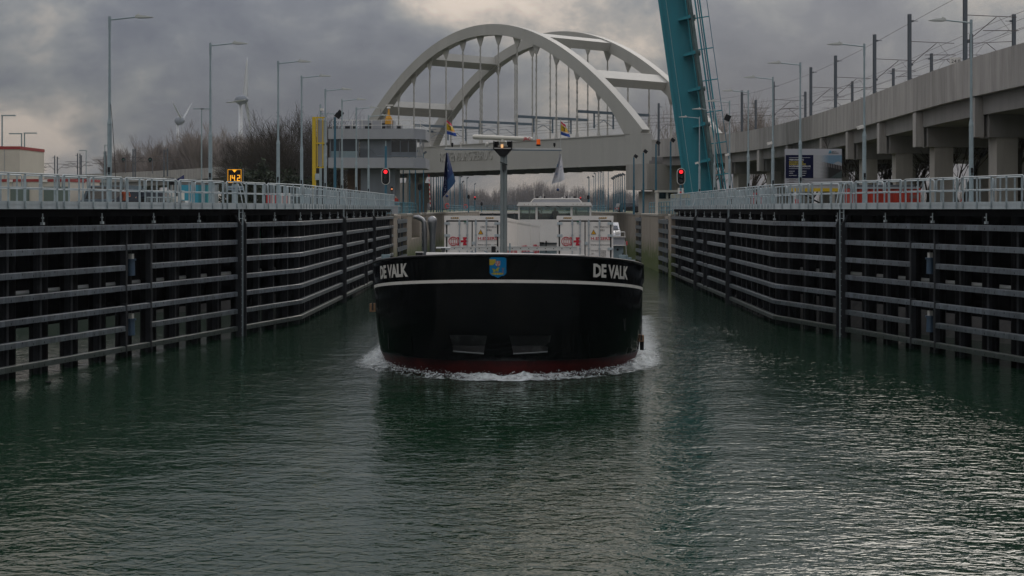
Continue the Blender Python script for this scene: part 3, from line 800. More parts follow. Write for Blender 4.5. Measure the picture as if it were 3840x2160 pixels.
# wires follow the track
def wire_run(label, offs, z, pts, nr, sag=.25):
    b = MB(); P = [p + n * offs + V((0, 0, z)) for p, n in zip(pts, nr)]
    b.path(P, .012, 4)
    o = b.build('overhead_wire', WIRE); tag(o, label, 'wire', 'overhead wires over the viaduct'); return o
wn = ['topmost feeder wire on near edge masts', 'catenary wire over near track of viaduct', 'contact wire over near track of viaduct', 'catenary wire over far track of viaduct', 'contact wire over far track of viaduct', 'topmost feeder wire on far edge masts']
for (of, z), l in zip(((.9, .93), (3.0, .70), (3.0, .56), (5.6, .70), (5.6, .56), (7.6, .93)), wn):
    wire_run(l, of, PB + .3 + MH * z, vpts, vnr)
# masts on the far left viaduct
lm = [(118, 602), (131, 606), (205, 588), (215, 592), (291, 580), (300, 581), (305, 589), (391, 573), (397, 573), (499, 564), (507, 563), (615, 566), (628, 562)]
for i, (px, py) in enumerate(lm):
    yy = 345 - (px - 118) / 510 * 75 + (4 if i % 2 else 0)
    top = sz(py, yy); h = max(3.2, top - PB)
    t = mast('grey catenary mast on the far left viaduct, %s from left' % (ORD + ['thirteenth'])[i], sx(px, yy), yy, 'masts on the far left viaduct', h, 1 if i % 2 else -1, big=False)

# ------------------------------------------------------------------ raised bascule leaf
def bascule():
    tilt = radians(-7.8)
    base = at(2632, 735, 124); base.z = 5.3
    t = thing('bascule_leaf', 'raised teal steel bascule bridge leaf standing up beside lock', 'bridge leaf', base, (0, tilt, -radians(6.8)))
    L_, w, dp = 27.0, 2.5, 7.5
    # main girder web faces the camera; local z runs up the leaf, x from underside (left) to road side (right)
    for y in (0.25, dp - .25):
        MB().box((0, y, L_ / 2 + .2), (w, .22, L_)).build('main_girder', TEAL, t, world=False)
    for x in (-w / 2 + .12, w / 2 - .12): MB().box((x, .12, L_ / 2 + .2), (.24, .30, L_)).build('flange', TEAL, t, world=False)
    MB().tube((-.55, .11, .5), (-.55, .11, L_), .02, n=6).build('cable', mat('cable_pale', (.35, .5, .52), .5), t, world=False)
    MB().box((w / 2 + .28, dp / 2 - .3, L_ / 2), (.30, dp + 1.6, L_ - .2)).build('road_deck', TEALD, t, world=False)
    MB().box((w / 2 - .12, -.85, L_ / 2), (.06, 1.0, L_)).build('footpath_plate', TEAL, t, world=False)
    for i in range(9):
        z = 1.5 + i * 3.2
        b = MB().prism([(w / 2 + .14, .0), (w / 2 + .14, .30), (-w / 2 + 1.55, .10), (-w / 2 + 1.55, -.08)], (0, -1.35, z), (1, 0, 0), (0, 0, 1), (0, 1.4, 0))
        b.build('bracket', TEAL, t, world=False)
        MB().box((w / 2 + .5, -.3, z + .1), (.16, 2.6, .2)).build('cross_bearer', TEALD, t, world=False)
    # footpath railing on the road side
    for i in range(10):
        z = .6 + i * 2.8
        MB().tube((w / 2 + .4, -1.3, z), (w / 2 + 1.75, -1.3, z), .05, n=6).build('rail_post', TEAL, t, world=False)
    for x, r in ((w / 2 + .72, .07), (w / 2 + .95, .045), (w / 2 + 1.12, .07), (w / 2 + 1.75, .03)):
        MB().tube((x, -1.3, .2), (x, -1.3, L_), r, n=6).build('handrail', TEAL if r > .05 else BLUEP, t, world=False)
    MB().box((w / 2 + .95, -1.28, L_ / 2), (.10, .05, L_)).build('kerb_strip', mat('kerb_dark', (.02, .03, .035), .7), t, world=False)
    MB().box((0, 3.6, -.7), (4.6, 8.5, 2.2)).build('pivot_block', TEAL, t, world=False)
    return t
bascule()

# ------------------------------------------------------------------ street lamps on the walkways
def lamp(label, x, y, s, group):
    z0, zt = WZ + .1, CAMH + 7.5; h = zt - z0; zj = CAMH + 3.45 - z0
    t = thing('street_lamp', label, 'street lamp', (x, y, z0), group=group)
    MB().tube((0, 0, 0), (0, 0, zj - .12), .092, .085, 12).tube((0, 0, zj - .12), (0, 0, zj + .1), .098, .06, 12).tube((0, 0, zj + .05), (0, 0, h - 2.0), .055, .05, 10).tube((0, 0, h - 2.0), (0, 0, h), .045, .042, 10).build('pole', LAMPG, t, 'auto', world=False)
    MB().tube((0, 0, h - .08), (s * 1.05, 0, h + .03), .03, .028, 8).tube((0, 0, h - .5), (0, 0, h + .05), .055, .055, 10).build('arm', LAMPG, t, world=False)
    hd = MB(); zz = h + .03
    ring = lambda xx, w, a, b: [V((s * xx, -w, zz + a)), V((s * xx, w, zz + a)), V((s * xx, w * .8, zz + b)), V((s * xx, -w * .8, zz + b))]
    hd.loft([ring(1.0, .05, -.03, .04), ring(1.1, .13, -.04, .09), ring(1.2, .14, -.04, .07), ring(1.45, .13, -.035, .045), ring(1.69, .06, -.02, .0)])
    hd.tube((s * 1.13, 0, zz + .05), (s * 1.13, 0, zz + .13), .045, .03, 8)
    hd.build('lamp_head', LAMPH, t, world=False)
    MB().box((0, -.09, zj - 1.9), (.09, .05, .2)).box((0, -.09, zj - 2.05), (.05, .04, .08)).build('service_hatch', BLACK, t, world=False)
    return t
LL = [(411, 54.3), (789, 62.9), (1043, 70.6), (1131, 78.3), (1220, 86.9), (1282.5, 95.0), (1336, 102.7), (1382, 111)]
for i, (px, Y) in enumerate(LL):
    lamp('tall grey street lamp on left walkway, %s from camera' % ORD[i], sx(px, Y), Y, 1, 'street lamps on the left walkway')
RL = [(3642, 55.2), (3241, 63.2), (3001, 71.3), (2898, 79.1), (2806, 88), (2736, 96.4), (2679.5, 104), (2623, 113)]
for i, (px, Y) in enumerate(RL):
    lamp('tall grey street lamp on right walkway, %s from camera' % ORD[i], sx(px, Y), Y, -1, 'street lamps on the right walkway')

# ------------------------------------------------------------------ control building
def control_tower():
    Y = 150.0; s = FPX / Y
    o = at(1410, 785, Y); o.z = GZ
    t = thing('control_building', 'grey two-storey lock control building with overhanging window floor', 'building', o)
    def X(px): return sx(px, Y)
    def Z(py): return sz(py, Y)
    dep = 8.0
    def slab(name, x0, x1, z0, z1, m, y0=0.0, dp=dep, ch=1.2):
        poly = [(x0, Y + y0), (x1 - ch, Y + y0), (x1, Y + y0 + ch * 1.3), (x1, Y + dp), (x0, Y + dp)]
        return MB().prism(poly, (0, 0, z0), (1, 0, 0), (0, 1, 0), (0, 0, z1 - z0)).build(name, m, t)
    slab('roof_band', X(1231), X(1589) + .1, Z(521), Z(483), CLAD)
    slab('balcony_band', X(1231), X(1589) + .1, Z(630), Z(591), CLAD)
    slab('roof', X(1233), X(1586), Z(485), Z(482), DECK, .1, dep - .2)
    # upper storey wall and windows
    zb, zt = Z(591), Z(521)
    def pane(n, p0, p1, z0, z1, m, y=.45): return MB().box(((X(p0) + X(p1)) / 2, Y + y + .05, (z0 + z1) / 2), (X(p1) - X(p0), .1, z1 - z0)).build(n, m, t)
    pane('wall_panel', 1348, 1465, zb, zt, CLADD, .6)
    for p in (1237, 1272, 1342): MB().box((X(p), Y + .4, (zb + zt) / 2), (.14, .16, zt - zb)).build('window_post', CLADD, t)
    pane('window', 1239, 1270, Z(566), zt, GLASSR); pane('window', 1275, 1341, Z(566), zt, GLASSR)
    pane('spandrel', 1239, 1270, zb, Z(566), BOLG); pane('spandrel', 1275, 1341, zb, Z(566), BOLG)
    pane('window', 1466, 1560, Z(589), Z(526), GLASSD, .5)
    MB().box((X(1512), Y + .46, Z(579)), (X(1560) - X(1466), .06, .55)).build('parapet_panel', CLADD, t)
    for p in (1465, 1500, 1530, 1561): MB().box((X(p), Y + .42, (zb + zt) / 2), (.09, .12, zt - zb)).build('window_post', CLAD if p > 1550 else CLADD, t)
    for k in range(4):
        a = V((X(1562) + k * .12, Y + .5 + k * .5, zb)); b = V((X(1576) + k * .1, Y + .5 + k * .6, zt))
        MB().tube(a, b, .05, n=6).build('raking_strut', CLAD, t)
    MB().tube((X(1415), Y - .03, Z(584)), (X(1590), Y - .03, Z(586)), .03, n=6).build('balcony_rail', BSTEEL, t)
    sr = MB()
    for k in range(8): sr.tube((X(1352 + k * 4), Y + .35, zb), (X(1352 + k * 4), Y + .35, Z(557)), .02, n=5)
    sr.tube((X(1350), Y + .35, Z(557)), (X(1386), Y + .35, Z(557)), .03, n=5).tube((X(1386), Y + .35, Z(557)), (X(1410), Y + .35, Z(580)), .03, n=5)
    sr.build('stair_rail', MAST, t)
    # lower storey
    MB().box(((X(1348) + X(1478)) / 2, Y + 4.2, (GZ + Z(630)) / 2), (X(1478) - X(1348), 6, Z(630) - GZ)).build('base_wall', CLADD, t)
    MB().box(((X(1290) + X(1347)) / 2, Y + 5, (GZ + Z(630)) / 2), (X(1347) - X(1290), 4, Z(630) - GZ)).build('brick_wall', mat('brick_brown', (.11, .075, .05), .9, var=.3, vs=3), t)
    # roof plant
    MB().box((X(1405), Y + 3, Z(466)), (X(1470) - X(1340), 2.6, Z(448) - Z(484))).build('plant_room', CLAD, t)
    for p, w in ((1378, 36), (1436, 18), (1495, 24), (1300, 26), (1325, 16)):
        u = MB().box((X(p), Y + 1.0, Z(477)), (w / s, .5, .45)); uo = u.build('air_unit', CLAD, t)
        MB().box((X(p), Y + .73, Z(477)), (w / s * .7, .03, .3)).build('fan_grille', BLACK, uo)
    for p in (1382, 1432): MB().box((X(p), Y + 1.68, Z(462)), (12 / s, .04, 7 / s)).build('louvre', BLACK, t)
    ob = MB(); c = X(1453)
    for z0, z1, r0, r1 in ((463, 440, .36, .36), (440, 432, .30, .24), (432, 404, .14, .09)): ob.tube((c, Y + 1.4, Z(z0)), (c, Y + 1.4, Z(z1)), r0 * 1.1, r1 * 1.1, 10)
    rm = ob.build('radar_mast', ORANGE, t)
    MB().tube((c, Y + 1.4, Z(403)), (c, Y + 1.4, Z(396)), .22, .18, 10).box((c + .1, Y + 1.3, Z(391)), (.8, .1, .12)).build('radar_scanner', WHITE, rm)
    rr = MB(); x0, x1 = X(1247), X(1577)
    for z in (450, 469): rr.tube((x0, Y + .2, Z(z)), (x1, Y + .2, Z(z)), .025, n=5).tube((x1, Y + .2, Z(z)), (x1 + .3, Y + 5, Z(z)), .025, n=5)
    for k in range(10): rr.tube((x0 + (x1 - x0) * k / 9, Y + .2, Z(484)), (x0 + (x1 - x0) * k / 9, Y + .2, Z(450)), .028, n=5)
    rr.build('roof_railing', WHITE, t)
    for p, top in ((1342, 422), (1357, 428), (1420, 405), (1424, 418)): MB().tube((X(p), Y + 2, Z(484)), (X(p), Y + 2, Z(top)), .02, n=4).build('antenna', MAST, t)
    return t
control_tower()

# ------------------------------------------------------------------ bare winter trees
def tree_mesh(seed, h, spread=0.35, levels=5, nb=(7, 5, 5, 4), thick=0.022, up=0.25, mats=None, tw=0.012, forks=1):
    rnd = random.Random(seed); tr, cr = MB(), MB()
    def vec(d, ang, roll):
        a = d.orthogonal().normalized(); b = d.cross(a)
        return (d * cos(ang) + (a * cos(roll) + b * sin(roll)) * sin(ang)).normalized()
    def grow(p, d, L_, r, lev):
        segs = 4 if lev == 0 else (3 if lev < 3 else 2)
        pts = [p]; dd = d
        for i in range(segs):
            dd = (dd + V((rnd.gauss(0, .09), rnd.gauss(0, .09), rnd.gauss(0, .05) + up * .25 * (lev > 0)))).normalized()
            p = p + dd * (L_ / segs); pts.append(p)
        end = r * (.35 if lev else .45)
        rs = [r + (end - r) * i / segs for i in range(segs + 1)]
        (tr if lev < 2 else cr).path(pts, [max(q, tw) for q in rs], 7 if lev == 0 else (5 if lev == 1 else 3))
        if lev >= levels - 1: return
        n = nb[min(lev, len(nb) - 1)]
        for k in range(n):
            f = (rnd.uniform(.28, .98) if lev == 0 else rnd.uniform(.2, 1.0)) if k else 1.0
            i = min(int(f * segs), segs - 1); q = pts[i].lerp(pts[i + 1], f * segs - i)
            a = rnd.uniform(spread * .6, spread * 1.5) if k else rnd.uniform(0, .25)
            cd = vec(dd if k == 0 else (pts[i + 1] - pts[i]).normalized(), a, rnd.uniform(0, 2 * pi))
            ll = L_ * rnd.uniform(.5, .78) * (1.15 - .45 * f if lev == 0 else 1.0)
            grow(q, cd, ll, max(rs[i] * (.62 if k else .9) * rnd.uniform(.7, 1), tw), lev + 1)
    for f in range(forks):
        grow(V((f * .15, 0, 0)), V((rnd.gauss(0, .05) + (f - (forks - 1) / 2) * .35, rnd.gauss(0, .1), 1)).normalized(), h * .48, h * thick, 0)
    m0, m1 = mats
    return tr.mesh('trunk', m0, True), cr.mesh('crown', m1)
def plant_tree(label, x, y, tm, scale, group, rotz, name='bare_tree', z=GZ):
    t = thing(name, label, 'tree', (x, y, z), (0, 0, rotz), group)
    t.scale = scale if hasattr(scale, '__len__') else (scale,) * 3
    place('trunk', tm[0], t); place('crown', tm[1], t); return t
rng = random.Random(11)
POP = [tree_mesh(20 + i, 22, .30, 5, (11, 7, 6, 5), .012, .42, (TWIG, TWIG), .021) for i in range(3)]
OAK = [tree_mesh(40 + i, 15, .55, 5, (9, 7, 6, 5), .018, .12, (BARKD, TWIGD), .014) for i in range(3)]
SPARSE = [tree_mesh(80 + i, 11, .40, 4, (6, 5, 4), .024, .3, (BARKD, BARKD), .02, forks=2) for i in range(3)]
WIL = [tree_mesh(60 + i, 11, .42, 5, (6, 5, 4, 3), .018, .3, (BARK, TWIG), .009, forks=2) for i in range(3)]
# grey poplars beyond the left viaduct
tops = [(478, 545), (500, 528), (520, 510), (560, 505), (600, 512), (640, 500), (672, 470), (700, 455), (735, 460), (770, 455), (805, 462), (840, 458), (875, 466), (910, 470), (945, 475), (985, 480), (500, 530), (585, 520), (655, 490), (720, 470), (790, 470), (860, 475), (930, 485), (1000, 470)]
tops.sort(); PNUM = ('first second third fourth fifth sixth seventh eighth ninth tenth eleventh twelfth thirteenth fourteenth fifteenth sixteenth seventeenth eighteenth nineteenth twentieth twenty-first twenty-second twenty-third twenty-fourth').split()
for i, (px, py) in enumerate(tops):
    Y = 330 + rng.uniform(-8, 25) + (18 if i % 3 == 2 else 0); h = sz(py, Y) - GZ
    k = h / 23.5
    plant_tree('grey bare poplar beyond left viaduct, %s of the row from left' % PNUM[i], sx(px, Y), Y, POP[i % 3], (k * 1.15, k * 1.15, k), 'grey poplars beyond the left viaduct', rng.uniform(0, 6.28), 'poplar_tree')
# darker, nearer trees left of the control building
for i, (px, py, Y) in enumerate(((900, 480, 205), (985, 425, 196), (1060, 395, 190), (1110, 388, 184), (1175, 392, 188), (1230, 398, 192), (1275, 420, 186), (1010, 470, 178), (1090, 440, 176), (1160, 450, 175), (1215, 450, 177), (950, 520, 176))):
    h = sz(py, Y) - GZ; k = h / 15.5
    plant_tree('dark bare tree in the thicket left of the control building, %s from left' % ['second', 'fourth', 'sixth', 'eighth', 'tenth', 'eleventh', 'twelfth', 'fifth', 'seventh', 'ninth', 'inner', 'third'][i] if i != 10 else 'dark low bare tree in the thicket nearest the control building', sx(px, Y), Y, OAK[i % 3], (k, k, k), 'thicket left of the control building', rng.uniform(0, 6.28))
def shrub(label, px, Y, w, h, n, seed):
    r = random.Random(seed); c = V((sx(px, Y), Y, GZ)); t = thing('evergreen_shrub', label, 'shrub', c, group='dark shrubs before the thicket')
    b = MB()
    for i in range(n):
        th, ph, rr = r.uniform(0, 2 * pi), r.uniform(0, pi / 2), r.uniform(.45, 1.0) ** .6
        lump = 1 + .22 * sin(th * 5 + seed) * cos(ph * 4)
        p = V((cos(th) * cos(ph) * w * rr * lump, sin(th) * cos(ph) * w * rr * .7, (sin(ph) * rr * lump) * h))
        a, u = V((r.gauss(0, 1), r.gauss(0, 1), r.gauss(0, 1))).normalized(), V((r.gauss(0, 1), r.gauss(0, 1), r.gauss(0, 1))).normalized()
        s = r.uniform(.12, .3); b.add([p - a * s, p + u * s * .6, p + a * s, p - u * s * .6], [(0, 1, 2, 3)])
    place('crown', b.mesh('crown', LEAFD), t)
    s = MB()
    for i in range(9):
        a = i * .7; s.tube((0, 0, 0), (cos(a) * w * .6, sin(a) * w * .4, h * .75), .07, .015, 5)
    place('stem', s.mesh('stem', BARKD), t); return t
for i, (px, Y, w, h, l) in enumerate(((905, 150, 2.6, 4.6, 'dark evergreen shrub beside the orange depth display'), (985, 155, 3.2, 5.2, 'broad dark shrub between second and third left street lamps'), (1090, 158, 3.4, 4.6, 'dark shrub behind the fourth left street lamp'), (1180, 160, 3.0, 4.0, 'low dark shrub left of the yellow sign frame'))):
    shrub(l, px, Y, w, h, 2600, i + 3)
# willows behind and below the right viaduct
for i, (px, py, Y, l) in enumerate(((2490, 395, 215, 'bare willow between the arch foot and teal leaf'), (2545, 415, 222, 'bare willow half hidden by the teal leaf'), (2650, 400, 220, 'bare willow just right of the teal leaf'), (2735, 385, 224, 'tall bare willow above viaduct right of teal leaf'), (2800, 372, 226, 'tallest bare willow above the viaduct parapet'), (2875, 400, 222, 'bare willow above viaduct, farthest right of its clump'), (2700, 420, 230, 'low bare willow in the clump above the viaduct'))):
    h = sz(py, Y) - GZ; plant_tree(l, sx(px, Y), Y, WIL[i % 3], h / 10.6, 'willows behind the viaduct', rng.uniform(0, 6.28), 'willow_tree')
for i, (px, Y, k) in enumerate(((2845, 172, .62), (3195, 118, .95), (3225, 124, .9), (3290, 116, 1.0), (3345, 120, 1.0), (3475, 108, 1.0), (3560, 100, 1.1), (3600, 97, 1.1), (3800, 92, 1.15), (3830, 86, 1.1), (2930, 172, .62), (3420, 128, 1.0), (3725, 110, 1.1))):
    plant_tree('bare tree seen between the viaduct columns, trunk number %s counted from left' % ['one', 'three', 'four', 'five', 'six', 'eight', 'nine', 'ten', 'twelve', 'thirteen', 'two', 'seven', 'eleven'][i], sx(px, Y), Y, SPARSE[(i + 1) % 3], k * .78, 'trees under the viaduct', rng.uniform(0, 6.28), 'willow_tree')
# woods in the distance: one mass each
def wood(name, label, spots, h, seed, m, low=True):
    r = random.Random(seed); b = MB()
    for (x, y, hh) in spots:
        n = 26
        for k in range(n):
            a = r.uniform(0, 2 * pi); rad = r.uniform(.02, .16) * hh; z0 = r.uniform(0.0, .35) * hh
            p0 = V((x + cos(a) * rad * .2, y + sin(a) * rad * .2, GZ + z0)); p1 = V((x + cos(a) * rad, y + sin(a) * rad, GZ + hh * r.uniform(.7, 1.0)))
            mid = p0.lerp(p1, .5) + V((cos(a), sin(a), 0)) * rad * .25
            b.path([p0, mid, p1], [hh * .006, hh * .005, hh * .0015], 3)
            for q in range(4):
                pb = p0.lerp(p1, r.uniform(.35, .95)); b.tube(pb, pb + V((r.gauss(0, .05), r.gauss(0, .05), r.uniform(.04, .12))) * hh, hh * .0035, hh * .001, 3, caps=False)
    o = b.build(name, m); o['kind'] = 'stuff'; o['label'] = label; return o
sp = []
r = random.Random(3)
for i in range(150):
    px = 1500 + i * 6.1 + r.uniform(-3, 3); Y = 820 + r.uniform(-20, 40)
    top = 705 + 10 * sin(px * .021) + 6 * sin(px * .083) + r.uniform(-9, 14) - (12 if 1850 < px < 2200 else 0) + (14 if px > 2260 else 0)
    sp.append((sx(px, Y), Y, sz(top, Y) - GZ))
wood('far_wood', 'hazy blue-grey wood along the horizon beyond the lock', sp, 14, 8, mat('far_wood_twigs', (0.24, 0.215, 0.20), .95, rnd=0))  # twig colour lightened to carry part of the distance haze
lowb = MB(); r = random.Random(9)
for row in range(5):
    Y = 780 + row * 14
    for i in range(230):
        px = 1380 + i * 5.2 + r.uniform(-2, 2); hh = (sz(752 - row * 3, Y) - GZ) * r.uniform(.8, 1.08); x = sx(px, Y)
        for q in range(7):
            p = V((x + r.gauss(0, .5), Y + r.gauss(0, .8), GZ + hh * r.uniform(0, .25))); lowb.tube(p, p + V((r.gauss(0, .6), r.gauss(0, .6), hh * r.uniform(.5, .8))), .34, .06, 3, caps=False)
o = lowb.build('far_undergrowth', mat('undergrowth', (0.17, 0.165, 0.165), .95)); o['kind'] = 'stuff'; o['label'] = 'dense low undergrowth at foot of the far wood'  # undergrowth colour lightened in place of thicker haze
sp = []
for i in range(22):
    px = 3080 + i * 37 + r.uniform(-9, 9); Y = 210 + r.uniform(0, 40); sp.append((sx(px, Y), Y, (sz(665, Y) - GZ) * r.uniform(.6, .95)))
for i in range(16):
    px = 2660 + i * 22; Y = 210 + r.uniform(0, 30); sp.append((sx(px, Y), Y, (sz(690, Y) - GZ) * r.uniform(.6, .95)))
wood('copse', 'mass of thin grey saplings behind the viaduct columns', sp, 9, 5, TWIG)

# ------------------------------------------------------------------ wind turbines
def turbine(label, px, py, Y, bl, blades, naclen, yaw):
    hub = at(px, py, Y)
    t = thing('wind_turbine', label, 'wind turbine', (hub.x, hub.y, GZ))
    tx = hub + V((-naclen * .42, naclen * .3, 0))
    MB().tube((tx.x, tx.y, GZ), (tx.x, tx.y, hub.z - 1), 2.2, 1.2, 14).build('tower', TURB, t, True)
    ax = V((cos(yaw), sin(yaw), 0)); side = V((-ax.y, ax.x, 0))
    rings = []
    for f, r in ((0, .1), (.06, .35), (.2, .75), (.4, 1.0), (.62, .95), (.8, .7), (.93, .4), (1, .08)):
        c = hub + ax * (naclen * (f - .82)) ; R_ = naclen * .33 * r
        rings.append([c + side * (R_ * cos(q * pi / 6)) + V((0, 0, R_ * sin(q * pi / 6))) for q in range(12)])
    MB().loft(rings).build('nacelle', TURBD, t, True)
    for a in blades:
        d = side * sin(a) + V((0, 0, cos(a))); w = d.cross(ax); b = MB(); R = []
        for f, ch, th in ((0, .9, .9), (.05, .9, .8), (.16, 2.9, .55), (.35, 2.3, .4), (.6, 1.6, .3), (.85, .9, .18), (1, .12, .05)):
            c = hub + ax * (naclen * .03) + d * (bl * f)
            tw = .55 * (1 - f) + .75; wv = w * cos(tw) + ax * sin(tw); nv = ax * cos(tw) - w * sin(tw)
            ch *= bl / 22; th *= bl / 25
            R.append([c + wv * ch * .35, c + nv * th * .5, c - wv * ch * .65, c - nv * th * .5])
        b.loft(R); b.build('blade', TURB, t, True)
    return t
turbine('large white wind turbine with one blade straight up, behind left trees', 922, 374, 1000, 31, (radians(3), radians(163), radians(262)), 11, radians(-16))
turbine('smaller hazy wind turbine with two blades raised in a V', 684, 452, 1500, 24, (radians(-34), radians(32), radians(178)), 15, radians(-40))

# ------------------------------------------------------------------ the barge
BO = V((-.826, 47.7, 0)); BROT = (-math.atan(.0208), 0, -math.atan(.055))
BMX = Matrix.Translation(BO) @ Euler(BROT).to_matrix().to_4x4(); BINV = BMX.inverted()
def bloc(px, py, v):
    """barge-local point seen at a photo pixel, at distance v behind the stem"""
    c = BINV @ V((0, 0, CAMH)); d = (BINV.to_3x3() @ V(((px - PX0) / FPX, 1, -(py - PY0) / FPX)))
    return c + d * ((v - c.y) / d.y)
def bx(px, v): return bloc(px, 900, v).x
def bz(py, v, px=1900): return bloc(px, py, v).z
barge = thing('river_barge', 'black-hulled river cargo barge DE VALK coming bow-on out of the lock', 'barge', BO, BROT)
LV = [(-1.3, 3.9, 2.4, 8.0), (-.4, 4.55, 1.3, 7.3), (.1, 4.80, .80, 6.9), (.62, 4.95, .48, 6.6), (1.5, 5.02, .22, 6.4), (2.4, 5.05, .10, 6.3), (3.34, 5.06, 0, 6.2), (3.45, 5.06, 0, 6.2), (4.28, 5.08, -.12, 6.1)]
NEXP = 2.3
def lvl(w):
    for a, b in zip(LV, LV[1:]):
        if w <= b[0]:
            f = max(0, (w - a[0]) / (b[0] - a[0])); return [p + (q - p) * f for p, q in zip(a, b)]
    return list(LV[-1])
def plan(w, th):
    _, B, v0, Lb = lvl(w); B *= 1.016; e = 2 / NEXP
    return (math.copysign(abs(sin(th)) ** e * B, th), v0 + Lb * (1 - abs(cos(th)) ** e))
def sheer(v): return -.085 * min(v, 6.5)
def soften_boot():
    # the red paint wears unevenly into the black above it
    nt = bpy.data.materials['antifouling'].node_tree; N = nt.nodes; L = nt.links; P = N['Principled BSDF']; src = P.inputs['Base Color'].links[0].from_socket
    tc = N.new('ShaderNodeTexCoord'); sp = N.new('ShaderNodeSeparateXYZ'); L.new(tc.outputs['Object'], sp.inputs[0])
    n = N.new('ShaderNodeTexNoise'); n.inputs['Scale'].default_value = 1.6; n.inputs['Detail'].default_value = 8; n.inputs['Roughness'].default_value = .7; L.new(tc.outputs['Object'], n.inputs['Vector'])
    a = N.new('ShaderNodeMath'); a.operation = 'MULTIPLY_ADD'; L.new(n.outputs['Fac'], a.inputs[0]); a.inputs[1].default_value = .5; L.new(sp.outputs['Z'], a.inputs[2])
    mr = N.new('ShaderNodeMapRange'); L.new(a.outputs[0], mr.inputs[0]); mr.inputs[1].default_value = .66; mr.inputs[2].default_value = .90
    mx = N.new('ShaderNodeMix'); mx.data_type = 'RGBA'; L.new(mr.outputs[0], mx.inputs['Factor']); L.new(src, mx.inputs['A']); mx.inputs['B'].default_value = (.002, .002, .0025, 1)
    L.new(mx.outputs['Result'], P.inputs['Base Color'])
def hull():
    TH = [-pi / 2 + pi * i / 64 for i in range(65)]
    def ring(w, sh, aft):
        pts = [plan(w, th) for th in TH]; B = pts[0][0]
        L_ = [(B, a) for a in (74, 60, 45, 30, 20, 13, 9)] + pts + [(-B, a) for a in (9, 13, 20, 30, 45, 60, 74)]
        out = []
        for u, v in L_:
            ww = w + sheer(v) * sh
            if w > 4 and v > 4.9: ww = 3.45 + sheer(v) + .45 * max(0, 1 - (v - 4.9) / 3.0)     # bulwark steps down to the side deck
            out.append(V((u, v, ww)))
        return out
    low = MB(); low.loft([ring(w, max(0, (w - 1.5) / 2), 0) for w in (.62, 1.0, 1.5, 2.0, 2.4, 2.9, 3.34)], closed=False)
    low.build('hull', HULL, barge, True, world=False)
    MB().loft([ring(w, 0, 0) for w in (-1.3, -.8, -.4, .1, .35, .62)], closed=False).build('red_boot_top', mat('antifouling', (0.075, 0.008, 0.007), .55, var=.35, vs=1.2, dirt=(.012, .008, .008), dirt_amt=.8, dirt_sc=.7, spec=.2), barge, True, world=False)
    soften_boot()
    st = MB(); A = [ring(w, 1, 0) for w in (3.34, 3.45)]
    for R in A:
        for p in R:
            p.y -= .012; p.x += math.copysign(.012, p.x)
    st.loft(A, closed=False); st.build('white_stripe', HULLW, barge, True, world=False)
    up = MB(); up.loft([ring(w, 1, 0) for w in (3.40, 3.7, 4.0, 4.28)], closed=False); up.build('bulwark', HULL, barge, True, world=False)
    # inner side and rail cap
    R = ring(4.28, 1, 0)
    cap = MB(); cap.path([p + V((0, .05 if 0 else 0, .0)) for p in R[5:-5]], .045, 6); cap.build('rail_cap', BLACK, barge, True, world=False)
    inn = [V((p.x * .97, p.y + .25, p.z - .02)) for p in R]; inn2 = [V((p.x, p.y, 3.0)) for p in inn]
    MB().loft([inn, inn2], closed=False).build('bulwark_lining', DECK, barge, True, world=False)
    dk = MB(); F = [p for p in R if p.y < 12.6]
    dk.add([V((p.x * .965, p.y + .24, 3.12)) for p in F], [tuple(range(len(F)))]); dk.build('foredeck', DECK, barge, world=False)
    MB().box((0, 43, 2.9), (9.9, 61, .12)).build('hold_floor', DECK, barge, world=False)
    for s in (-1, 1):
        MB().box((s * 4.25, 36, 3.3), (.12, 46, .7)).build('hatch_coaming', BOLG, barge, world=False)
    MB().box((0, 74, 1.8), (10.1, .3, 3.4)).build('transom', HULL, barge, world=False)
hull()
def hullpt(w, arc, side, off=.012):
    """point on the bulwark at arc length from the stem"""
    w0 = 3.8; prev = plan(w0, 0); a = 0; th = 0
    while a < arc:
        th += .004; q = plan(w0, th); a += math.hypot(q[0] - prev[0], q[1] - prev[1]); prev = q
        if th > pi / 2: break
    u, v = plan(w, th); u2, v2 = plan(w, min(th + .03, pi / 2)); tx = V((u2 - u, v2 - v, 0)).normalized(); n = V((tx.y, -tx.x, 0))
    return V((side * (u + n.x * off), v + n.y * off, w + sheer(v)))
def ship_name(side, px_a, px_b):
    me = textmesh('DE VALK', .43, HULLW, extrude=.004, bold=.04)
    xs = [v.co.x for v in me.vertices]; x0, x1 = min(xs), max(xs); A0 = 3.5; W = 2.05
    for v in me.vertices:
        f = (v.co.x - x0) / (x1 - x0)
        arc = A0 + f * W if side > 0 else A0 + (1 - f) * W
        v.co = hullpt(3.63 + v.co.y, arc, side, .012 + max(0, v.co.z))
    place('ship_name', me, barge)
ship_name(-1, 0, 0); ship_name(1, 0, 0)
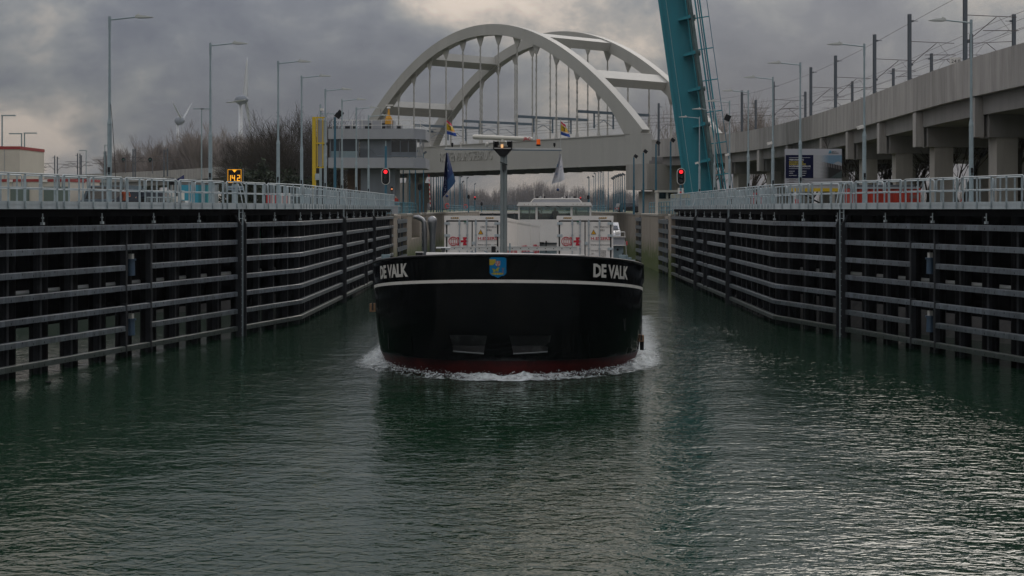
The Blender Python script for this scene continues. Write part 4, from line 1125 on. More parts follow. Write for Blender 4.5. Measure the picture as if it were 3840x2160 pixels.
# municipal shield on the stem
def shield():
    x0, x1 = bx(1835, 0), bx(1901, 0); z1, z0 = bz(965, -.05), bz(1042, -.05)
    BL, YE, WH, RD, OL = (.0, .18, .42), (.55, .38, .03), (.45, .36, .36), (.45, .04, .03), (.38, .36, .06)
    def pos(u, v):
        x = x0 + (x1 - x0) * u; w = z0 + (z1 - z0) * v
        th = 0
        lo, hi = 0, pi / 2
        for _ in range(24):
            th = (lo + hi) / 2
            if plan(3.9, th)[0] < abs(x): lo = th
            else: hi = th
        return V((x, plan(w, th)[1] - .03, w))
    def keep(u, v):
        x = abs(u - .5) * 2
        if v > .93: return x < .75 + (1 - v) * 3.2
        if v > .30: return x < .97
        if v > .10: return x < .97 * sqrt(max(0, 1 - ((.30 - v) / .22) ** 2 * .72))
        return x < max(.05, (v - .0) * 5.2) * .95
    def col(u, v):
        if u < .42 and v > .62 and v < .90:
            d = math.hypot(u - .02, (v - .88) * 1.15)
            if d < .13: return YE
            if d < .36: return OL if int(atan2(.9 - v, u) * 9) % 2 else YE
        if .36 < u < .64 and .56 < v < .82 and abs(u - .5) < .13 * min(1, (v - .54) / .08):
            for cx, cy in ((.42, .75), (.57, .75), (.50, .63)):
                if abs(u - cx) < .02 and abs(v - cy) < .055 or abs(u - cx) < .045 and (abs(v - cy - .05) < .014 or abs(v - cy + .05) < .014): return RD
            return WH
        # butterfly
        for cx, cy, a, rx, ry in ((.28, .39, .5, .13, .055), (.48, .43, -.7, .13, .06), (.30, .32, -.3, .09, .05), (.46, .35, .3, .10, .045)):
            dx, dy = u - cx, v - cy; X = dx * cos(a) - dy * sin(a); Y = dx * sin(a) + dy * cos(a)
            if (X / rx) ** 2 + (Y / ry) ** 2 < 1: return OL if (X / rx) ** 2 + (Y / ry) ** 2 < .65 else (.2, .2, .05)
        if ((u - .48) / .36) ** 2 + ((v - .20) / .055) ** 2 < 1: return YE if int(u * 23) % 3 else (.25, .28, .05)
        if abs(u - .78) < .035 and .24 < v < .46 and int(v * 60 + u * 30) % 2: return (.4, .12, .05)
        if abs(u - .78) < .10 and .40 < v < .52 and int(v * 70 + u * 50) % 3 == 0: return (.15, .2, .15)
        return BL
    printgrid('coat_of_arms', 44, 52, pos, col, printmat('shield_paint', .35), barge, keep=keep)
shield()
# anchor pockets
for a, b, sl in ((1684, 1827, 1), (1910, 2066, -1)):
    x0, x1 = bx(a, .2), bx(b, .2)
    def hv(x, w):
        lo, hi = 0, pi / 2
        for _ in range(22):
            th = (lo + hi) / 2
            if plan(w, th)[0] < abs(x): lo = th
            else: hi = th
        return plan(w, lo)[1]
    zt, zb = bz(1258, .3), bz(1317, .4); mb = MB(); n = 8; R = []
    for k in range(4):
        w = zt + (zb - zt) * k / 3
        R.append([V((x0 + (x1 - x0) * (i / n * (1 - .06 * k) + .03 * k), hv(x0 + (x1 - x0) * i / n, w) - .02 - .05 * (k == 3), w - (.06 * (i / n if sl > 0 else 1 - i / n)) * (k == 3))) for i in range(n + 1)])
    mb.loft(R, closed=False); mb.build('anchor_pocket', POCKET, barge, world=False)
    lg = MB().path([p + V((0, -.02, -.02)) for p in R[3]], .025, 5); lg.build('pocket_lip', mat('lip_grey', (.13, .14, .14), .5) if sl > 0 else bpy.data.materials['lip_grey'], barge, True, world=False)
# rubbing marks and seams on the bow plating
SCUFF = mat('scuff', (.035, .034, .032), .5, var=.6, vs=6)
rs_ = random.Random(21)
for k in range(9):
    side = -1 if k < 3 else 1; th = rs_.uniform(.95, 1.38); w0 = rs_.uniform(.3, 1.6); w1 = w0 + rs_.uniform(.25, .9); dth = rs_.uniform(-.03, .03); wd = rs_.uniform(.004, .009)
    A, B = [], []
    for q in range(7):
        f = q / 6; w = w0 + (w1 - w0) * f; a = th + dth * f; uu, vv_ = plan(w, a); u2, v2 = plan(w, a + wd)
        sh = sheer(vv_) * max(0, (w - 1.5) / 2); A.append(V((side * (uu + .006), vv_ - .006, w + sh))); B.append(V((side * (u2 + .006), v2 - .006, w + sh)))
    MB().loft([A, B], closed=False).build('rubbing_mark', SCUFF, barge, world=False)
for th in (-.62, .62, -1.12, 1.12):
    pts_ = []
    for q in range(12):
        w = .65 + 2.6 * q / 11; uu, vv_ = plan(w, abs(th)); pts_.append(V((math.copysign(uu, th), vv_ - .002, w + sheer(vv_) * max(0, (w - 1.5) / 2))))
    MB().path(pts_, .008, 4).build('weld_seam', HULL, barge, world=False)
# foredeck fittings
V1 = 2.4
wb_ = MB(); xa, xb = bx(1583, V1), bx(2168, V1)
rings = []
for i in range(25):
    f = i / 24; x = xa + (xb - xa) * f; y = V1 + 1.2 * abs(2 * f - 1) ** 2.2; zt_ = bz(948 if f < .5 else 948 + (f - .5) * 14, V1)
    rings.append([V((x, y, 3.6)), V((x, y, zt_ - .05)), V((x, y + .05, zt_)), V((x, y + .35, zt_)), V((x, y + .35, 3.6))])
wb_.loft(rings); wb_.build('wave_breaker', WHITE, barge, 'auto', world=False)
for px in (1571, 2179):
    x = bx(px, 3.0); z = bz(962 if px < 1900 else 972, 3.0)
    MB().box((x, 3.2, z + .06), (.25, .3, .16)).box((x, 3.2, z + .155), (.27, .32, .03), 1).build('roller_fairlead', [BLACK, WHITE], barge, world=False)
def bollard_pair(px, v, wpx, n):
    for k in range(n):
        x = bx(px + k * 14 * (1 if px > 1900 else -1), v + k * 1.1); z = bz(957 + (9 * k if px > 1900 else 4 * k), v + k * 1.1); r = wpx / 2 / 100
        MB().tube((x, v + k * 1.1, 3.2), (x, v + k * 1.1, z - .02), r, r, 16).tube((x, v + k * 1.1, z - .03), (x, v + k * 1.1, z + .02), r * 1.03, r * .98, 16).tube((x - r * .3, v + k * 1.1 - r * .9, z - .22), (x - r * .3, v + k * 1.1 - r * 1.25, z - .22), .035, n=8).build('bollard', BOLG, barge, 'auto', world=False)
bollard_pair(1447, 5.6, 34, 1); bollard_pair(2338, 6.0, 34, 3)
# stainless ventilators
for px, top, bend in ((1593, 815, -1), (1622, 812, 0)):
    v = 7.5; x = bx(px, v); zt = bz(top, v); z0 = 3.1
    if bend: pts = [(x, v, z0), (x, v, zt - .45), (x - .03, v, zt - .2), (x - .12, v, zt - .08), (x - .28, v - .02, zt), (x - .45, v - .05, zt + .02)]; rr = [.095, .095, .095, .095, .10, .06]
    else: pts = [(x, v, z0), (x, v, zt - .75), (x, v - .03, zt - .5), (x, v - .07, zt - .25), (x, v - .08, zt - .08), (x, v - .05, zt)]; rr = [.12, .12, .15, .19, .18, .08]
    MB().path(pts, rr, 14).build('ventilator_pipe', STAIN, barge, True, world=False)
# gangway plank lying across
v = 5.0; xa, xb = bx(1690, v), bx(2165, v); za, zb = bz(932, v), bz(933, v)
g = MB().box(((xa + xb) / 2, v, (za + zb) / 2), (xb - xa, .06, .14)).box(((xa + xb) / 2, v, (za + zb) / 2 + .075), (xb - xa, .12, .02))
for i in range(15): g.box((xa + .15 + i * .315, v - .033, za), (.035, .01, .035), 1)
g.tube((bx(1636, v), v, za + .02), (xa, v, za + .02), .035, n=8)
tag(g.build('gangway', [ALU, BLACK], None, world=False), None)
gw = bpy.data.objects['gangway']; gw.matrix_world = BMX
tag(gw, 'long aluminium gangway plank with holes lying across foredeck before containers', 'gangway')
# deck clutter
for px, py, r_ in ((1662, 936, .07), (1858, 950, .10), (1900, 952, .10)):
    v = 3.4; x, z = bx(px, v), bz(py, v); MB().tube((x, v, z - .1), (x, v, z + .02), r_ * .8, r_ * 1.15, 12).tube((x, v, z + .02), (x, v, z + .05), r_ * 1.2, r_ * 1.2, 12).build('vent_cap', WORN, barge, 'auto', world=False)
for px, py, px2, py2 in ((1764, 944, 1800, 953), (2003, 947, 1960, 946), (1783, 930, 1783, 955), (1816, 941, 1836, 952)):
    v = 3.0; MB().tube(bloc(px, py, v), bloc(px2, py2, v), .022, n=6).build('mooring_fitting', BSTEEL, barge, world=False)
v = 3.3; MB().box(bloc(1851, 936, v), (.16, .1, .24)).box(bloc(1848, 922, v), (.12, .08, .12), 1).build('winch_lever', [BLACK, ALU], barge, world=False)
MB().tube(bloc(1912, 955, v), bloc(1912, 912, v), .03, n=6).build('stanchion', BOLG, barge, world=False)
# ------------------------------------------------------------------ foremast with radar
v = 3.4
mx, zt, z0 = bx(1888, v), bz(560, v), 3.1
MB().tube((mx - .05, v, z0), (mx - .05, v, zt), .075, .075, 12).tube((mx + .06, v + .03, z0), (mx + .06, v + .03, zt), .075, .075, 12).box((mx, v + .02, (z0 + zt) / 2), (.10, .06, zt - z0)).build('foremast', mat('mast_grey', (.22, .25, .25), .4, .3), barge, 'auto', world=False)
ya = bloc(1668, 556, v); yb = bloc(2106, 559, v)
arm = MB().box((ya + yb) / 2, ((yb - ya).length, .10, .06), 0, ((yb - ya).normalized(), V((0, 1, 0)), V((0, 0, 1))))
for px in (1722, 1860, 1950, 2052): arm.box(bloc(px, 563, v), (.05, .05, .04))
arm.box((ya + yb) / 2 + V((0, -.01, -.05)), ((yb - ya).length, .10, .035), 1, ((yb - ya).normalized(), V((0, 1, 0)), V((0, 0, 1)))); arm.build('cross_arm', [ALU, BSTEEL], barge, world=False)  # dark lower strip colours in the arm's shaded underside
hb = bloc(1886, 545, v); hw = (bx(1920, v) - bx(1853, v))
MB().box(hb + V((-hw / 2, 0, 0)), (.03, .35, .3)).box(hb + V((hw / 2, 0, 0)), (.03, .35, .3)).box(hb + V((0, .12, 0)), (hw, .03, .30)).box(hb + V((0, 0, -.15)), (hw, .36, .02)).prism([(-hw / 2, -.16), (hw / 2, -.16), (.1, -.42), (-.1, -.42)], hb + V((0, -.14, 0)), (1, 0, 0), (0, 0, 1), (0, .28, 0)).build('lamp_box', BLACK, barge, world=False)
MB().tube(hb + V((0, 0, -.02)), hb + V((0, 0, .12)), .16, .15, 14).tube(hb + V((0, 0, .12)), hb + V((0, 0, .2)), .15, .06, 14).box(hb + V((0, -.02, -.03)), (.36, .12, .05)).build('radar_motor', LAMPH, barge, 'auto', world=False)
MB().tube(hb + V((-.02, -.2, -.1)), hb + V((-.02, -.2, .02)), .045, .045, 10).build('masthead_lamp', NAVL, barge, world=False)
ra, rb = bloc(1775, 515, v - .1), bloc(1996, 521, v - .1)
ra.y -= .25; rb.y += .1
sc_ = MB().path([ra, ra.lerp(rb, .03), ra.lerp(rb, .97), rb], [.07, .095, .08, .07], 12); sc_.tube((ra + rb) / 2 + V((-.02, 0, -.15)), (ra + rb) / 2, .09, .07, 10)
sc_.build('radar_scanner', mat('scanner_white', (.66, .63, .55), .4), barge, 'auto', world=False)
X_ = (rb - ra).normalized()
put_text('scanner_letters', 'JRC', .11, REDLOGO, ra.lerp(rb, .855) + V((0, -.092, -.052)), X_, (0, 0, 1), barge, fit=.27, bold=.02)
p = bloc(2019, 548, v); MB().tube(p, p + V((0, 0, .06)), .08, .085, 12, 1).tube(p + V((0, 0, .06)), p + V((0, 0, .25)), .072, .068, 12).build('orange_beacon', [BEACON, BLACK], barge, 'auto', world=False)
for px in (1696, 2079):
    p = bloc(px, 552, v); MB().tube(p, p + V((0, 0, .07)), .012, .04, 8).tube(p + V((0, 0, .07)), p + V((0, 0, .16)), .042, .042, 8).build('nav_light', BLACK, barge, world=False)
p = bloc(1728, 554, v); MB().tube(p, p + V((0, 0, .16)), .02, n=8).tube(p + V((0, 0, .16)), p + V((0, 0, .20)), .055, n=10).build('gps_antenna', WHITE, barge, world=False)
p = bloc(1826, 548, v); MB().sphere(p + V((0, 0, .06)), .065, sc=(1, 1, 1.2)).tube(p + V((0, 0, -.05)), p + V((0, 0, .03)), .02, n=6).build('camera_dome', WHITE, barge, True, world=False)
p = bloc(1886, 616, v - .15); MB().box(p + V((.03, 0, .03)), (.28, .16, .025), 0, (V((.9, 0, -.35)).normalized(), V((0, 1, 0)), V((.35, 0, .9)).normalized())).box(p + V((.05, .02, -.12)), (.14, .12, .2), 1).build('deck_floodlight', [BLACK, WORN], barge, world=False)
# flag staffs
for px, pt in ((1673, 443), (2102, 446)):
    MB().tube(bloc(px, 555, v), bloc(px, pt, v), .014, n=6).build('flag_staff', LAMPH, barge, world=False)
def flag(label, outline, colf, seed, vv, nx=26, ny=34, wav=.06, name='flag', letters=()):
    """outline: four photo pixels tl, tr, br, bl; bent into folds"""
    t = thing(name, label, 'flag', BO, BROT, 'flags on the foremast')
    c = [bloc(px, py, vv) for px, py in outline]
    def pos(u, v_):
        p = (c[3].lerp(c[2], u)).lerp(c[0].lerp(c[1], u), v_)
        return p + V((0, wav * sin(u * 5 + v_ * 3 + seed) * u + wav * .6 * sin(u * 9 - v_ * 2), wav * .25 * sin(u * 7 + seed) * u))
    printgrid('cloth', nx, ny, pos, colf, PRINT, t, smooth=True)
    return t, pos
def hf(u, v):
    x, y = u, v
    if y > .86 - .10 * x: return (.55, .02, .06)
    if y > .80 - .10 * x: return (.62, .55, .5)
    if y < .22 + .04 * x: return (.02, .07, .32)
    if y < .30 + .04 * x: return (.62, .55, .5)
    # black strokes
    for (x0, y0, x1, y1) in ((.30, .75, .50, .55), (.50, .55, .42, .40), (.62, .80, .40, .33), (.25, .62, .60, .62), (.72, .72, .50, .42)):
        dx, dy = x1 - x0, y1 - y0; q = max(0, min(1, ((x - x0) * dx + (y - y0) * dy) / (dx * dx + dy * dy)))
        if math.hypot(x - x0 - q * dx, y - y0 - q * dy) < .028: return (.02, .02, .02)
    k = max(0, min(1, (.55 - y) / .25)); return (.62, .42 - .27 * k * x, .02)
flag('red yellow and blue house flag at left end of the mast cross arm', [(1675, 450), (1690, 462), (1714, 512), (1676, 503)], hf, 0.4, v, wav=.05)
flag('red yellow and blue house flag at right end of the mast cross arm', [(2104, 455), (2120, 468), (2139, 516), (2103, 505)], hf, 1.3, v, wav=.05)
def bf(u, v):
    d = math.hypot((u - .62) * 1.0, (v - .60) * 1.5)
    if .14 < d < .19 and (u < .68): return (.35, .42, .5)
    if u < .34: 
        if .05 < v < .42 and abs(u - .20) < .07 and int(v * 60) % 4 and int(u * 70 + v * 30) % 3 == 0: return (.3, .36, .45)
        return (.008, .012, .05)
    if v < .30: return (.03, .09, .20)
    return (.012, .035, .13)
flag('long dark blue flag hanging from left end of the mast cross arm', [(1673, 572), (1677, 572), (1709, 682), (1658, 742)], bf, 0, v, 30, 44, .10)
def wf(u, v):
    if v < .18: return (.60, .60, .62)
    if .50 < v < .56 and .55 < u < .95 and int(u * 50) % 3: return (.25, .3, .4)
    if .40 < v < .43 and .55 < u < .9 and int(u * 60) % 3: return (.4, .42, .48)
    if .28 < v < .36 and .1 < u < .45 and int(u * 40) % 3: return (.28, .32, .42)
    if u < .18 and .55 < v < .65: return (.1, .25, .4)
    return (.52, .51, .54) if u < .48 else (.62, .61, .63)
flag('long white flag hanging from right end of the mast cross arm', [(2102, 576), (2104, 576), (2117, 676), (2068, 690)], wf, 1, v, 30, 40, .10)
for px, py, l in ((1676, 735, 'small dark weight ball below the dark blue flag'), (2092, 711, 'small blue weight ball below the white flag')):
    o = MB().sphere(bloc(px, py, v), .055).tube(bloc(px, py - 5, v), bloc(px + 6, py - 160, v), .006, n=4).build('flag_weight', mat('ball_' + str(px), (.03, .06, .16), .25), None, True, world=False)
    o.matrix_world = BMX; tag(o, l, 'flag weight')
# ------------------------------------------------------------------ reefer containers
CW, CH, CL = 2.5, 2.9, 13.6
def container_body(parent):
    b = MB(); b.box((0, CL / 2 + .06, CH / 2), (CW - .02, CL - .12, CH - .04)); b.build('body', WHITEC, parent, world=False)
    f = MB()
    for s in (-1, 1):
        f.box((s * (CW / 2 - .06), .06, CH / 2), (.12, .14, CH)); f.box((s * (CW / 2 - .06), CL - .06, CH / 2), (.13, .14, CH))
    f.prism([(-CW / 2, CH - .2), (CW / 2, CH - .2), (CW / 2, CH - .05), (CW / 2 - .05, CH), (-CW / 2 + .05, CH), (-CW / 2, CH - .05)], (0, -.012, 0), (1, 0, 0), (0, 0, 1), (0, .15, 0)); f.box((0, .06, .09), (CW - .2, .14, .18))
    f.build('frame', WHITEC, parent, world=False)
    sd = MB()
    for s in (-1, 1): sd.box((s * CW / 2, CL / 2, CH - .1), (.03, CL - .1, .16)); sd.box((s * CW / 2, CL / 2, .1), (.03, CL - .1, .18))
    sd.build('side_rail', WHITEC, parent, world=False)
def side_marks(t):
    for s in (1,):
        X = V((0, -1 if s < 0 else 1, 0))
        put_text('side_lettering', 'H.ESSERS', .62, REDLOGO, (s * (CW / 2 + .012), 3.4 if s > 0 else 9, .85), X, (0, 0, 1), t, fit=5.6, bold=.02)
        put_text('side_lettering', 'H.ESSERS', .5, REDLOGO, (s * (CW / 2 + .012), 9.6, .85), X, (0, 0, 1), t, fit=3.0, bold=.02)
        MB().box((s * (CW / 2 + .008), 5.9, .62), (.006, 5.4, .07)).build('side_stripe', mat('pale_red_%d' % random.randrange(10 ** 6), (.5, .2, .18), .5), t, world=False)
def doors(t, number, full):
    zt, zb = CH - .22, .14
    MB().box((0, -.005, (zt + zb) / 2), (CW - .16, .03, zt - zb)).build('gasket', BLACK, t, world=False)
    for s in (-1, 1):
        x0, x1 = (s * .025, s * (CW / 2 - .145)); x0, x1 = min(x0, x1), max(x0, x1)
        d = MB().box(((x0 + x1) / 2, -.03, (zt - .05 + zb) / 2), (x1 - x0, .05, zt - .05 - zb)).build('door', WHITEC, t, world=False)
        for f in ((.50, .82) if s < 0 else (.13, .57)):
            x = (x0 + (x1 - x0) * f) if s < 0 else (x0 + (x1 - x0) * f)
            b = MB().tube((x, -.085, .1), (x, -.085, CH - .16), .02, n=8)
            for z in (CH - .36, CH - .26): b.box((x, -.075, z), (.085, .05, .1))
            for z in (CH - .86, CH - 1.46, CH - 2.0): b.box((x, -.075, z), (.09, .04, .045))
            b.build('locking_bar', mat('bar_grey', (.42, .46, .48), .45, .3) if 'bar_grey' not in bpy.data.materials else bpy.data.materials['bar_grey'], d, world=False)
        for z in (CH - .34, CH - .88, CH - 1.46, CH - 2.1): MB().box((s * (CW / 2 - .13), -.065, z), (.24, .04, .11)).build('hinge', GALVL, d, world=False)
    MB().box((.06, -.08, CH - 1.22), (.12, .05, .13)).build('door_stop', GALVL, t, world=False)
    Y = -.062
    # globe and HE mark
    cx, cz, R = -.84, CH - 1.14, .195
    gl = MB(); rg = lambda rx, a0, a1, n=20: [V((cx + rx * sin(a0 + (a1 - a0) * i / n), Y, cz + R * cos(a0 + (a1 - a0) * i / n))) for i in range(n + 1)]
    gl.path(rg(R, 0, 2 * pi, 28)[:-1], .016, 4, closed=True)
    gl.path(rg(.10, 0, 2 * pi, 24)[:-1], .011, 4, closed=True); gl.tube((cx, Y, cz - R), (cx, Y, cz + R), .011, n=4)
    for s in (-1, 1): gl.path([V((cx - .16 + .32 * i / 8, Y, cz + s * (.13 - .05 * (1 - ((i - 4) / 4) ** 2)))) for i in range(9)], .008, 4)
    gl.build('globe_mark', REDLOGO, t, world=False)
    hm = MB(); pz = lambda poly: hm.prism([(cx + a, cz + b) for a, b in poly], (0, Y + .004, 0), (1, 0, 0), (0, 0, 1), (0, -.008, 0))
    arc = [(.23 * cos(a), .23 * sin(a)) for a in [(-.9 + 1.8 * i / 10) for i in range(11)]]
    pz([(.15, -.185)] + arc + [(.15, .185), (.30, .185), (.30, -.185)])
    pz([(.33, -.045), (.45, -.045), (.42, -.185), (.63, -.185), (.65, -.10), (.55, -.09), (.55, -.06), (.66, -.045), (.66, .045), (.55, .06), (.55, .09), (.65, .10), (.63, .185), (.42, .185), (.45, .045), (.33, .045)])
    hm.build('logo_mark', REDLOGO, t, world=False)
    tx = lambda n, s, size, m, x, z, w, b=0.0: put_text(n, s, size, m, (x, Y, z), (1, 0, 0), (0, 0, 1), t, fit=w, bold=b)
    tx('container_number', 'CTRU', .085, TXTG, .375, CH - .54, .19); tx('container_number', number, .085, TXTG, .66, CH - .54, .42)
    tx('container_number', 'RPRG', .085, TXTG, .66, CH - .685, .20)
    MB().prism([(.26, CH - .83), (.50, CH - .83), (.38, CH - .61)], (0, Y + .004, 0), (1, 0, 0), (0, 0, 1), (0, -.006, 0)).build('warning_sticker', BLACK, t, world=False)
    MB().prism([(.287, CH - .817), (.473, CH - .817), (.38, CH - .643)], (0, Y - .003, 0), (1, 0, 0), (0, 0, 1), (0, -.006, 0)).build('warning_sticker_fill', mat('sticker_yellow', (.65, .33, .0), .5) if 'sticker_yellow' not in bpy.data.materials else bpy.data.materials['sticker_yellow'], t, world=False)
    tx('company_name', 'H.ESSERS', .125, REDLOGO, .25, CH - 1.07, .85, .012)
    MB().box((.675, Y, CH - 1.115), (.85, .006, .010)).build('underline', TXTG, t, world=False)
    tx('web_address', 'www.essers.com', .07, TXTB, .25, CH - 1.315, .85)
    for i, (a, b) in enumerate((('MAX GROSS', '34 000 kg'), ('', '74 960 lb'), ('TARE', '6 070 kg'), ('', '13 370 lb'), ('PAYLOAD', '27 930 kg'), ('', '61 590 lb'))):
        z = CH - 1.57 - i * .065
        if a: tx('weight_marking', a, .042, TXTG, .28, z, .3 if len(a) > 5 else .1)
        tx('weight_marking', b, .042, TXTG, .68, z, .24)
    MB().prism([(-.37, CH - .235), (-.27, CH - .235), (-.27, CH - .30), (-.37, CH - .30)], (0, Y + .004, 0), (1, 0, 0), (0, 0, 1), (0, -.006, 0)).build('green_sticker', mat('sticker_green', (.01, .12, .07), .5) if 'sticker_green' not in bpy.data.materials else bpy.data.materials['sticker_green'], t, world=False)
    MB().tube((-.32, Y + .004, CH - .335), (-.32, Y - .003, CH - .335), .05, n=12).build('badge', LAMPH, t, world=False)
    for s in (-1, 1):
        for i in range(8): MB().box((s * .78 + (i - 3.5) * .045, -.016, CH - .10), (.044, .012, .05), 0, (V((1, 0, .0)), V((0, 1, 0)), V((.35, 0, 1)))).build('hazard_mark', bpy.data.materials['sticker_yellow'] if i % 2 else BLACK, t, world=False)
CV = 13.9
def container(label, cx, k, number=None, full=False, side=False):
    p = BMX @ V((cx, CV + k * 13.85, ctop - CH))
    t = thing('reefer_container', label, 'container', p, BROT, 'reefer containers in the barge hold')
    container_body(t)
    if number: doors(t, number, full)
    if side: side_marks(t)
    return t
ctop = bz(809, CV, 1984)
cL, cR = (bx(1667, CV) + bx(1875, CV)) / 2, (bx(2087, CV) + bx(2301, CV)) / 2
container('white reefer container CTRU 950103 6 at the front of left column', cL, 0, '950103 6', side=True)
container('white reefer container CTRU 950116 5 at the front of right column', cR, 0, '950116 5', True)
container('white reefer container second in the left column, its lettered side showing', cL, 1, side=True)
container('white reefer container third in the left column, nearest the wheelhouse', cL, 2, side=True)
# ------------------------------------------------------------------ wheelhouse and stern accommodation
VW = 60.0
def wheelhouse():
    x0, x1 = bx(1946, VW), bx(2214, VW); cx = (x0 + x1) / 2; w = x1 - x0
    zr, zs, zw0, zw1 = bz(759, VW, 2080), bz(772, VW, 2080), bz(823, VW, 2080), bz(775, VW, 2080)
    MB().prism([(-w / 2 - .15, zs), (w / 2 + .15, zs), (w / 2 + .02, zr), (-w / 2 - .02, zr)], (cx, VW - .35, 0), (1, 0, 0), (0, 0, 1), (0, 4.6, 0)).build('wheelhouse_roof', WHITE, barge, world=False)
    for i in range(8):
        q = (-.42 + i * .055) if i < 4 else (.26 + (i - 4) * .055)
        MB().tube((cx + q * w, VW - .36, (zr + zs) / 2 - .02), (cx + q * w, VW - .34, (zr + zs) / 2 - .02), .03, n=6).build('roof_lamp', WOOD, barge, world=False)
    ru = MB(); za = bz(746, VW + 1, 2080); rx0, rx1 = bx(1990, VW + 1), bx(2182, VW + 1)
    ru.prism([(rx0, zr), (rx1, zr), (rx1 - .25, za), (rx0 + .25, za)], (0, VW + .6, 0), (1, 0, 0), (0, 0, 1), (0, 1.8, 0)); ru.build('roof_hatch', CLAD, barge, world=False)
    ex = MB()
    for a, b in ((rx0, rx0 + .25), (rx1, rx1 - .25)): ex.tube((a, VW + .58, zr), (b, VW + .58, za), .04, n=6)
    ex.tube((rx0 + .25, VW + .58, za), (rx1 - .25, VW + .58, za), .04, n=6); ex.build('hatch_edge', WHITE, barge, world=False)
    # posts, sill, glazing
    MB().box((cx, VW + 2, (zw0 + bz(900, VW, 2080)) / 2 - .1), (w, 4.0, zw0 - bz(900, VW, 2080) + .2)).build('lower_wall', WHITE, barge, world=False)
    posts = [1946, 2012, 2143, 2214]
    for px in posts: MB().box((bx(px, VW), VW + .04, (zw0 + zs) / 2), (.16 if px in (2012, 2143) else .12, .1, zs - zw0)).build('window_post', WHITE, barge, world=False)
    MB().box((cx, VW + .03, zw1 + .02), (w, .09, .08)).build('window_head', WHITE, barge, world=False)
    for a, b in zip(posts, posts[1:]):
        xa, xb = bx(a, VW) + .08, bx(b, VW) - .08
        MB().box(((xa + xb) / 2, VW + .05, (zw0 + zw1) / 2), (xb - xa, .012, zw1 - zw0)).build('window_pane', GLASS, barge, world=False)
    for s in (x0, x1): MB().box((s, VW + 2, (zw0 + zw1) / 2), (.02, 3.6, zw1 - zw0)).build('side_window', GLASS, barge, world=False)
    for px in (1985, 2030, 2160): MB().box((bx(px, VW + 3.6), VW + 3.8, (zw0 + zw1) / 2), (.1, .1, zw1 - zw0)).build('rear_post', WHITE, barge, world=False)
    MB().box((cx + .2, VW + .9, zw0 - .05), (w * .6, .5, .5)).build('console', BLACK, barge, world=False)
    MB().box((cx, VW + 3.9, (zw0 + zw1) / 2 - .5), (w, .06, .5)).build('rear_wall', CLADD, barge, world=False)
    for a, b in ((2045, 2062), (2086, 2103)): MB().tube(bloc(a, 772, VW - .05), bloc(b, 778, VW - .05), .02, n=5).build('wiper', BLACK, barge, world=False)
    for px, k in ((2014, 0), (2042, 0), (2125, 0), (2156, 0), (2027, 1), (2144, 1)):
        z = za; x = bx(px, VW + 1)
        if k: MB().box((x, VW + 1, z + .14), (.26, .2, .16)).box((x, VW + .89, z + .14), (.2, .02, .11), 1).tube((x, VW + 1, z), (x, VW + 1, z + .08), .03, n=6).build('searchlight', [BLACK, ALU], barge, world=False)
        else: MB().tube((x, VW + 1, z), (x, VW + 1, z + .1), .02, .05, 8).tube((x, VW + 1, z + .1), (x, VW + 1, z + .2), .055, n=8).build('nav_light', BLACK, barge, world=False)
    for px, py in ((2003, 690), (2036, 700), (2132, 715), (2166, 690), (2116, 722)): MB().tube((bx(px, VW + 1), VW + 1, za), (bx(px, VW + 1), VW + 1, bz(py, VW + 1, px)), .015, n=4).build('whip_antenna', WHITE, barge, world=False)
    p = bloc(2108, 742, VW + 1); MB().tube((p.x, p.y, za), p, .03, n=6).tube(p, p + V((0, 0, .06)), .07, n=8).build('gps_antenna', WHITE, barge, world=False)
    # accommodation block below
    ax0, ax1 = bx(1958, VW), bx(2344, VW); z_up, z_mid, z_lo = bz(888, VW, 2330), bz(920, VW, 2330), bz(985, VW, 2330)
    MB().box(((ax0 + ax1) / 2, VW + 6.2, (z_mid + z_up) / 2), (ax1 - ax0, 11.4, z_up - z_mid)).build('accommodation', CLAD, barge, world=False)
    for z in (z_up, z_mid): MB().box(((ax0 + ax1) / 2, VW + .45, z), (ax1 - ax0 + .1, .16, .08)).build('white_rubbing_strip', WHITE, barge, world=False)
    MB().box(((ax0 + ax1) / 2 - .06, VW + 6.4, (z_mid + z_lo) / 2 - .05), (ax1 - ax0 - .12, 11.3, z_mid - z_lo)).build('engine_casing', BOLG, barge, world=False)
    for px, py in ((2316, 936), (2336, 953)): MB().tube(bloc(px, py, VW + .7), bloc(px, py, VW + .8), .09, n=10).build('porthole', BLACK, barge, world=False)
    MB().tube(bloc(2305, 869, VW), bloc(2343, 870, VW), .035, n=6).tube(bloc(2343, 870, VW), bloc(2343, 888, VW), .03, n=6).tube(bloc(2310, 870, VW), bloc(2310, 888, VW), .03, n=6).build('deck_rail', WHITE, barge, world=False)
    MB().tube(bloc(2346, 905, VW), bloc(2350, 985, VW), .03, n=6).build('gangway_post', LAMPH, barge, world=False)
    MB().box(bloc(2349, 912, VW + .2), (.16, .2, .3)).build('port_side_light', RED, barge, world=False)
    dk = bloc(2030, 920, VW - .3); MB().box(bloc(2018, 912, VW - .1), (.9, .1, .16)).box(bloc(2048, 925, VW - .1), (.1, .1, .9)).build('door_frame', BLACK, barge, world=False)
wheelhouse()
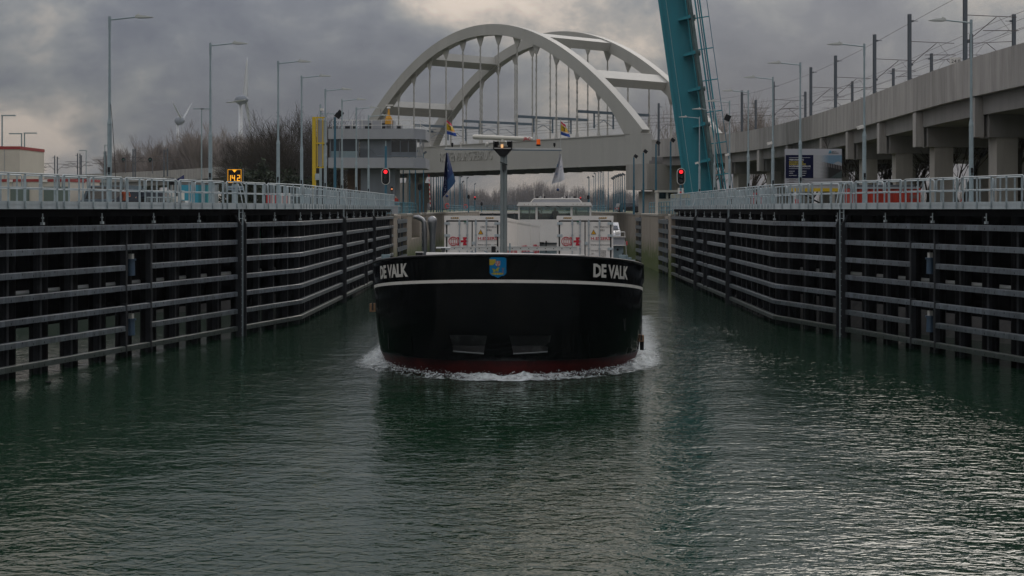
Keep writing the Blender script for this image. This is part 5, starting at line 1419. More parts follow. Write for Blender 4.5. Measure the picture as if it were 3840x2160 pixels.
# hanging fenders
def side_fender(label, px, py, v, w, h, m, name, rope_to=None):
    p = bloc(px, py, v); t = thing(name, label, 'fender', BMX @ p, BROT)
    MB().box((0, 0, 0), (w, .35, h)).build('block', m, t, world=False)
    if m is WOOD: MB().box((w * .05, -.18, h * .12), (w * .3, .02, h * .9)).build('strap', ROPE, t, world=False)
    q = bloc(rope_to[0], rope_to[1], v) - p; MB().tube((0, 0, h / 2), q, .016, n=5).build('rope', ROPE, t, world=False); return t
side_fender('wooden fender block hanging by rope from left side of barge', 1399, 1153, 6.5, .22, .32, WOOD, 'hanging_fender', (1403, 1085))
side_fender('wooden fender block hanging low on right side of barge', 2403, 1268, 6.0, .24, .24, WOOD, 'hanging_fender', (2408, 1060))
t = thing('tyre_fender', 'black rubber fender hanging below wooden block on right side of barge', 'fender', BMX @ bloc(2407, 1293, 6.2), BROT)
MB().tube((0, 0, -.2), (0, 0, .22), .075, .09, 10).build('rubber_body', RUBBER, t, True, world=False)
MB().tube((0, 0, .2), (0.0, 0, 2.2), .014, n=5).build('rope', ROPE, t, world=False)
# ------------------------------------------------------------------ bow wave and foam
def foam_mat(name, scl, lo, hi, amax):  # broken white water
    m = bpy.data.materials.new(name); m.use_nodes = True; nt = m.node_tree; N = nt.nodes; L = nt.links; P = N['Principled BSDF']
    P.inputs['Base Color'].default_value = (.62, .66, .66, 1); P.inputs['Roughness'].default_value = .8
    a = N.new('ShaderNodeVertexColor'); a.layer_name = 'print'
    g = N.new('ShaderNodeNewGeometry'); mp = N.new('ShaderNodeMapping'); L.new(g.outputs['Position'], mp.inputs[0]); mp.inputs['Scale'].default_value = scl
    n = N.new('ShaderNodeTexNoise'); n.inputs['Scale'].default_value = 3.2; n.inputs['Detail'].default_value = 9; n.inputs['Roughness'].default_value = .72; n.inputs['Distortion'].default_value = .8
    L.new(mp.outputs[0], n.inputs['Vector'])
    s = N.new('ShaderNodeMath'); s.operation = 'ADD'; L.new(a.outputs[0], s.inputs[0]); L.new(n.outputs['Fac'], s.inputs[1])
    r = N.new('ShaderNodeMapRange'); L.new(s.outputs[0], r.inputs[0]); r.inputs[1].default_value = lo; r.inputs[2].default_value = hi; r.inputs[4].default_value = amax
    L.new(r.outputs[0], P.inputs['Alpha'])
    return m
FOAM = foam_mat('foam', (1, .8, 1.5), .96, 1.22, 1.0)
WASH = foam_mat('wash', (.5, 1.5, 1), .62, 1.02, .8)
def fnoise(x, y, s=0):
    return (sin(x * 3.1 + y * 1.7 + s) + sin(x * 7.3 - y * 4.1 + 2 * s) * .6 + sin(x * 15.7 + y * 11.3 + s) * .35 + sin(x * 31 - y * 23 + s) * .22) / 2.2
def bow_wave():
    TH = [-pi / 2 + pi * i / 150 for i in range(151)]
    core = [(plan(.1, th)) for th in TH]
    for i in range(1, 22): core.insert(0, (core[0][0], core[0][1] + .4)); core.append((core[-1][0], core[-1][1] + .4))
    NW = 16; vs, cs, fs = [], [], []; n = len(core); r = random.Random(4)
    for i, (u, v) in enumerate(core):
        a, b = core[max(i - 1, 0)], core[min(i + 1, n - 1)]; tx = V((b[0] - a[0], b[1] - a[1], 0)).normalized(); nn = V((tx.y, -tx.x, 0))
        front = max(0.0, -nn.y); side = 1 - front; aft = max(0, (v - 6) / 8)
        W = 1.9 - .4 * side + 1.0 * aft
        P0 = BMX @ V((u, v, 0)); P0.z = 0; N3 = (BMX.to_3x3() @ nn); N3.z = 0; N3.normalize()
        lump = .75 + .35 * fnoise(u * .8, v * .8, 3)
        for j in range(NW + 1):
            f = j / NW; d = -.35 + W * f
            hgt = ((.10 + .11 * math.exp(-((u - .3) / 1.8) ** 2)) * front ** .5 + .38 * side * (1 - min(1, aft))) * lump * math.exp(-((f - .42) / .24) ** 2)
            p = P0 + N3 * d; nz = fnoise(p.x * 1.4, p.y * 1.4) * .06 + r.gauss(0, .018) * (1 - abs(2 * f - 1))
            p.z = max(.012, hgt + nz * math.exp(-((f - .45) / .3) ** 2) + .012)
            vs.append(tuple(p)); edge = min(1, (1 - abs(2 * f - 1)) * 2.2)
            cen = math.exp(-((u - .3) / 1.6) ** 2); cs.append((.22 + .22 * front ** .6 + .26 * cen + .30 * side * (1 - min(1, aft * .7))) * edge)
    for i in range(n - 1):
        for j in range(NW): a = i * (NW + 1) + j; fs.append((a, a + 1, a + NW + 2, a + NW + 1))
    me = bpy.data.meshes.new('bow_wave'); me.from_pydata(vs, [], fs); me.materials.append(FOAM)
    ca = me.color_attributes.new('print', 'FLOAT_COLOR', 'POINT'); buf = []
    for c in cs: buf += [c, c, c, 1]
    ca.data.foreach_set('color', buf); me.polygons.foreach_set('use_smooth', [True] * len(fs)); me.update()
    o = place('bow_wave', me); o['kind'] = 'stuff'; o['label'] = 'white foaming bow wave along the waterline of the barge'
    # splash droplets / clumps along the crest
    b = MB()
    for i in range(1400):
        k = r.choice([q for q in range(30, n - 30)]); u, v = core[k]; P0 = BMX @ V((u, v - .12, 0))
        s = abs(r.gauss(0, .008)) + .005
        b.sphere((P0.x + r.gauss(0, .12), P0.y - .45 + r.gauss(0, .3), .08 + abs(r.gauss(0, .08))), s, 5, 3)
    o = b.build('spray', mat('spray_white', (.62, .65, .65), .7), None, True); o['kind'] = 'stuff'; o['label'] = 'flecks of white spray above the bow wave'
    # diverging wash on both sides
    for nm, side, lab in (('wash_foam', -1, 'streaky pale wash spreading from left side of bow'), ('wash_foam', 1, 'streaky pale wash spreading from right side of bow')):
        vs, cs, fs = [], [], []; n1, n2 = 110, 40
        for i in range(n1 + 1):
            f = i / n1; v = 2.2 + f * 26
            for j in range(n2 + 1):
                g = j / n2; out = -.45 + g * (1.7 + f * .9)
                p = BMX @ V((side * (4.75 + out), v + g * 1.3, 0)); q = fnoise(p.x * .5, p.y * .35, 1.7)
                p.z = .03 + .10 * (1 - f) ** 2 * max(0, q) * (1 - abs(2 * g - 1)) + r.gauss(0, .008) * (1 - f)
                rim = min(1, (1 - g) * 2.6) * min(1, f * 9 + .15)
                vs.append(tuple(p)); cs.append((.62 - .30 * f + .12 * q * (1 - f)) * rim)
        for i in range(n1):
            for j in range(n2): a = i * (n2 + 1) + j; q = (a, a + 1, a + n2 + 2, a + n2 + 1); fs.append(q if side < 0 else q[::-1])
        me = bpy.data.meshes.new(nm); me.from_pydata(vs, [], fs); me.materials.append(WASH)
        ca = me.color_attributes.new('print', 'FLOAT_COLOR', 'POINT'); buf = []
        for c in cs: buf += [c, c, c, 1]
        ca.data.foreach_set('color', buf); me.polygons.foreach_set('use_smooth', [True] * len(fs)); me.update()
        o = place(nm, me); o['kind'] = 'stuff'; o['label'] = lab
bow_wave()

# ------------------------------------------------------------------ people
def person(label, loc, rotz, pose, cols, name='person', h=1.75):
    """one continuous skinned figure; pose = dict of joint offsets; cols = trousers, jacket, skin, hair"""
    J = {'pel': (0, 0, .93), 'che': (0, 0, 1.30), 'nec': (0, 0, 1.48), 'hd0': (0, -.01, 1.56), 'hd1': (0, -.02, 1.70),
         'sl': (.19, 0, 1.42), 'el': (.27, .02, 1.14), 'wl': (.28, -.06, .90), 'hl': (.28, -.08, .82),
         'sr': (-.19, 0, 1.42), 'er': (-.27, .02, 1.14), 'wr': (-.28, -.06, .90), 'hr': (-.28, -.08, .82),
         'kl': (.11, -.02, .50), 'al': (.12, .02, .08), 'tl': (.13, -.14, .04), 'kr': (-.11, -.02, .50), 'ar': (-.12, .02, .08), 'tr': (-.13, -.14, .04)}
    J.update(pose)
    RAD = {'pel': .15, 'che': .16, 'nec': .06, 'hd0': .085, 'hd1': .10, 'sl': .075, 'el': .055, 'wl': .04, 'hl': .042, 'kl': .075, 'al': .05, 'tl': .045}
    names = list(J); idx = {n: i for i, n in enumerate(names)}
    E = [('pel', 'che'), ('che', 'nec'), ('nec', 'hd0'), ('hd0', 'hd1'), ('che', 'sl'), ('sl', 'el'), ('el', 'wl'), ('wl', 'hl'), ('che', 'sr'), ('sr', 'er'), ('er', 'wr'), ('wr', 'hr'), ('pel', 'kl'), ('kl', 'al'), ('al', 'tl'), ('pel', 'kr'), ('kr', 'ar'), ('ar', 'tr')]
    me = bpy.data.meshes.new('sk'); me.from_pydata([J[n] for n in names], [(idx[a], idx[b]) for a, b in E], [])
    o = bpy.data.objects.new('sk', me); COL.objects.link(o)
    m = o.modifiers.new('s', 'SKIN'); sub = o.modifiers.new('u', 'SUBSURF'); sub.levels = sub.render_levels = 1
    for i, n in enumerate(names):
        k = n if n in RAD else {'sr': 'sl', 'er': 'el', 'wr': 'wl', 'hr': 'hl', 'kr': 'kl', 'ar': 'al', 'tr': 'tl'}[n]
        d = me.skin_vertices[0].data[i]; d.radius = (RAD[k] * (1.15 if k in ('pel', 'che') else 1), RAD[k]); d.use_root = (n == 'pel')
    dg = bpy.context.evaluated_depsgraph_get(); out = bpy.data.meshes.new_from_object(o.evaluated_get(dg))
    bpy.data.objects.remove(o)
    out.materials.clear()
    for c in cols: out.materials.append(c)
    hz = J['hd0'][2]; pz = J['pel'][2]
    for p in out.polygons:
        c = p.center; near_hand = min((c - V(J['hl'])).length, (c - V(J['hr'])).length) < .07
        dh = (c - V(J['hd1'])).length
        p.material_index = 3 if (dh < .14 and (c.z > J['hd1'][2] + .01 or c.y > J['hd1'][1] + .03)) else 2 if (c.z > hz - .03 and (c - V(J['hd0'])).length < .22) or near_hand else (0 if c.z < pz - .02 and min((c - V(J['kl'])).length, (c - V(J['kr'])).length, (c - V(J['al'])).length, (c - V(J['ar'])).length, (c - V(J['pel'])).length) < .4 else 1)
        p.use_smooth = True
    q = place(name, out, None, loc, (0, 0, rotz), h / 1.78)
    return tag(q, label, 'person')
NAVY = mat('navy_cloth', (.02, .025, .04), .9); ORJ = mat('orange_cloth', (.30, .06, .02), .85); REDJ = mat('red_cloth', (.30, .04, .03), .85); DARKC = mat('dark_cloth', (.02, .02, .02), .9); HAIR = mat('dark_hair', (.02, .015, .01), .8)
Yp = 84.5
person('person in orange jacket standing behind near left railing beside black van', (sx(470, Yp), Yp, GZ + .25), .6, {'hl': (.12, -.3, 1.1), 'wl': (.16, -.26, 1.12), 'el': (.28, -.05, 1.12)}, [DARKC, ORJ, SKIN, HAIR])
person('person in dark clothes leaning forward behind near left railing', (sx(540, Yp), Yp, GZ + .25), -.5, {'che': (0, -.16, 1.26), 'nec': (0, -.25, 1.40), 'hd0': (0, -.30, 1.46), 'hd1': (0, -.36, 1.58), 'sl': (.18, -.2, 1.36), 'sr': (-.18, -.2, 1.36), 'el': (.25, -.32, 1.12), 'er': (-.25, -.32, 1.12), 'wl': (.18, -.5, 1.05), 'hl': (.15, -.57, 1.05), 'wr': (-.18, -.5, 1.05), 'hr': (-.15, -.57, 1.05)}, [DARKC, NAVY, SKIN, DARKC])
person('person in red jacket standing below the control building', (sx(1484, 140), 140, GZ + .2), .2, {'hl': (.1, -.28, 1.12), 'wl': (.14, -.24, 1.1), 'el': (.26, -.03, 1.14)}, [DARKC, REDJ, SKIN, DARKC])
wp = BMX @ V((bx(2082, VW + 1.8), VW + 1.8, bz(823, VW, 2080) - .75))
person('skipper in dark jacket behind middle wheelhouse window', wp, .2, {'hl': (.2, -.35, 1.15), 'wl': (.22, -.28, 1.15), 'el': (.28, -.02, 1.14), 'hr': (-.2, -.35, 1.2), 'wr': (-.22, -.28, 1.2), 'er': (-.28, -.02, 1.14)}, [DARKC, NAVY, SKIN, HAIR])
wp = BMX @ V((bx(2020, VW + 1.9), VW + 1.9, bz(823, VW, 2020) - .95))
person('person in dark red top at left edge of middle wheelhouse window', wp, .1, {}, [DARKC, REDJ, SKIN, HAIR])

# ------------------------------------------------------------------ vehicles
def car(label, loc, rotz, paint, L_=4.4, W=1.8, H=1.5, van=False, name='parked_car'):
    t = thing(name, label, 'van' if van else 'car', loc, (0, 0, rotz))
    hb = .95 if not van else 1.1
    pr = [(-L_ / 2, .32), (-L_ / 2 + .05, hb * .8), (-L_ / 2 + .25, hb), (L_ / 2 - 1.2, hb), (L_ / 2 - .15, hb * .78), (L_ / 2, .5), (L_ / 2 - .05, .28)]
    b = MB(); rings = []
    for y, k in ((-W / 2, .94), (-W / 2 + .08, 1), (W / 2 - .08, 1), (W / 2, .94)): rings.append([V((x * (.985 if k < 1 else 1), y, .28 + (z - .28) * k)) for x, z in pr])
    b.loft(rings); b.build('body', paint, t, 'auto', world=False)
    cab = [(-L_ / 2 + .1, hb), (-L_ / 2 + (.35 if not van else .15), H), (L_ / 2 - (2.0 if not van else 1.5), H), (L_ / 2 - 1.1, hb)]
    c = MB(); rings = [[V((x, y * (1 if z < H - .1 else .86), z)) for x, z in cab] for y in (-W / 2 + .06, W / 2 - .06)]
    c.loft(rings); c.build('cabin', paint, t, 'auto', world=False)
    for s in (-1, 1):
        y = s * (W / 2 - .055)
        MB().add([(-L_ / 2 + .45, y, hb + .04), (L_ / 2 - 1.35, y, hb + .04), (L_ / 2 - (2.05 if not van else 1.6), y * .885, H - .08), (-L_ / 2 + .5, y * .885, H - .08)], [(0, 1, 2, 3)]).build('side_window', GLASSD, t, world=False)
        for xw in (-L_ / 2 + .85, L_ / 2 - .85):
            w = MB().tube((xw, s * (W / 2 - .2), .33), (xw, s * (W / 2 + .01), .33), .33, .33, 16).build('wheel', RUBBER, t, world=False)
            MB().tube((xw, s * (W / 2), .33), (xw, s * (W / 2 + .02), .33), .19, .19, 10).build('rim', ALU, w, world=False)
        MB().box((L_ / 2 - .07, s * W * .36, hb * .72), (.1, .32, .13)).build('headlight', WHITE, t, world=False)
        MB().box((-L_ / 2 + .03, s * W * .38, hb * .75), (.08, .25, .16)).build('tail_light', RED, t, world=False)
    x0, x1, z0, z1 = L_ / 2 - 1.09, L_ / 2 - (1.98 if not van else 1.49), hb + .03, H - .06
    MB().add([(x0 + .02, -W / 2 + .18, z0), (x0 + .02, W / 2 - .18, z0), (x1 + .03, W / 2 - .26, z1), (x1 + .03, -W / 2 + .26, z1)], [(0, 1, 2, 3)]).build('windscreen', GLASSD, t, world=False)
    return t
BLUEC = mat('car_grey_blue', (.10, .14, .17), .3, coat=.5); BLKC = mat('car_black', (.01, .01, .012), .25, coat=.5); WHC = mat('car_white', (.6, .6, .6), .3, coat=.5); SILV = mat('car_silver', (.35, .36, .36), .35)
car('grey-blue van parked behind the first left street lamp', (sx(395, 90), 90, GZ + .1), pi * .95, BLUEC, 4.6, 1.9, 2.0, True, 'parked_van')
car('black pickup car parked beside the person in orange', (sx(505, 88), 88, GZ + .1), pi, BLKC, 4.6, 1.85, 1.65)
car('silver car whose roof shows low behind left railing', (sx(600, 92), 92, GZ - .25), pi, SILV, 4.3, 1.8, 1.4)
car('dark car parked far off by the right bridge pier', (sx(2362, 215), 215, GZ), .3, BLKC, 4.4, 1.8, 1.5)
p = BMX @ V((bx(2285, VW + 3), VW + 3.2, bz(888, VW, 2330) - .35))
t = car('white car carried on the stern deck of the barge', p, radians(-90), WHC, 4.0, 1.7, 1.5); t.rotation_euler = (BROT[0], 0, radians(-93))

# ------------------------------------------------------------------ left quay: cabins and clutter
def cabin(label, p0, p1, ytop, ybot, Y, dep, strip, name='site_cabin'):
    x0, x1 = sx(p0, Y), sx(p1, Y); z1, z0 = sz(ytop, Y), GZ; c = V(((x0 + x1) / 2, Y, z0))
    t = thing(name, label, 'cabin', c)
    MB().box(((x0 + x1) / 2, Y + dep / 2, (z0 + z1) / 2), (x1 - x0, dep, z1 - z0)).build('wall', CREAM, t)
    MB().box(((x0 + x1) / 2, Y + dep / 2, z1 - strip / 2 + .01), (x1 - x0 + .06, dep + .06, strip)).build('red_band', mat('band_red', (.33, .045, .045), .5) if 'band_red' not in bpy.data.materials else bpy.data.materials['band_red'], t)
    n = max(2, int((x1 - x0) / .9))
    for i in range(1, n): MB().box((x0 + (x1 - x0) * i / n, Y - .012, (z0 + z1 - strip) / 2), (.03, .03, z1 - z0 - strip)).build('panel_joint', CLAD, t)
    return t, x0, x1, z0, z1
cabin('tall cream cabin with red roof band at left edge', -40, 74, 549, 755, 98, 5, .22)
t, x0, x1, z0, z1 = cabin('long low cream site cabin with red band and two green doors', -60, 262, 672, 755, 88, 3, .17)
for a, b in ((40, 110), (165, 258)): MB().box(((sx(a, 88) + sx(b, 88)) / 2, 87.96, (sz(700, 88) + GZ) / 2), (sx(b, 88) - sx(a, 88), .06, sz(700, 88) - GZ)).build('door', mat('door_green%d' % a, (.13, .17, .15), .6), t)
for a in (30, 160): 
    s = MB().box((sx(a + 8, 88), 87.95, sz(678, 88)), (.36, .04, .17)).build('name_plate', WHITE, t)
cabin('short cream cabin with red band beside the parked van', 262, 322, 672, 755, 92, 3, .17)
def thin_lamp(label, px, top, Y, arms, h2=0):
    z1 = sz(top, Y); t = thing('lamp_post', label, 'lamp post', (sx(px, Y), Y, GZ), group='thin lamp posts beyond the left quay')
    MB().tube((0, 0, 0), (0, 0, z1 - GZ), .10, .06, 8).build('pole', LAMPG, t, world=False)
    for a in arms: MB().box((a * .55, 0, z1 - GZ + .02), (1.2, .2, .1)).build('lamp_head', LAMPG, t, world=False)
    return t
thin_lamp('thin lamp post with one arm at left edge above cream cabin', 8, 434, 120, (1,))
thin_lamp('thin lamp post with left-pointing head, left one of a pair', 81, 502, 130, (-1,))
thin_lamp('thin lamp post with right-pointing head, right one of a pair', 92, 500, 130, (1,))
thin_lamp('thin far lamp post in front of pale clouds', 323, 565, 230, (-1,))
thin_lamp('thin far lamp post just left of the first street lamp', 393, 545, 200, (1,))
thin_lamp('thin lamp post with double head before the grey poplars', 756, 409, 160, (-.6, 1))
def disc_signal(label, px, py, Y, green=False):
    p = at(px, py, Y); t = thing('rail_signal', label, 'signal', (p.x + .35, Y, PB), group='signals on the left viaduct')
    MB().tube((p.x, Y - .1, p.z), (p.x, Y + .1, p.z), .42, .42, 16).box((p.x, Y, p.z - .3), (.5, .18, .6)).build('disc', BLACK, t)
    MB().tube((p.x, Y - .12, p.z), (p.x, Y - .1, p.z), .10, .10, 10).build('lens', mat('green_lens%d' % px, (.05, .3, .2), .3), t)
    MB().box((p.x + .45, Y + .05, p.z - 1.3), (.12, .12, 3.2)).box((p.x + .22, Y + .05, p.z + .25), (.5, .08, .08)).build('post', MAST, t)
disc_signal('black railway signal disc above the left cabins', 144, 626, 320); disc_signal('black railway signal right of the first street lamp', 463, 598, 295); disc_signal('black railway signal before the grey poplars', 563, 598, 285)
# cable hanging from lamp 1
o = MB().path([V((sx(415, 54.2), 54.2, sz(390, 54.2))), V((sx(423, 54.2), 54.2, sz(480, 54.2))), V((sx(430, 54.2), 54.2, sz(600, 54.2))), V((sx(433, 54.2), 54.2, sz(665, 54.2)))], .012, 5).build('loose_cable', ROPE, None, True)
tag(o, 'loose black cable hanging down beside the first left street lamp', 'cable')
# black and white gauge post, blue hoarding, flag, skips
t = thing('striped_post', 'black and white banded post beside blue hoarding', 'post', (sx(661, 84), 84, GZ))
for i in range(7): MB().tube((sx(661, 84), 84, GZ + i * .34), (sx(661, 84), 84, GZ + (i + 1) * .34), .085, n=10).build('band', BLACK if i % 2 == 0 else WHITE, t)
t = thing('blue_hoarding', 'light blue printed hoarding behind near left railing', 'hoarding', (sx(735, 95), 95, GZ))
def hc(u, v):
    if u > .92 or u < .02: return (.3, .33, .34)
    if v < .45 and u < .55: return (.28, .36, .42)
    return (.04, .30, .42) if u < .52 else ((.03, .2, .25) if u < .74 else (.06, .33, .33))
printgrid('board', 40, 16, lambda u, v: V((sx(665 + 150 * u, 95), 95, GZ + v * (sz(694, 95) - GZ))), hc, PRINT, t, world=True)
MB().box((sx(740, 95), 95.06, (GZ + sz(690, 95)) / 2), (sx(815, 95) - sx(665, 95), .08, sz(692, 95) - GZ)).build('backing', CLADD, t)
for a in (665, 700, 740, 780, 815): MB().box((sx(a, 95), 95.15, (GZ + sz(690, 95)) / 2), (.07, .1, sz(690, 95) - GZ)).build('post', GALV, t)
t = thing('quay_flag', 'small dark blue flag waving above the blue hoarding', 'flag', (sx(664, 86), 86, GZ))
MB().tube((sx(664, 86), 86, GZ), (sx(664, 86), 86, sz(655, 86)), .02, n=6).build('staff', LAMPH, t)
printgrid('cloth', 16, 12, lambda u, v: V((sx(665 + 26 * u, 86), 86 + .08 * sin(u * 6), sz(692 - 22 * v - 14 * u, 86))), lambda u, v: (.35, .28, .1) if math.hypot(u - .4, v - .5) < .16 else (.03, .04, .14), PRINT, t, world=True, smooth=True)
o = MB().box((sx(605, 90), 91, sz(731, 90)), (sx(668, 90) - sx(545, 90), 1.6, .6)).box((sx(605, 90), 91, sz(731, 90) - .42), (sx(660, 90) - sx(552, 90), 1.4, .3)).build('white_trailer', WHITE); tag(o, 'low white trailer box behind near left railing', 'trailer')
t = thing('crowd_barrier', 'low grey crowd barrier before the white trailer', 'barrier', (sx(610, 86), 86, GZ))
for i in range(18): MB().tube((sx(552 + i * 6.5, 86), 86, GZ), (sx(552 + i * 6.5, 86), 86, sz(740, 86)), .02, n=4).build('bar', GALV, t)
MB().tube((sx(550, 86), 86, sz(740, 86)), (sx(666, 86), 86, sz(740, 86)), .03, n=5).build('top_bar', GALV, t)
t = thing('survey_stand', 'white rack of equipment on the quay behind the van', 'rack', (sx(440, 96), 96, GZ))
for i in range(4): MB().box((sx(400 + i * 38, 96), 96, sz(703, 96)), (.5, .5, .25)).build('white_case', WHITE, t)
MB().box((sx(458, 96), 96.2, (GZ + sz(706, 96)) / 2), (3.0, .6, sz(706, 96) - GZ)).build('rack_frame', CLADD, t)
t = thing('spotlight_mast', 'black twin spotlight on short mast behind near left railing', 'light mast', (sx(645, 84), 84, GZ))
MB().box((sx(640, 84), 84, sz(680, 84)), (.42, .2, .42)).build('lamp_housing', BLACK, t); MB().tube((sx(648, 84), 84, GZ), (sx(641, 84), 84, sz(690, 84)), .05, n=6).build('pole', GALV, t)
# red/white barrier
t = thing('red_barrier', 'red and white striped barrier boards behind bend of left railing', 'barrier', (sx(1045, 84), 84, GZ))
for i in range(12): MB().box((sx(1003 + i * 7.6, 84), 84, (GZ + sz(724, 84)) / 2), (.125, .08, sz(724, 84) - GZ)).build('stripe_board', RED if i % 2 == 0 or i < 2 else WHITE, t)
# depth display
def depth_display():
    Y = 66.0; x0, x1, z0, z1 = sx(849, Y), sx(911, Y), sz(690, Y), sz(631, Y); cx, cz = (x0 + x1) / 2, (z0 + z1) / 2; w, h = x1 - x0, z1 - z0
    t = thing('depth_display', 'square electronic display showing 14.2 in orange with down arrow', 'display', (cx, Y, GZ))
    MB().box((cx, Y + .08, cz), (w, .18, h)).build('housing', mat('housing_grey', (.13, .135, .12), .6), t)
    MB().box((cx, Y - .02, cz), (w * .93, .02, h * .95)).build('screen', BLACK, t)
    f = MB(); a, b = w * .40, h * .41; th = .016
    f.box((cx, Y - .035, cz + b), (2 * a + th, .01, th)).box((cx, Y - .035, cz - b), (2 * a + th, .01, th)).box((cx - a, Y - .035, cz), (th, .01, 2 * b)).box((cx + a, Y - .035, cz), (th, .01, 2 * b))
    f.build('light_border', LEDO, t)
    MB().prism([(-.11, .30), (.11, .30), (0, .17)], (cx, Y - .03, cz), (1, 0, 0), (0, 0, 1), (0, -.01, 0)).build('arrow', LEDO, t)
    def seg(x, on, dw=.11, dh=.26):
        z = cz - .22; m = MB(); q = {'a': ((x + dw / 2, z + dh), (dw, .026)), 'g': ((x + dw / 2, z + dh / 2), (dw, .026)), 'd': ((x + dw / 2, z), (dw, .026)), 'b': ((x + dw, z + dh * .75), (.026, dh / 2)), 'c': ((x + dw, z + dh * .25), (.026, dh / 2)), 'f': ((x, z + dh * .75), (.026, dh / 2)), 'e': ((x, z + dh * .25), (.026, dh / 2))}
        for k in on: (p, s) = q[k]; m.box((p[0], Y - .035, p[1]), (s[0] + .012, .01, s[1] + .012))
        m.build('digit', LEDO, t)
    seg(cx - .30, 'bc'); seg(cx - .11, 'fgbc'); seg(cx + .14, 'abged')
    MB().box((cx + .07, Y - .035, cz - .22), (.03, .01, .03)).build('decimal_point', LEDO, t)
    MB().box((cx, Y, sz(705, Y)), (w * 1.06, .05, .20)).build('name_board', mat('sign_blue_grey', (.30, .38, .44), .6), t)
    put_text('board_lettering', 'Rozenburgsesluis', .10, TXTB, (cx - w * .46, Y - .03, sz(705, Y) - .05), (1, 0, 0), (0, 0, 1), t, True, fit=w * .92)
    MB().box((cx, Y + .1, (GZ + z0) / 2), (.14, .14, z0 - GZ)).build('post', GALV, t)
depth_display()
# yellow sign frame
t = thing('yellow_sign_frame', 'yellow steel post carrying two grey sign panels seen from behind', 'sign', (sx(1177, 92), 92, GZ)); Y = 92.0
MB().box((sx(1178, Y), Y, (GZ + sz(440, Y)) / 2), (.22, .25, sz(440, Y) - GZ)).build('post', YEL, t)
for z in (441, 537, 628): MB().box((sx(1197, Y), Y, sz(z, Y)), (sx(1222, Y) - sx(1172, Y), .14, .09)).build('cross_bar', YEL, t)
for a in (1190, 1211): MB().box((sx(a, Y), Y - .05, (sz(441, Y) + sz(628, Y)) / 2), (.06, .08, sz(441, Y) - sz(628, Y))).build('upright', YEL, t)
for a, b in ((452, 534), (545, 622)): MB().box((sx(1207, Y), Y + .12, (sz(a, Y) + sz(b, Y)) / 2), (sx(1225, Y) - sx(1188, Y), .08, sz(a, Y) - sz(b, Y))).build('sign_panel', CLAD, t)
MB().box((sx(1190, Y), Y - .1, sz(663, Y)), (.25, .18, .42)).build('switch_box', GALV, t)
# camera mast and flood-light poles
t = thing('camera_mast', 'grey mast with cross arm and white camera behind yellow frame', 'camera mast', (sx(1202, 98), 98, GZ)); Y = 98.0
MB().tube((sx(1202, Y), Y, GZ), (sx(1202, Y), Y, sz(392, Y)), .10, .07, 8).build('pole', LAMPG, t)
MB().box((sx(1228, Y), Y, sz(427, Y)), (sx(1256, Y) - sx(1200, Y), .06, .06)).build('cross_arm', LAMPG, t); MB().box((sx(1207, Y), Y, sz(411, Y)), (.22, .3, .16)).build('camera', WHITE, t)
def floodpole(label, px, top, Y, base=GZ, r=.09, heads=1):
    t = thing('floodlight_pole', label, 'floodlight', (sx(px, Y), Y, base)); z = sz(top, Y)
    MB().tube((sx(px, Y), Y, base), (sx(px, Y), Y, (base + z) / 2), r * 1.25, r * 1.2, 8).tube((sx(px, Y), Y, (base + z) / 2), (sx(px, Y), Y, z), r, r * .9, 8).build('pole', BLUEP, t)
    for k in range(heads): MB().box((sx(px, Y) + .22 + .2 * k, Y, z + .12 + .2 * k), (.42, .3, .34), 0, (V((.8, 0, -.6)), V((0, 1, 0)), V((.6, 0, .8)))).build('floodlight', BLACK, t)
    return t
floodpole('blue floodlight pole with two lamps left of control building', 1256, 440, 105, heads=2)
for k, (px, top, Y, l) in enumerate(((2484, 540, 143, 'blue floodlight pole right of bridge pier, tallest of three'), (2515, 530, 140, 'blue floodlight pole close beside the teal leaf'), (2413, 572, 150, 'blue floodlight pole left of the right bridge pier'), (2377, 590, 154, 'blue floodlight pole farthest left before right bridge pier'))): floodpole(l, px - (24 if k == 0 else 0), top, Y)
# traffic lights
def signal(label, px, Y, top=630, bot=693, w=31, post_to=None, red=True, rot=0, small=None, name='traffic_signal', back=False):
    x = sx(px, Y); z1, z0 = sz(top, Y), sz(bot, Y); W = w / FPX * Y; h = z1 - z0
    t = thing(name, label, 'signal', (x, Y, GZ))
    def stad(r, hh): return [(r * cos(a), (hh / 2 - r) + r * sin(a)) for a in [pi * i / 10 for i in range(11)]] + [(r * cos(a), -(hh / 2 - r) + r * sin(a)) for a in [pi + pi * i / 10 for i in range(11)]]
    c = (x, Y, (z0 + z1) / 2)
    MB().prism(stad(W / 2, h), c, (1, 0, 0), (0, 0, 1), (0, .10, 0)).build('backboard_edge', WHITE if not back else BLACK, t)
    MB().prism(stad(W / 2 * .87, h - W * .13), (x, Y - .02, c[2]), (1, 0, 0), (0, 0, 1), (0, .06, 0)).build('backboard', BLACK, t)
    if not back:
        for i, dz in enumerate((.27, 0, -.27)):
            MB().tube((x, Y - .05, c[2] + dz * h), (x, Y - .02, c[2] + dz * h), W * .23, W * .23, 16).build('lens', LEDR if (i == 0 and red) else GLASSD, t)
            MB().tube((x, Y - .2, c[2] + dz * h + W * .05), (x, Y - .03, c[2] + dz * h + W * .05), W * .27, W * .27, 14, caps=False).build('hood', BLACK, t)
    zt = sz(post_to, Y) if post_to else z0
    MB().tube((x, Y + .16, GZ), (x, Y + .16, zt), .11, .10, 8).build('post', BLUEP, t)
    return t
signal('red traffic signal on blue post before the control building', 1446, 122.5, post_to=548)
MB().tube((sx(1446, 122.5), 122.66, sz(548, 122.5)), (sx(1446, 122.5), 122.66, sz(528, 122.5)), .04, n=6).build('aerial', LAMPG, [o for o in bpy.data.objects if o.name.startswith('traffic_signal')][0])
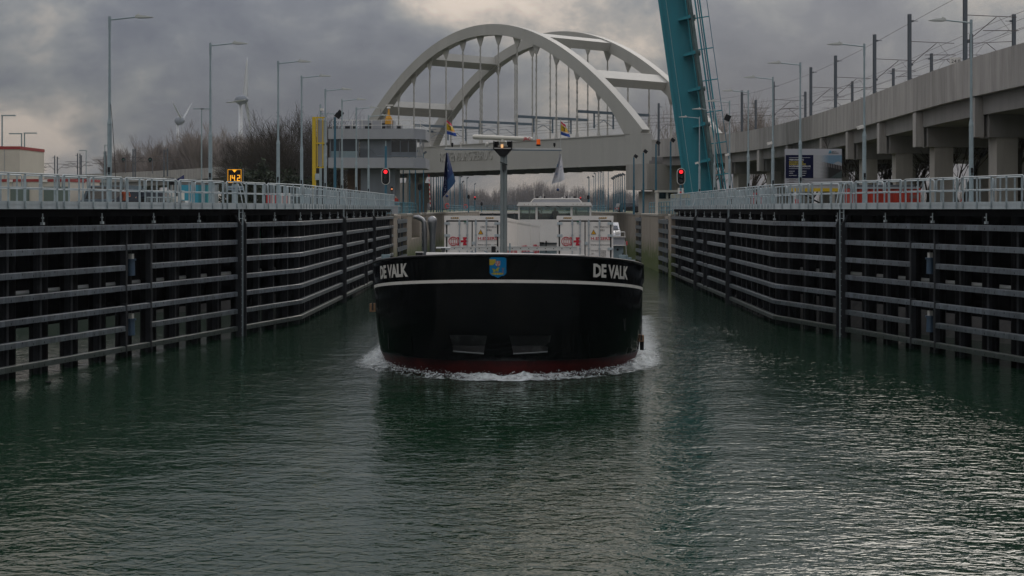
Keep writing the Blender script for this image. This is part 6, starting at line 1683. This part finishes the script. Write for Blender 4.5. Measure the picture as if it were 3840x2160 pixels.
t = signal('red traffic signal on blue post before the teal leaf', 2554, 118.5)
MB().box((sx(2553, 118.5), 118.6, sz(716, 118.5)), (.48, .05, .5)).build('sign_plate', WHITE, t)
for dz, m in ((.12, BLUER), (-.12, RED)): MB().tube((sx(2553, 118.5), 118.57, sz(716, 118.5) + dz), (sx(2553, 118.5), 118.56, sz(716, 118.5) + dz), .09, n=12).build('sign_disc', m, t)
for px, top, bot, Y, l in ((1574, 690, 714, 168, 'dark oval signal back on blue post under left bridge end'), (1757, 731, 746, 250, 'small dark oval signal back beyond the chamber left wall'), (2408, 692, 716, 165, 'dark oval signal back before right bridge pier'), (2206, 732, 748, 250, 'small dark oval signal back beyond the chamber right wall'), (1806, 758, 772, 320, 'tiny dark oval signal back near the far gate')):
    signal(l, px, Y, top, bot, (bot - top) * .62, back=True, name='signal_back')
for px, top, bot, Y, l in ((1781, 736, 751, 330, 'tiny red signal light left of the wheelhouse in distance'), (2177, 738, 752, 330, 'tiny red signal light right of the wheelhouse in distance')): signal(l, px, Y, top, bot, 9, name='far_signal')
for px, py, l in ((1469, 709, 'small amber signal lamp under control building'),):
    t = thing('amber_signal', l, 'signal', at(px, py, 136)); MB().box(at(px, py, 136) + V((0, .05, .02)), (.22, .2, .4)).build('housing', BLACK, t); MB().sphere(at(px, py, 136) + V((.02, -.08, 0)), .09).build('lens', LEDDIM, t)
    MB().tube(at(px, py, 136) + V((0, .2, .3)), at(px, 785, 136) + V((0, .2, -.5)), .05, n=6).build('post', MAST, t)
# rows of blue lamp posts along the chamber
NUM = ('first', 'second', 'third', 'fourth', 'fifth', 'sixth', 'seventh', 'eighth', 'ninth', 'tenth', 'eleventh', 'twelfth', 'thirteenth', 'fourteenth', 'fifteenth', 'sixteenth', 'seventeenth')
def blue_post(label, px, top, Xl, group):
    Y = abs(Xl) * FPX / abs(px - PX0); z = sz(top, Y)
    t = thing('blue_lamp_post', label, 'lamp post', (Xl, Y, GZ), group=group)
    MB().tube((0, 0, 0), (0, 0, (z - GZ) * .55), .10, .09, 7).tube((0, 0, (z - GZ) * .55), (0, 0, z - GZ), .065, .06, 7).build('pole', BLUEP, t, world=False)
    s = 1 if Xl < 0 else -1
    MB().box((s * .2, 0, z - GZ + .1), (.55, .3, .28), 0, (V((.8 * s, 0, .5)), V((0, 1, 0)), V((-.5 * s, 0, .8)))).build('floodlight', MAST, t, world=False)
for i, (px, top) in enumerate(((1512, 560), (1536, 560), (1558, 570), (1588, 575), (1616, 610), (1625, 621), (1637, 607), (1644, 611), (1652, 622), (1659, 624), (1688, 650), (1704, 655), (1722, 660), (1727, 664), (1733, 683), (1751, 668), (1779, 691))):
    blue_post('%s slim blue lamp post along left lock wall, counting from left' % NUM[i], px, top, -13.6, 'blue lamp posts along left lock wall')
for i, (px, top) in enumerate(((2343, 656), (2334, 658), (2328, 659), (2321, 662), (2314, 664), (2307, 668), (2301, 672), (2281, 634), (2264, 641), (2258, 646), (2251, 643), (2244, 645), (2233, 652), (2227, 663), (2210, 665), (2207, 668))):
    blue_post('%s slim blue lamp post along right lock wall, counting from right' % NUM[i], px, top, 15.2 if i < 7 else 17.5, 'blue lamp posts along right lock wall')
t = thing('barrier_arm', 'raised red and white striped barrier arm on left lock wall', 'barrier', (sx(1614, 185), 185, GZ))
a, b = at(1614, 775, 185), at(1608, 655, 185)
for i in range(14): MB().box(a.lerp(b, (i + .5) / 14), (.11, .06, (b - a).length / 14), 0, (V((1, 0, 0)), V((0, 1, 0)), (b - a).normalized())).build('stripe', RED if i % 2 else WHITE, t)
# blue railings on the lock heads
def blue_fence(label, pts, n, zt=1.1):
    t = thing('blue_railing', label, 'railing', (pts[0][0], pts[0][1], LZ))
    for (xa, ya), (xb, yb) in zip(pts, pts[1:]):
        for z in (zt, zt * .62, zt * .3): MB().tube((xa, ya, LZ + z), (xb, yb, LZ + z), .035, n=5).build('rail', BLUER, t)
        for i in range(n + 1): MB().tube((xa + (xb - xa) * i / n, ya + (yb - ya) * i / n, LZ), (xa + (xb - xa) * i / n, ya + (yb - ya) * i / n, LZ + zt), .04, n=5).build('post', BLUER, t)
blue_fence('pale blue railing on left lock head below control building', [(-11.9, 122.5), (-11.9, 136), (-13.5, 136)], 6)
blue_fence('pale blue railing along the recess of left lock head', [(-12.0, 140), (-12.0, 158)], 8)
blue_fence('pale blue railing on right lock head before bridge pier', [(13.4, 121), (13.4, 146)], 10)
blue_fence('far pale blue railing along left chamber wall', [(-11.9, 220), (-11.9, 350)], 24)
blue_fence('far pale blue railing along right chamber wall', [(13.4, 220), (13.4, 350)], 24)
for i, (px, Y, l) in enumerate(((1500, 128, 'left of two pale blue gate panels on left lock head'), (1532, 131, 'right of two pale blue gate panels on left lock head'))):
    t = thing('gate_panel', l, 'gate', (sx(px, Y), Y, LZ)); c = V((sx(px, Y), Y, LZ))
    MB().path([c + V((-.4, 0, .05)), c + V((.4, 0, .05)), c + V((.4, 0, 1.05)), c + V((-.4, 0, 1.05))], .03, 5, closed=True).build('frame', BLUER, t)
    for k in range(7): MB().tube(c + V((-.34 + k * .11, 0, .05)), c + V((-.34 + k * .11, 0, 1.05)), .014, n=4).build('bar', BLUER, t)
t = thing('control_cabinet', 'small white cabinet and step on left lock head', 'cabinet', (sx(1480, 126), 126, LZ))
MB().box((sx(1482, 126), 126, LZ + .35), (.55, .4, .7)).build('cabinet_body', CLAD, t); MB().box((sx(1483, 126), 126, LZ + .72), (.8, .5, .05)).build('cabinet_lid', WHITE, t)
for px, Y, l in ((1677, 250, 'red lifebuoy holder on left chamber wall'), (1746, 300, 'tiny red lifebuoy holder farther along left chamber wall')):
    t = thing('lifebuoy_post', l, 'lifebuoy', (sx(px, Y), Y, LZ)); MB().tube((sx(px, Y), Y, LZ), (sx(px, Y), Y, LZ + 1.3), .05, n=6).build('post', BLUEP, t)
    MB().path([V((sx(px, Y) + .35 * cos(a), Y - .08, LZ + 1.0 + .42 * sin(a))) for a in [2 * pi * i / 14 for i in range(14)]], .10, 6, closed=True).build('ring', RED, t, True)
# right hand kiosk
t = thing('lock_kiosk', 'small white flat-roofed kiosk with dark windows right of bridge pier', 'kiosk', (sx(2505, 136), 136, GZ)); Y = 136.0
MB().box((sx(2505, Y), Y + 1.5, (GZ + sz(722, Y)) / 2), (sx(2542, Y) - sx(2468, Y), 3, sz(722, Y) - GZ)).build('wall', CREAM, t)
MB().box((sx(2505, Y), Y + 1.4, sz(717, Y)), (sx(2544, Y) - sx(2466, Y), 3.4, .22)).build('roof', CREAM, t)
for a, b in ((2471, 2497), (2506, 2540)): MB().box(((sx(a, Y) + sx(b, Y)) / 2, Y - .03, (sz(722, Y) + sz(745, Y)) / 2), (sx(b, Y) - sx(a, Y), .06, sz(722, Y) - sz(745, Y))).build('window', GLASSD, t)
MB().box((sx(2488, Y), Y - 1.5, LZ + .7), (1.4, .5, .08)).box((sx(2478, Y), Y - 1.5, LZ + .35), (.1, .4, .7)).box((sx(2499, Y), Y - 1.5, LZ + .35), (.1, .4, .7)).build('bench', CLAD, t)
# ------------------------------------------------------------------ billboard
def billboard():
    Y = 84.0; X = lambda p: sx(p, Y); Z = lambda p: sz(p, Y)
    t = thing('project_billboard', 'large white and navy project billboard on steel frame beside viaduct', 'billboard', (X(3050), Y, GZ))
    MB().box((X(3050.5), Y + .06, (Z(558) + Z(706)) / 2), (X(3157) - X(2944), .1, Z(558) - Z(706))).build('panel', mat('board_white', (.40, .41, .44), .5), t)
    MB().box((X(3053), Y, Z(712)), (X(3156) - X(2958), .08, .20)).build('yellow_strip', YEL, t)
    MB().box(((X(2946) + X(3050)) / 2, Y - .005, (Z(581) + Z(668)) / 2), (X(3050) - X(2946), .02, Z(581) - Z(668))).build('navy_field', mat('navy_print', (.008, .011, .04), .8, spec=.1), t)
    def pc(u, v):
        base = (.38, .39, .40); fade = max(0, min(1, (u - .22) / .33)); hor = .80 - .26 * u
        if v > hor: c = (.13, .23, .32) if (v > .62 + .1 * sin(u * 9)) else (.30, .32, .34)
        elif v > hor - .17: c = (.03, .028, .03) if int(u * 34) % 3 else (.13, .12, .12)
        elif u > .55 and v < (u - .55) * .75: c = (.035, .055, .055)
        else: c = (.008, .009, .009)
        k = max(0, min(1, fade + .05 * sin(v * 40 + u * 9) * (1 - fade)))
        return tuple(b + (a - b) * k for a, b in zip(c, base))
    printgrid('photo_print', 60, 44, lambda u, v: V((X(3050) + (X(3157) - X(3050)) * u, Y - .015, Z(669) + (Z(582) - Z(669)) * v)), pc, PRINT, t, world=True)
    WT = mat('print_white', (.5, .5, .5), .6); YT = mat('print_yellow', (.45, .36, .05), .6)
    for s, y, m, w in (('VERVANGING', 602, WT, 55), ('NOORDELIJK', 610.5, YT, 54), ('REMMINGWERK', 618.5, YT, 63), ('ROZENBURGSESLUIS', 626.5, WT, 80)):
        put_text('headline', s, .095, m, (X(2959), Y - .02, Z(y)), (1, 0, 0), (0, 0, 1), t, True, fit=w / FPX * Y, bold=.03)
    for y in (591, 632.5): MB().box((X(2998.5), Y - .018, Z(y)), (X(3038) - X(2959), .006, .018)).build('rule', WT, t)
    for y, a, b in ((643.5, 'AANVANG', 'MEI 2023'), (651, 'GEREED', 'MEDIO 2024'), (659.5, 'INLICHTINGEN', 'REMMINGWERK')):
        put_text('small_print', a, .05, WT, (X(2959), Y - .02, Z(y)), (1, 0, 0), (0, 0, 1), t, True, fit={'AANVANG': 21, 'GEREED': 15, 'INLICHTINGEN': 28}[a] / FPX * Y, bold=.02)
        if b == 'REMMINGWERK': MB().box((X(3006), Y - .02, Z(y) + .025), (26 / FPX * Y, .006, .035)).build('small_print_line', WT, t)
        else: put_text('small_print', b, .05, WT, (X(2993), Y - .02, Z(y)), (1, 0, 0), (0, 0, 1), t, True, fit=30 / FPX * Y, bold=.02)
    put_text('logo_lettering', 'Port of', .055, TXTB, (X(3119.5), Y - .01, Z(570.5)), (1, 0, 0), (0, 0, 1), t, True, fit=16 / FPX * Y, bold=.02)
    put_text('logo_lettering', 'Rotterdam', .055, TXTB, (X(3119.5), Y - .01, Z(575.5)), (1, 0, 0), (0, 0, 1), t, True, fit=25 / FPX * Y, bold=.02)
    lg = MB(); cy = mat('logo_cyan', (.05, .28, .42), .5)
    for k in range(3): lg.path([V((X(3107) + .015 * k, Y - .012, Z(575 - 4 * k))), V((X(3112), Y - .012, Z(572.5 - 3.2 * k))), V((X(3117), Y - .012, Z(573.5 - 4 * k)))], .022, 5)
    lg.build('logo_mark', cy, t)
    for y in (676, 685, 694): MB().box((X(3050), Y - .005, Z(y)), (X(3150) - X(2950), .006, .014)).build('rule', TXTG, t)
    for y_, x_, w_ in ((673.5, 2959, 25), (673.5, 2992, 24), (682.5, 2959, 20), (682.5, 2992, 40)): MB().box((X(x_ + w_ / 2), Y - .006, Z(y_)), (w_ / FPX * Y, .006, .03)).build('small_print_line', TXTG, t)
    for a in (2962, 2999, 3052, 3120, 3138): MB().box((X(a), Y + .25, (GZ + Z(560)) / 2), (.10, .12, Z(560) - GZ)).build('frame_post', MAST if a != 3120 else GALV, t)
    for (a, b, c, d) in ((3010, 725, 3085, 765), (3040, 765, 3070, 718), (3115, 765, 3122, 716)): MB().tube((X(a), Y + .3, Z(b)), (X(c), Y + .3, Z(d)), .05, n=6).build('brace', BLACK, t)
billboard()
o = MB().box(at(2988, 757, 83), (.16, .16, .30)).tube(at(2988, 757, 83) + V((0, 0, .15)), at(2988, 757, 83) + V((0, 0, .22)), .05, n=8).build('fire_extinguisher', RED); tag(o, 'small red can below the project billboard', 'canister')
# red skip container
def skip():
    Y = 76.0; x0, x1 = sx(3200, Y), sx(3447, Y); z0, z1 = GZ, sz(706, Y); dp = 2.2
    t = thing('red_skip', 'red corrugated steel container numbered 006030 behind near right railing', 'container', ((x0 + x1) / 2, Y, GZ))
    n = 22; prof = []
    for i in range(n):
        a = x0 + (x1 - x0) * i / n; w = (x1 - x0) / n; d = .06 if i % 2 else 0
        prof += [(a + .02, Y + d), (a + w - .02, Y + d)]
    poly = prof + [(x1, Y + dp), (x0, Y + dp)]
    MB().prism(poly, (0, 0, z0), (1, 0, 0), (0, 1, 0), (0, 0, z1 - z0)).build('corrugated_wall', REDC, t)
    MB().box(((x0 + x1) / 2, Y + .03, z1 + .02), (x1 - x0 + .06, .16, .1)).build('top_rim', REDC, t)
    for a in (x0, x1): MB().box((a, Y + .02, (z0 + z1) / 2), (.12, .16, z1 - z0)).build('corner_post', REDC, t)
    put_text('number', '006030', .20, TXTG, (sx(3408, Y), Y - .06, sz(744, Y)), (1, 0, 0), (0, 0, 1), t, True, fit=.50, bold=.02)
    bpy.data.objects[t.children[-1].name].data.materials[0] = CLAD
    g = thing('generator_set', 'dark machinery with exhaust pipes on top of red container', 'generator', ((x0 + x1) / 2, Y + 1, z1))
    MB().box((sx(3318, Y), Y + 1.0, z1 + .11), (sx(3435, Y) - sx(3202, Y), 1.6, .16)).build('tray', MAST, g)
    for p, hgt in ((3292, 20), (3318, 34), (3340, 24), (3362, 22)): MB().tube((sx(p, Y), Y + 1, z1 + .15), (sx(p, Y), Y + 1, sz(706 - hgt, Y)), .07, n=8).build('exhaust_pipe', BLACK if p != 3318 else GALV, g)
skip()
t = thing('red_warning_boards', 'pair of red warning panels behind bend of right railing', 'panel', (sx(2836, 90), 90, GZ))
for a in (2822, 2850): MB().box((sx(a, 90), 90, (GZ + sz(722, 90)) / 2), (.2, .06, sz(722, 90) - GZ)).build('board', RED, t)
MB().box((sx(2836, 90), 90.05, sz(726, 90)), (.7, .05, .1)).build('tie_bar', RED, t)
t = thing('warning_triangle', 'small red warning triangle sign below the viaduct', 'sign', (sx(3608, 80), 80, GZ)); p = at(3608, 757, 80)
MB().prism([(-.2, -.15), (.2, -.15), (0, .2)], p, (1, 0, 0), (0, 0, 1), (0, .03, 0)).build('border', RED, t); MB().prism([(-.12, -.10), (.12, -.10), (0, .11)], p + V((0, -.006, 0)), (1, 0, 0), (0, 0, 1), (0, .004, 0)).build('field', WHITE, t)
MB().box(p + V((0, .05, -.3)), (.06, .04, .7)).build('post', GALV, t)
o = MB().box(at(2552, 735, 118.9), (1.6, .05, .34)).build('yellow_banner', YEL); tag(o, 'yellow banner tied to far end of right railing', 'banner')
# scaffold stair at right edge
t = thing('stair_tower', 'dark steel stair tower at right edge beyond viaduct columns', 'stairs', (sx(3826, 92), 92, GZ)); Y = 92.0
for a in (3806, 3850): MB().box((sx(a, Y), Y, (GZ + sz(596, Y)) / 2), (.09, .09, sz(596, Y) - GZ)).build('upright', MAST, t)
for z in (598, 632, 640, 728, 748): MB().box((sx(3828, Y), Y, sz(z, Y)), (.9, .5, .05)).build('platform', MAST, t)
for k in range(7): MB().tube((sx(3808 + k * 7, Y), Y - .2, sz(632, Y)), (sx(3808 + k * 7, Y), Y - .2, sz(598, Y)), .02, n=4).build('baluster', MAST, t)
t = thing('hooped_lamp', 'grey hook-shaped lamp post between right columns', 'lamp post', (sx(3790, 96), 96, GZ))
MB().path([V((sx(3790, 96), 96, GZ)), V((sx(3790, 96), 96, sz(560, 96))), V((sx(3787, 96), 96, sz(548, 96))), V((sx(3778, 96), 96, sz(540, 96)))], .13, 8).build('pole', MAST, t, True)
# surveillance cameras on right lamps
for i, (px, py, Y) in enumerate(((3226, 477, 63.2), (2886, 537, 79.1), (2726, 580, 96.4), (2613, 611, 113))):
    p = at(px, py, Y); o = MB().box(p, (.26, .3, .15), 0, (V((.95, 0, .3)), V((0, 1, 0)), V((-.3, 0, .95)))).tube(p + V((.08, 0, -.02)), p + V((.19, 0, -.12)), .03, n=6).build('security_camera', WHITE)
    tag(o, 'white security camera on the %s right street lamp' % ('second', 'fourth', 'sixth', 'eighth')[i], 'camera', 'cameras on right street lamps')
o = MB().box(at(2728, 442, 96), (.4, .25, .42), 0, (V((.9, 0, -.4)), V((0, 1, 0)), V((.4, 0, .9)))).build('lamp_floodlight', BLACK); tag(o, 'black floodlight fixed to the sixth right street lamp', 'floodlight')
# green board showing through the left guide wall
d, n, L_ = gw_frame(AL, KL, 1)
for px, l in ((979, 'green board seen between piles right of near left ladder'), (1058, 'narrow green board seen between piles near the left bend')):
    s = s_of(px, AL, KL); p = AL + d * s - n * 1.22
    o = MB().box(p + V((0, 0, 4.15)), (.30 if px < 1000 else .16, .05, 1.3), 0, (d, n, V((0, 0, 1)))).build('green_board', mat('board_green%d' % px, (.05, .30, .16), .6)); tag(o, l, 'board')
# duck
t = thing('water_bird', 'small dark bird swimming near left guide wall', 'bird', at(182, 1437, 46.8)); p = at(182, 1437, 46.8); p.z = 0.0
bd = MB(); rings = []
for x, z, w, h in ((-.19, .10, .01, .01), (-.13, .075, .05, .04), (0, .05, .085, .07), (.10, .06, .07, .065), (.15, .10, .04, .05), (.16, .17, .03, .035), (.18, .22, .035, .035), (.23, .21, .018, .014), (.27, .205, .006, .004)):
    rings.append([V((p.x + x * .6, p.y + .6 * w * cos(a), p.z + .6 * (z + h * sin(a)))) for a in [2 * pi * i / 8 for i in range(8)]])
bd.loft(rings).build('body', DARKC, t, True)

# ------------------------------------------------------------------ haze
hz = MB().box((0, 1500, 55), (4200, 3600, 130))
hm = bpy.data.materials.new('haze'); hm.use_nodes = True; nt = hm.node_tree; nt.nodes.clear()
o_ = nt.nodes.new('ShaderNodeOutputMaterial'); vv = nt.nodes.new('ShaderNodeVolumePrincipled'); vv.inputs['Density'].default_value = .00011; vv.inputs['Color'].default_value = (.80, .86, .95, 1)
nt.links.new(vv.outputs[0], o_.inputs['Volume']); hm.cycles.homogeneous_volume = True
o = hz.build('haze', hm); o['kind'] = 'stuff'; o['label'] = 'thin pale winter haze over the whole lock'
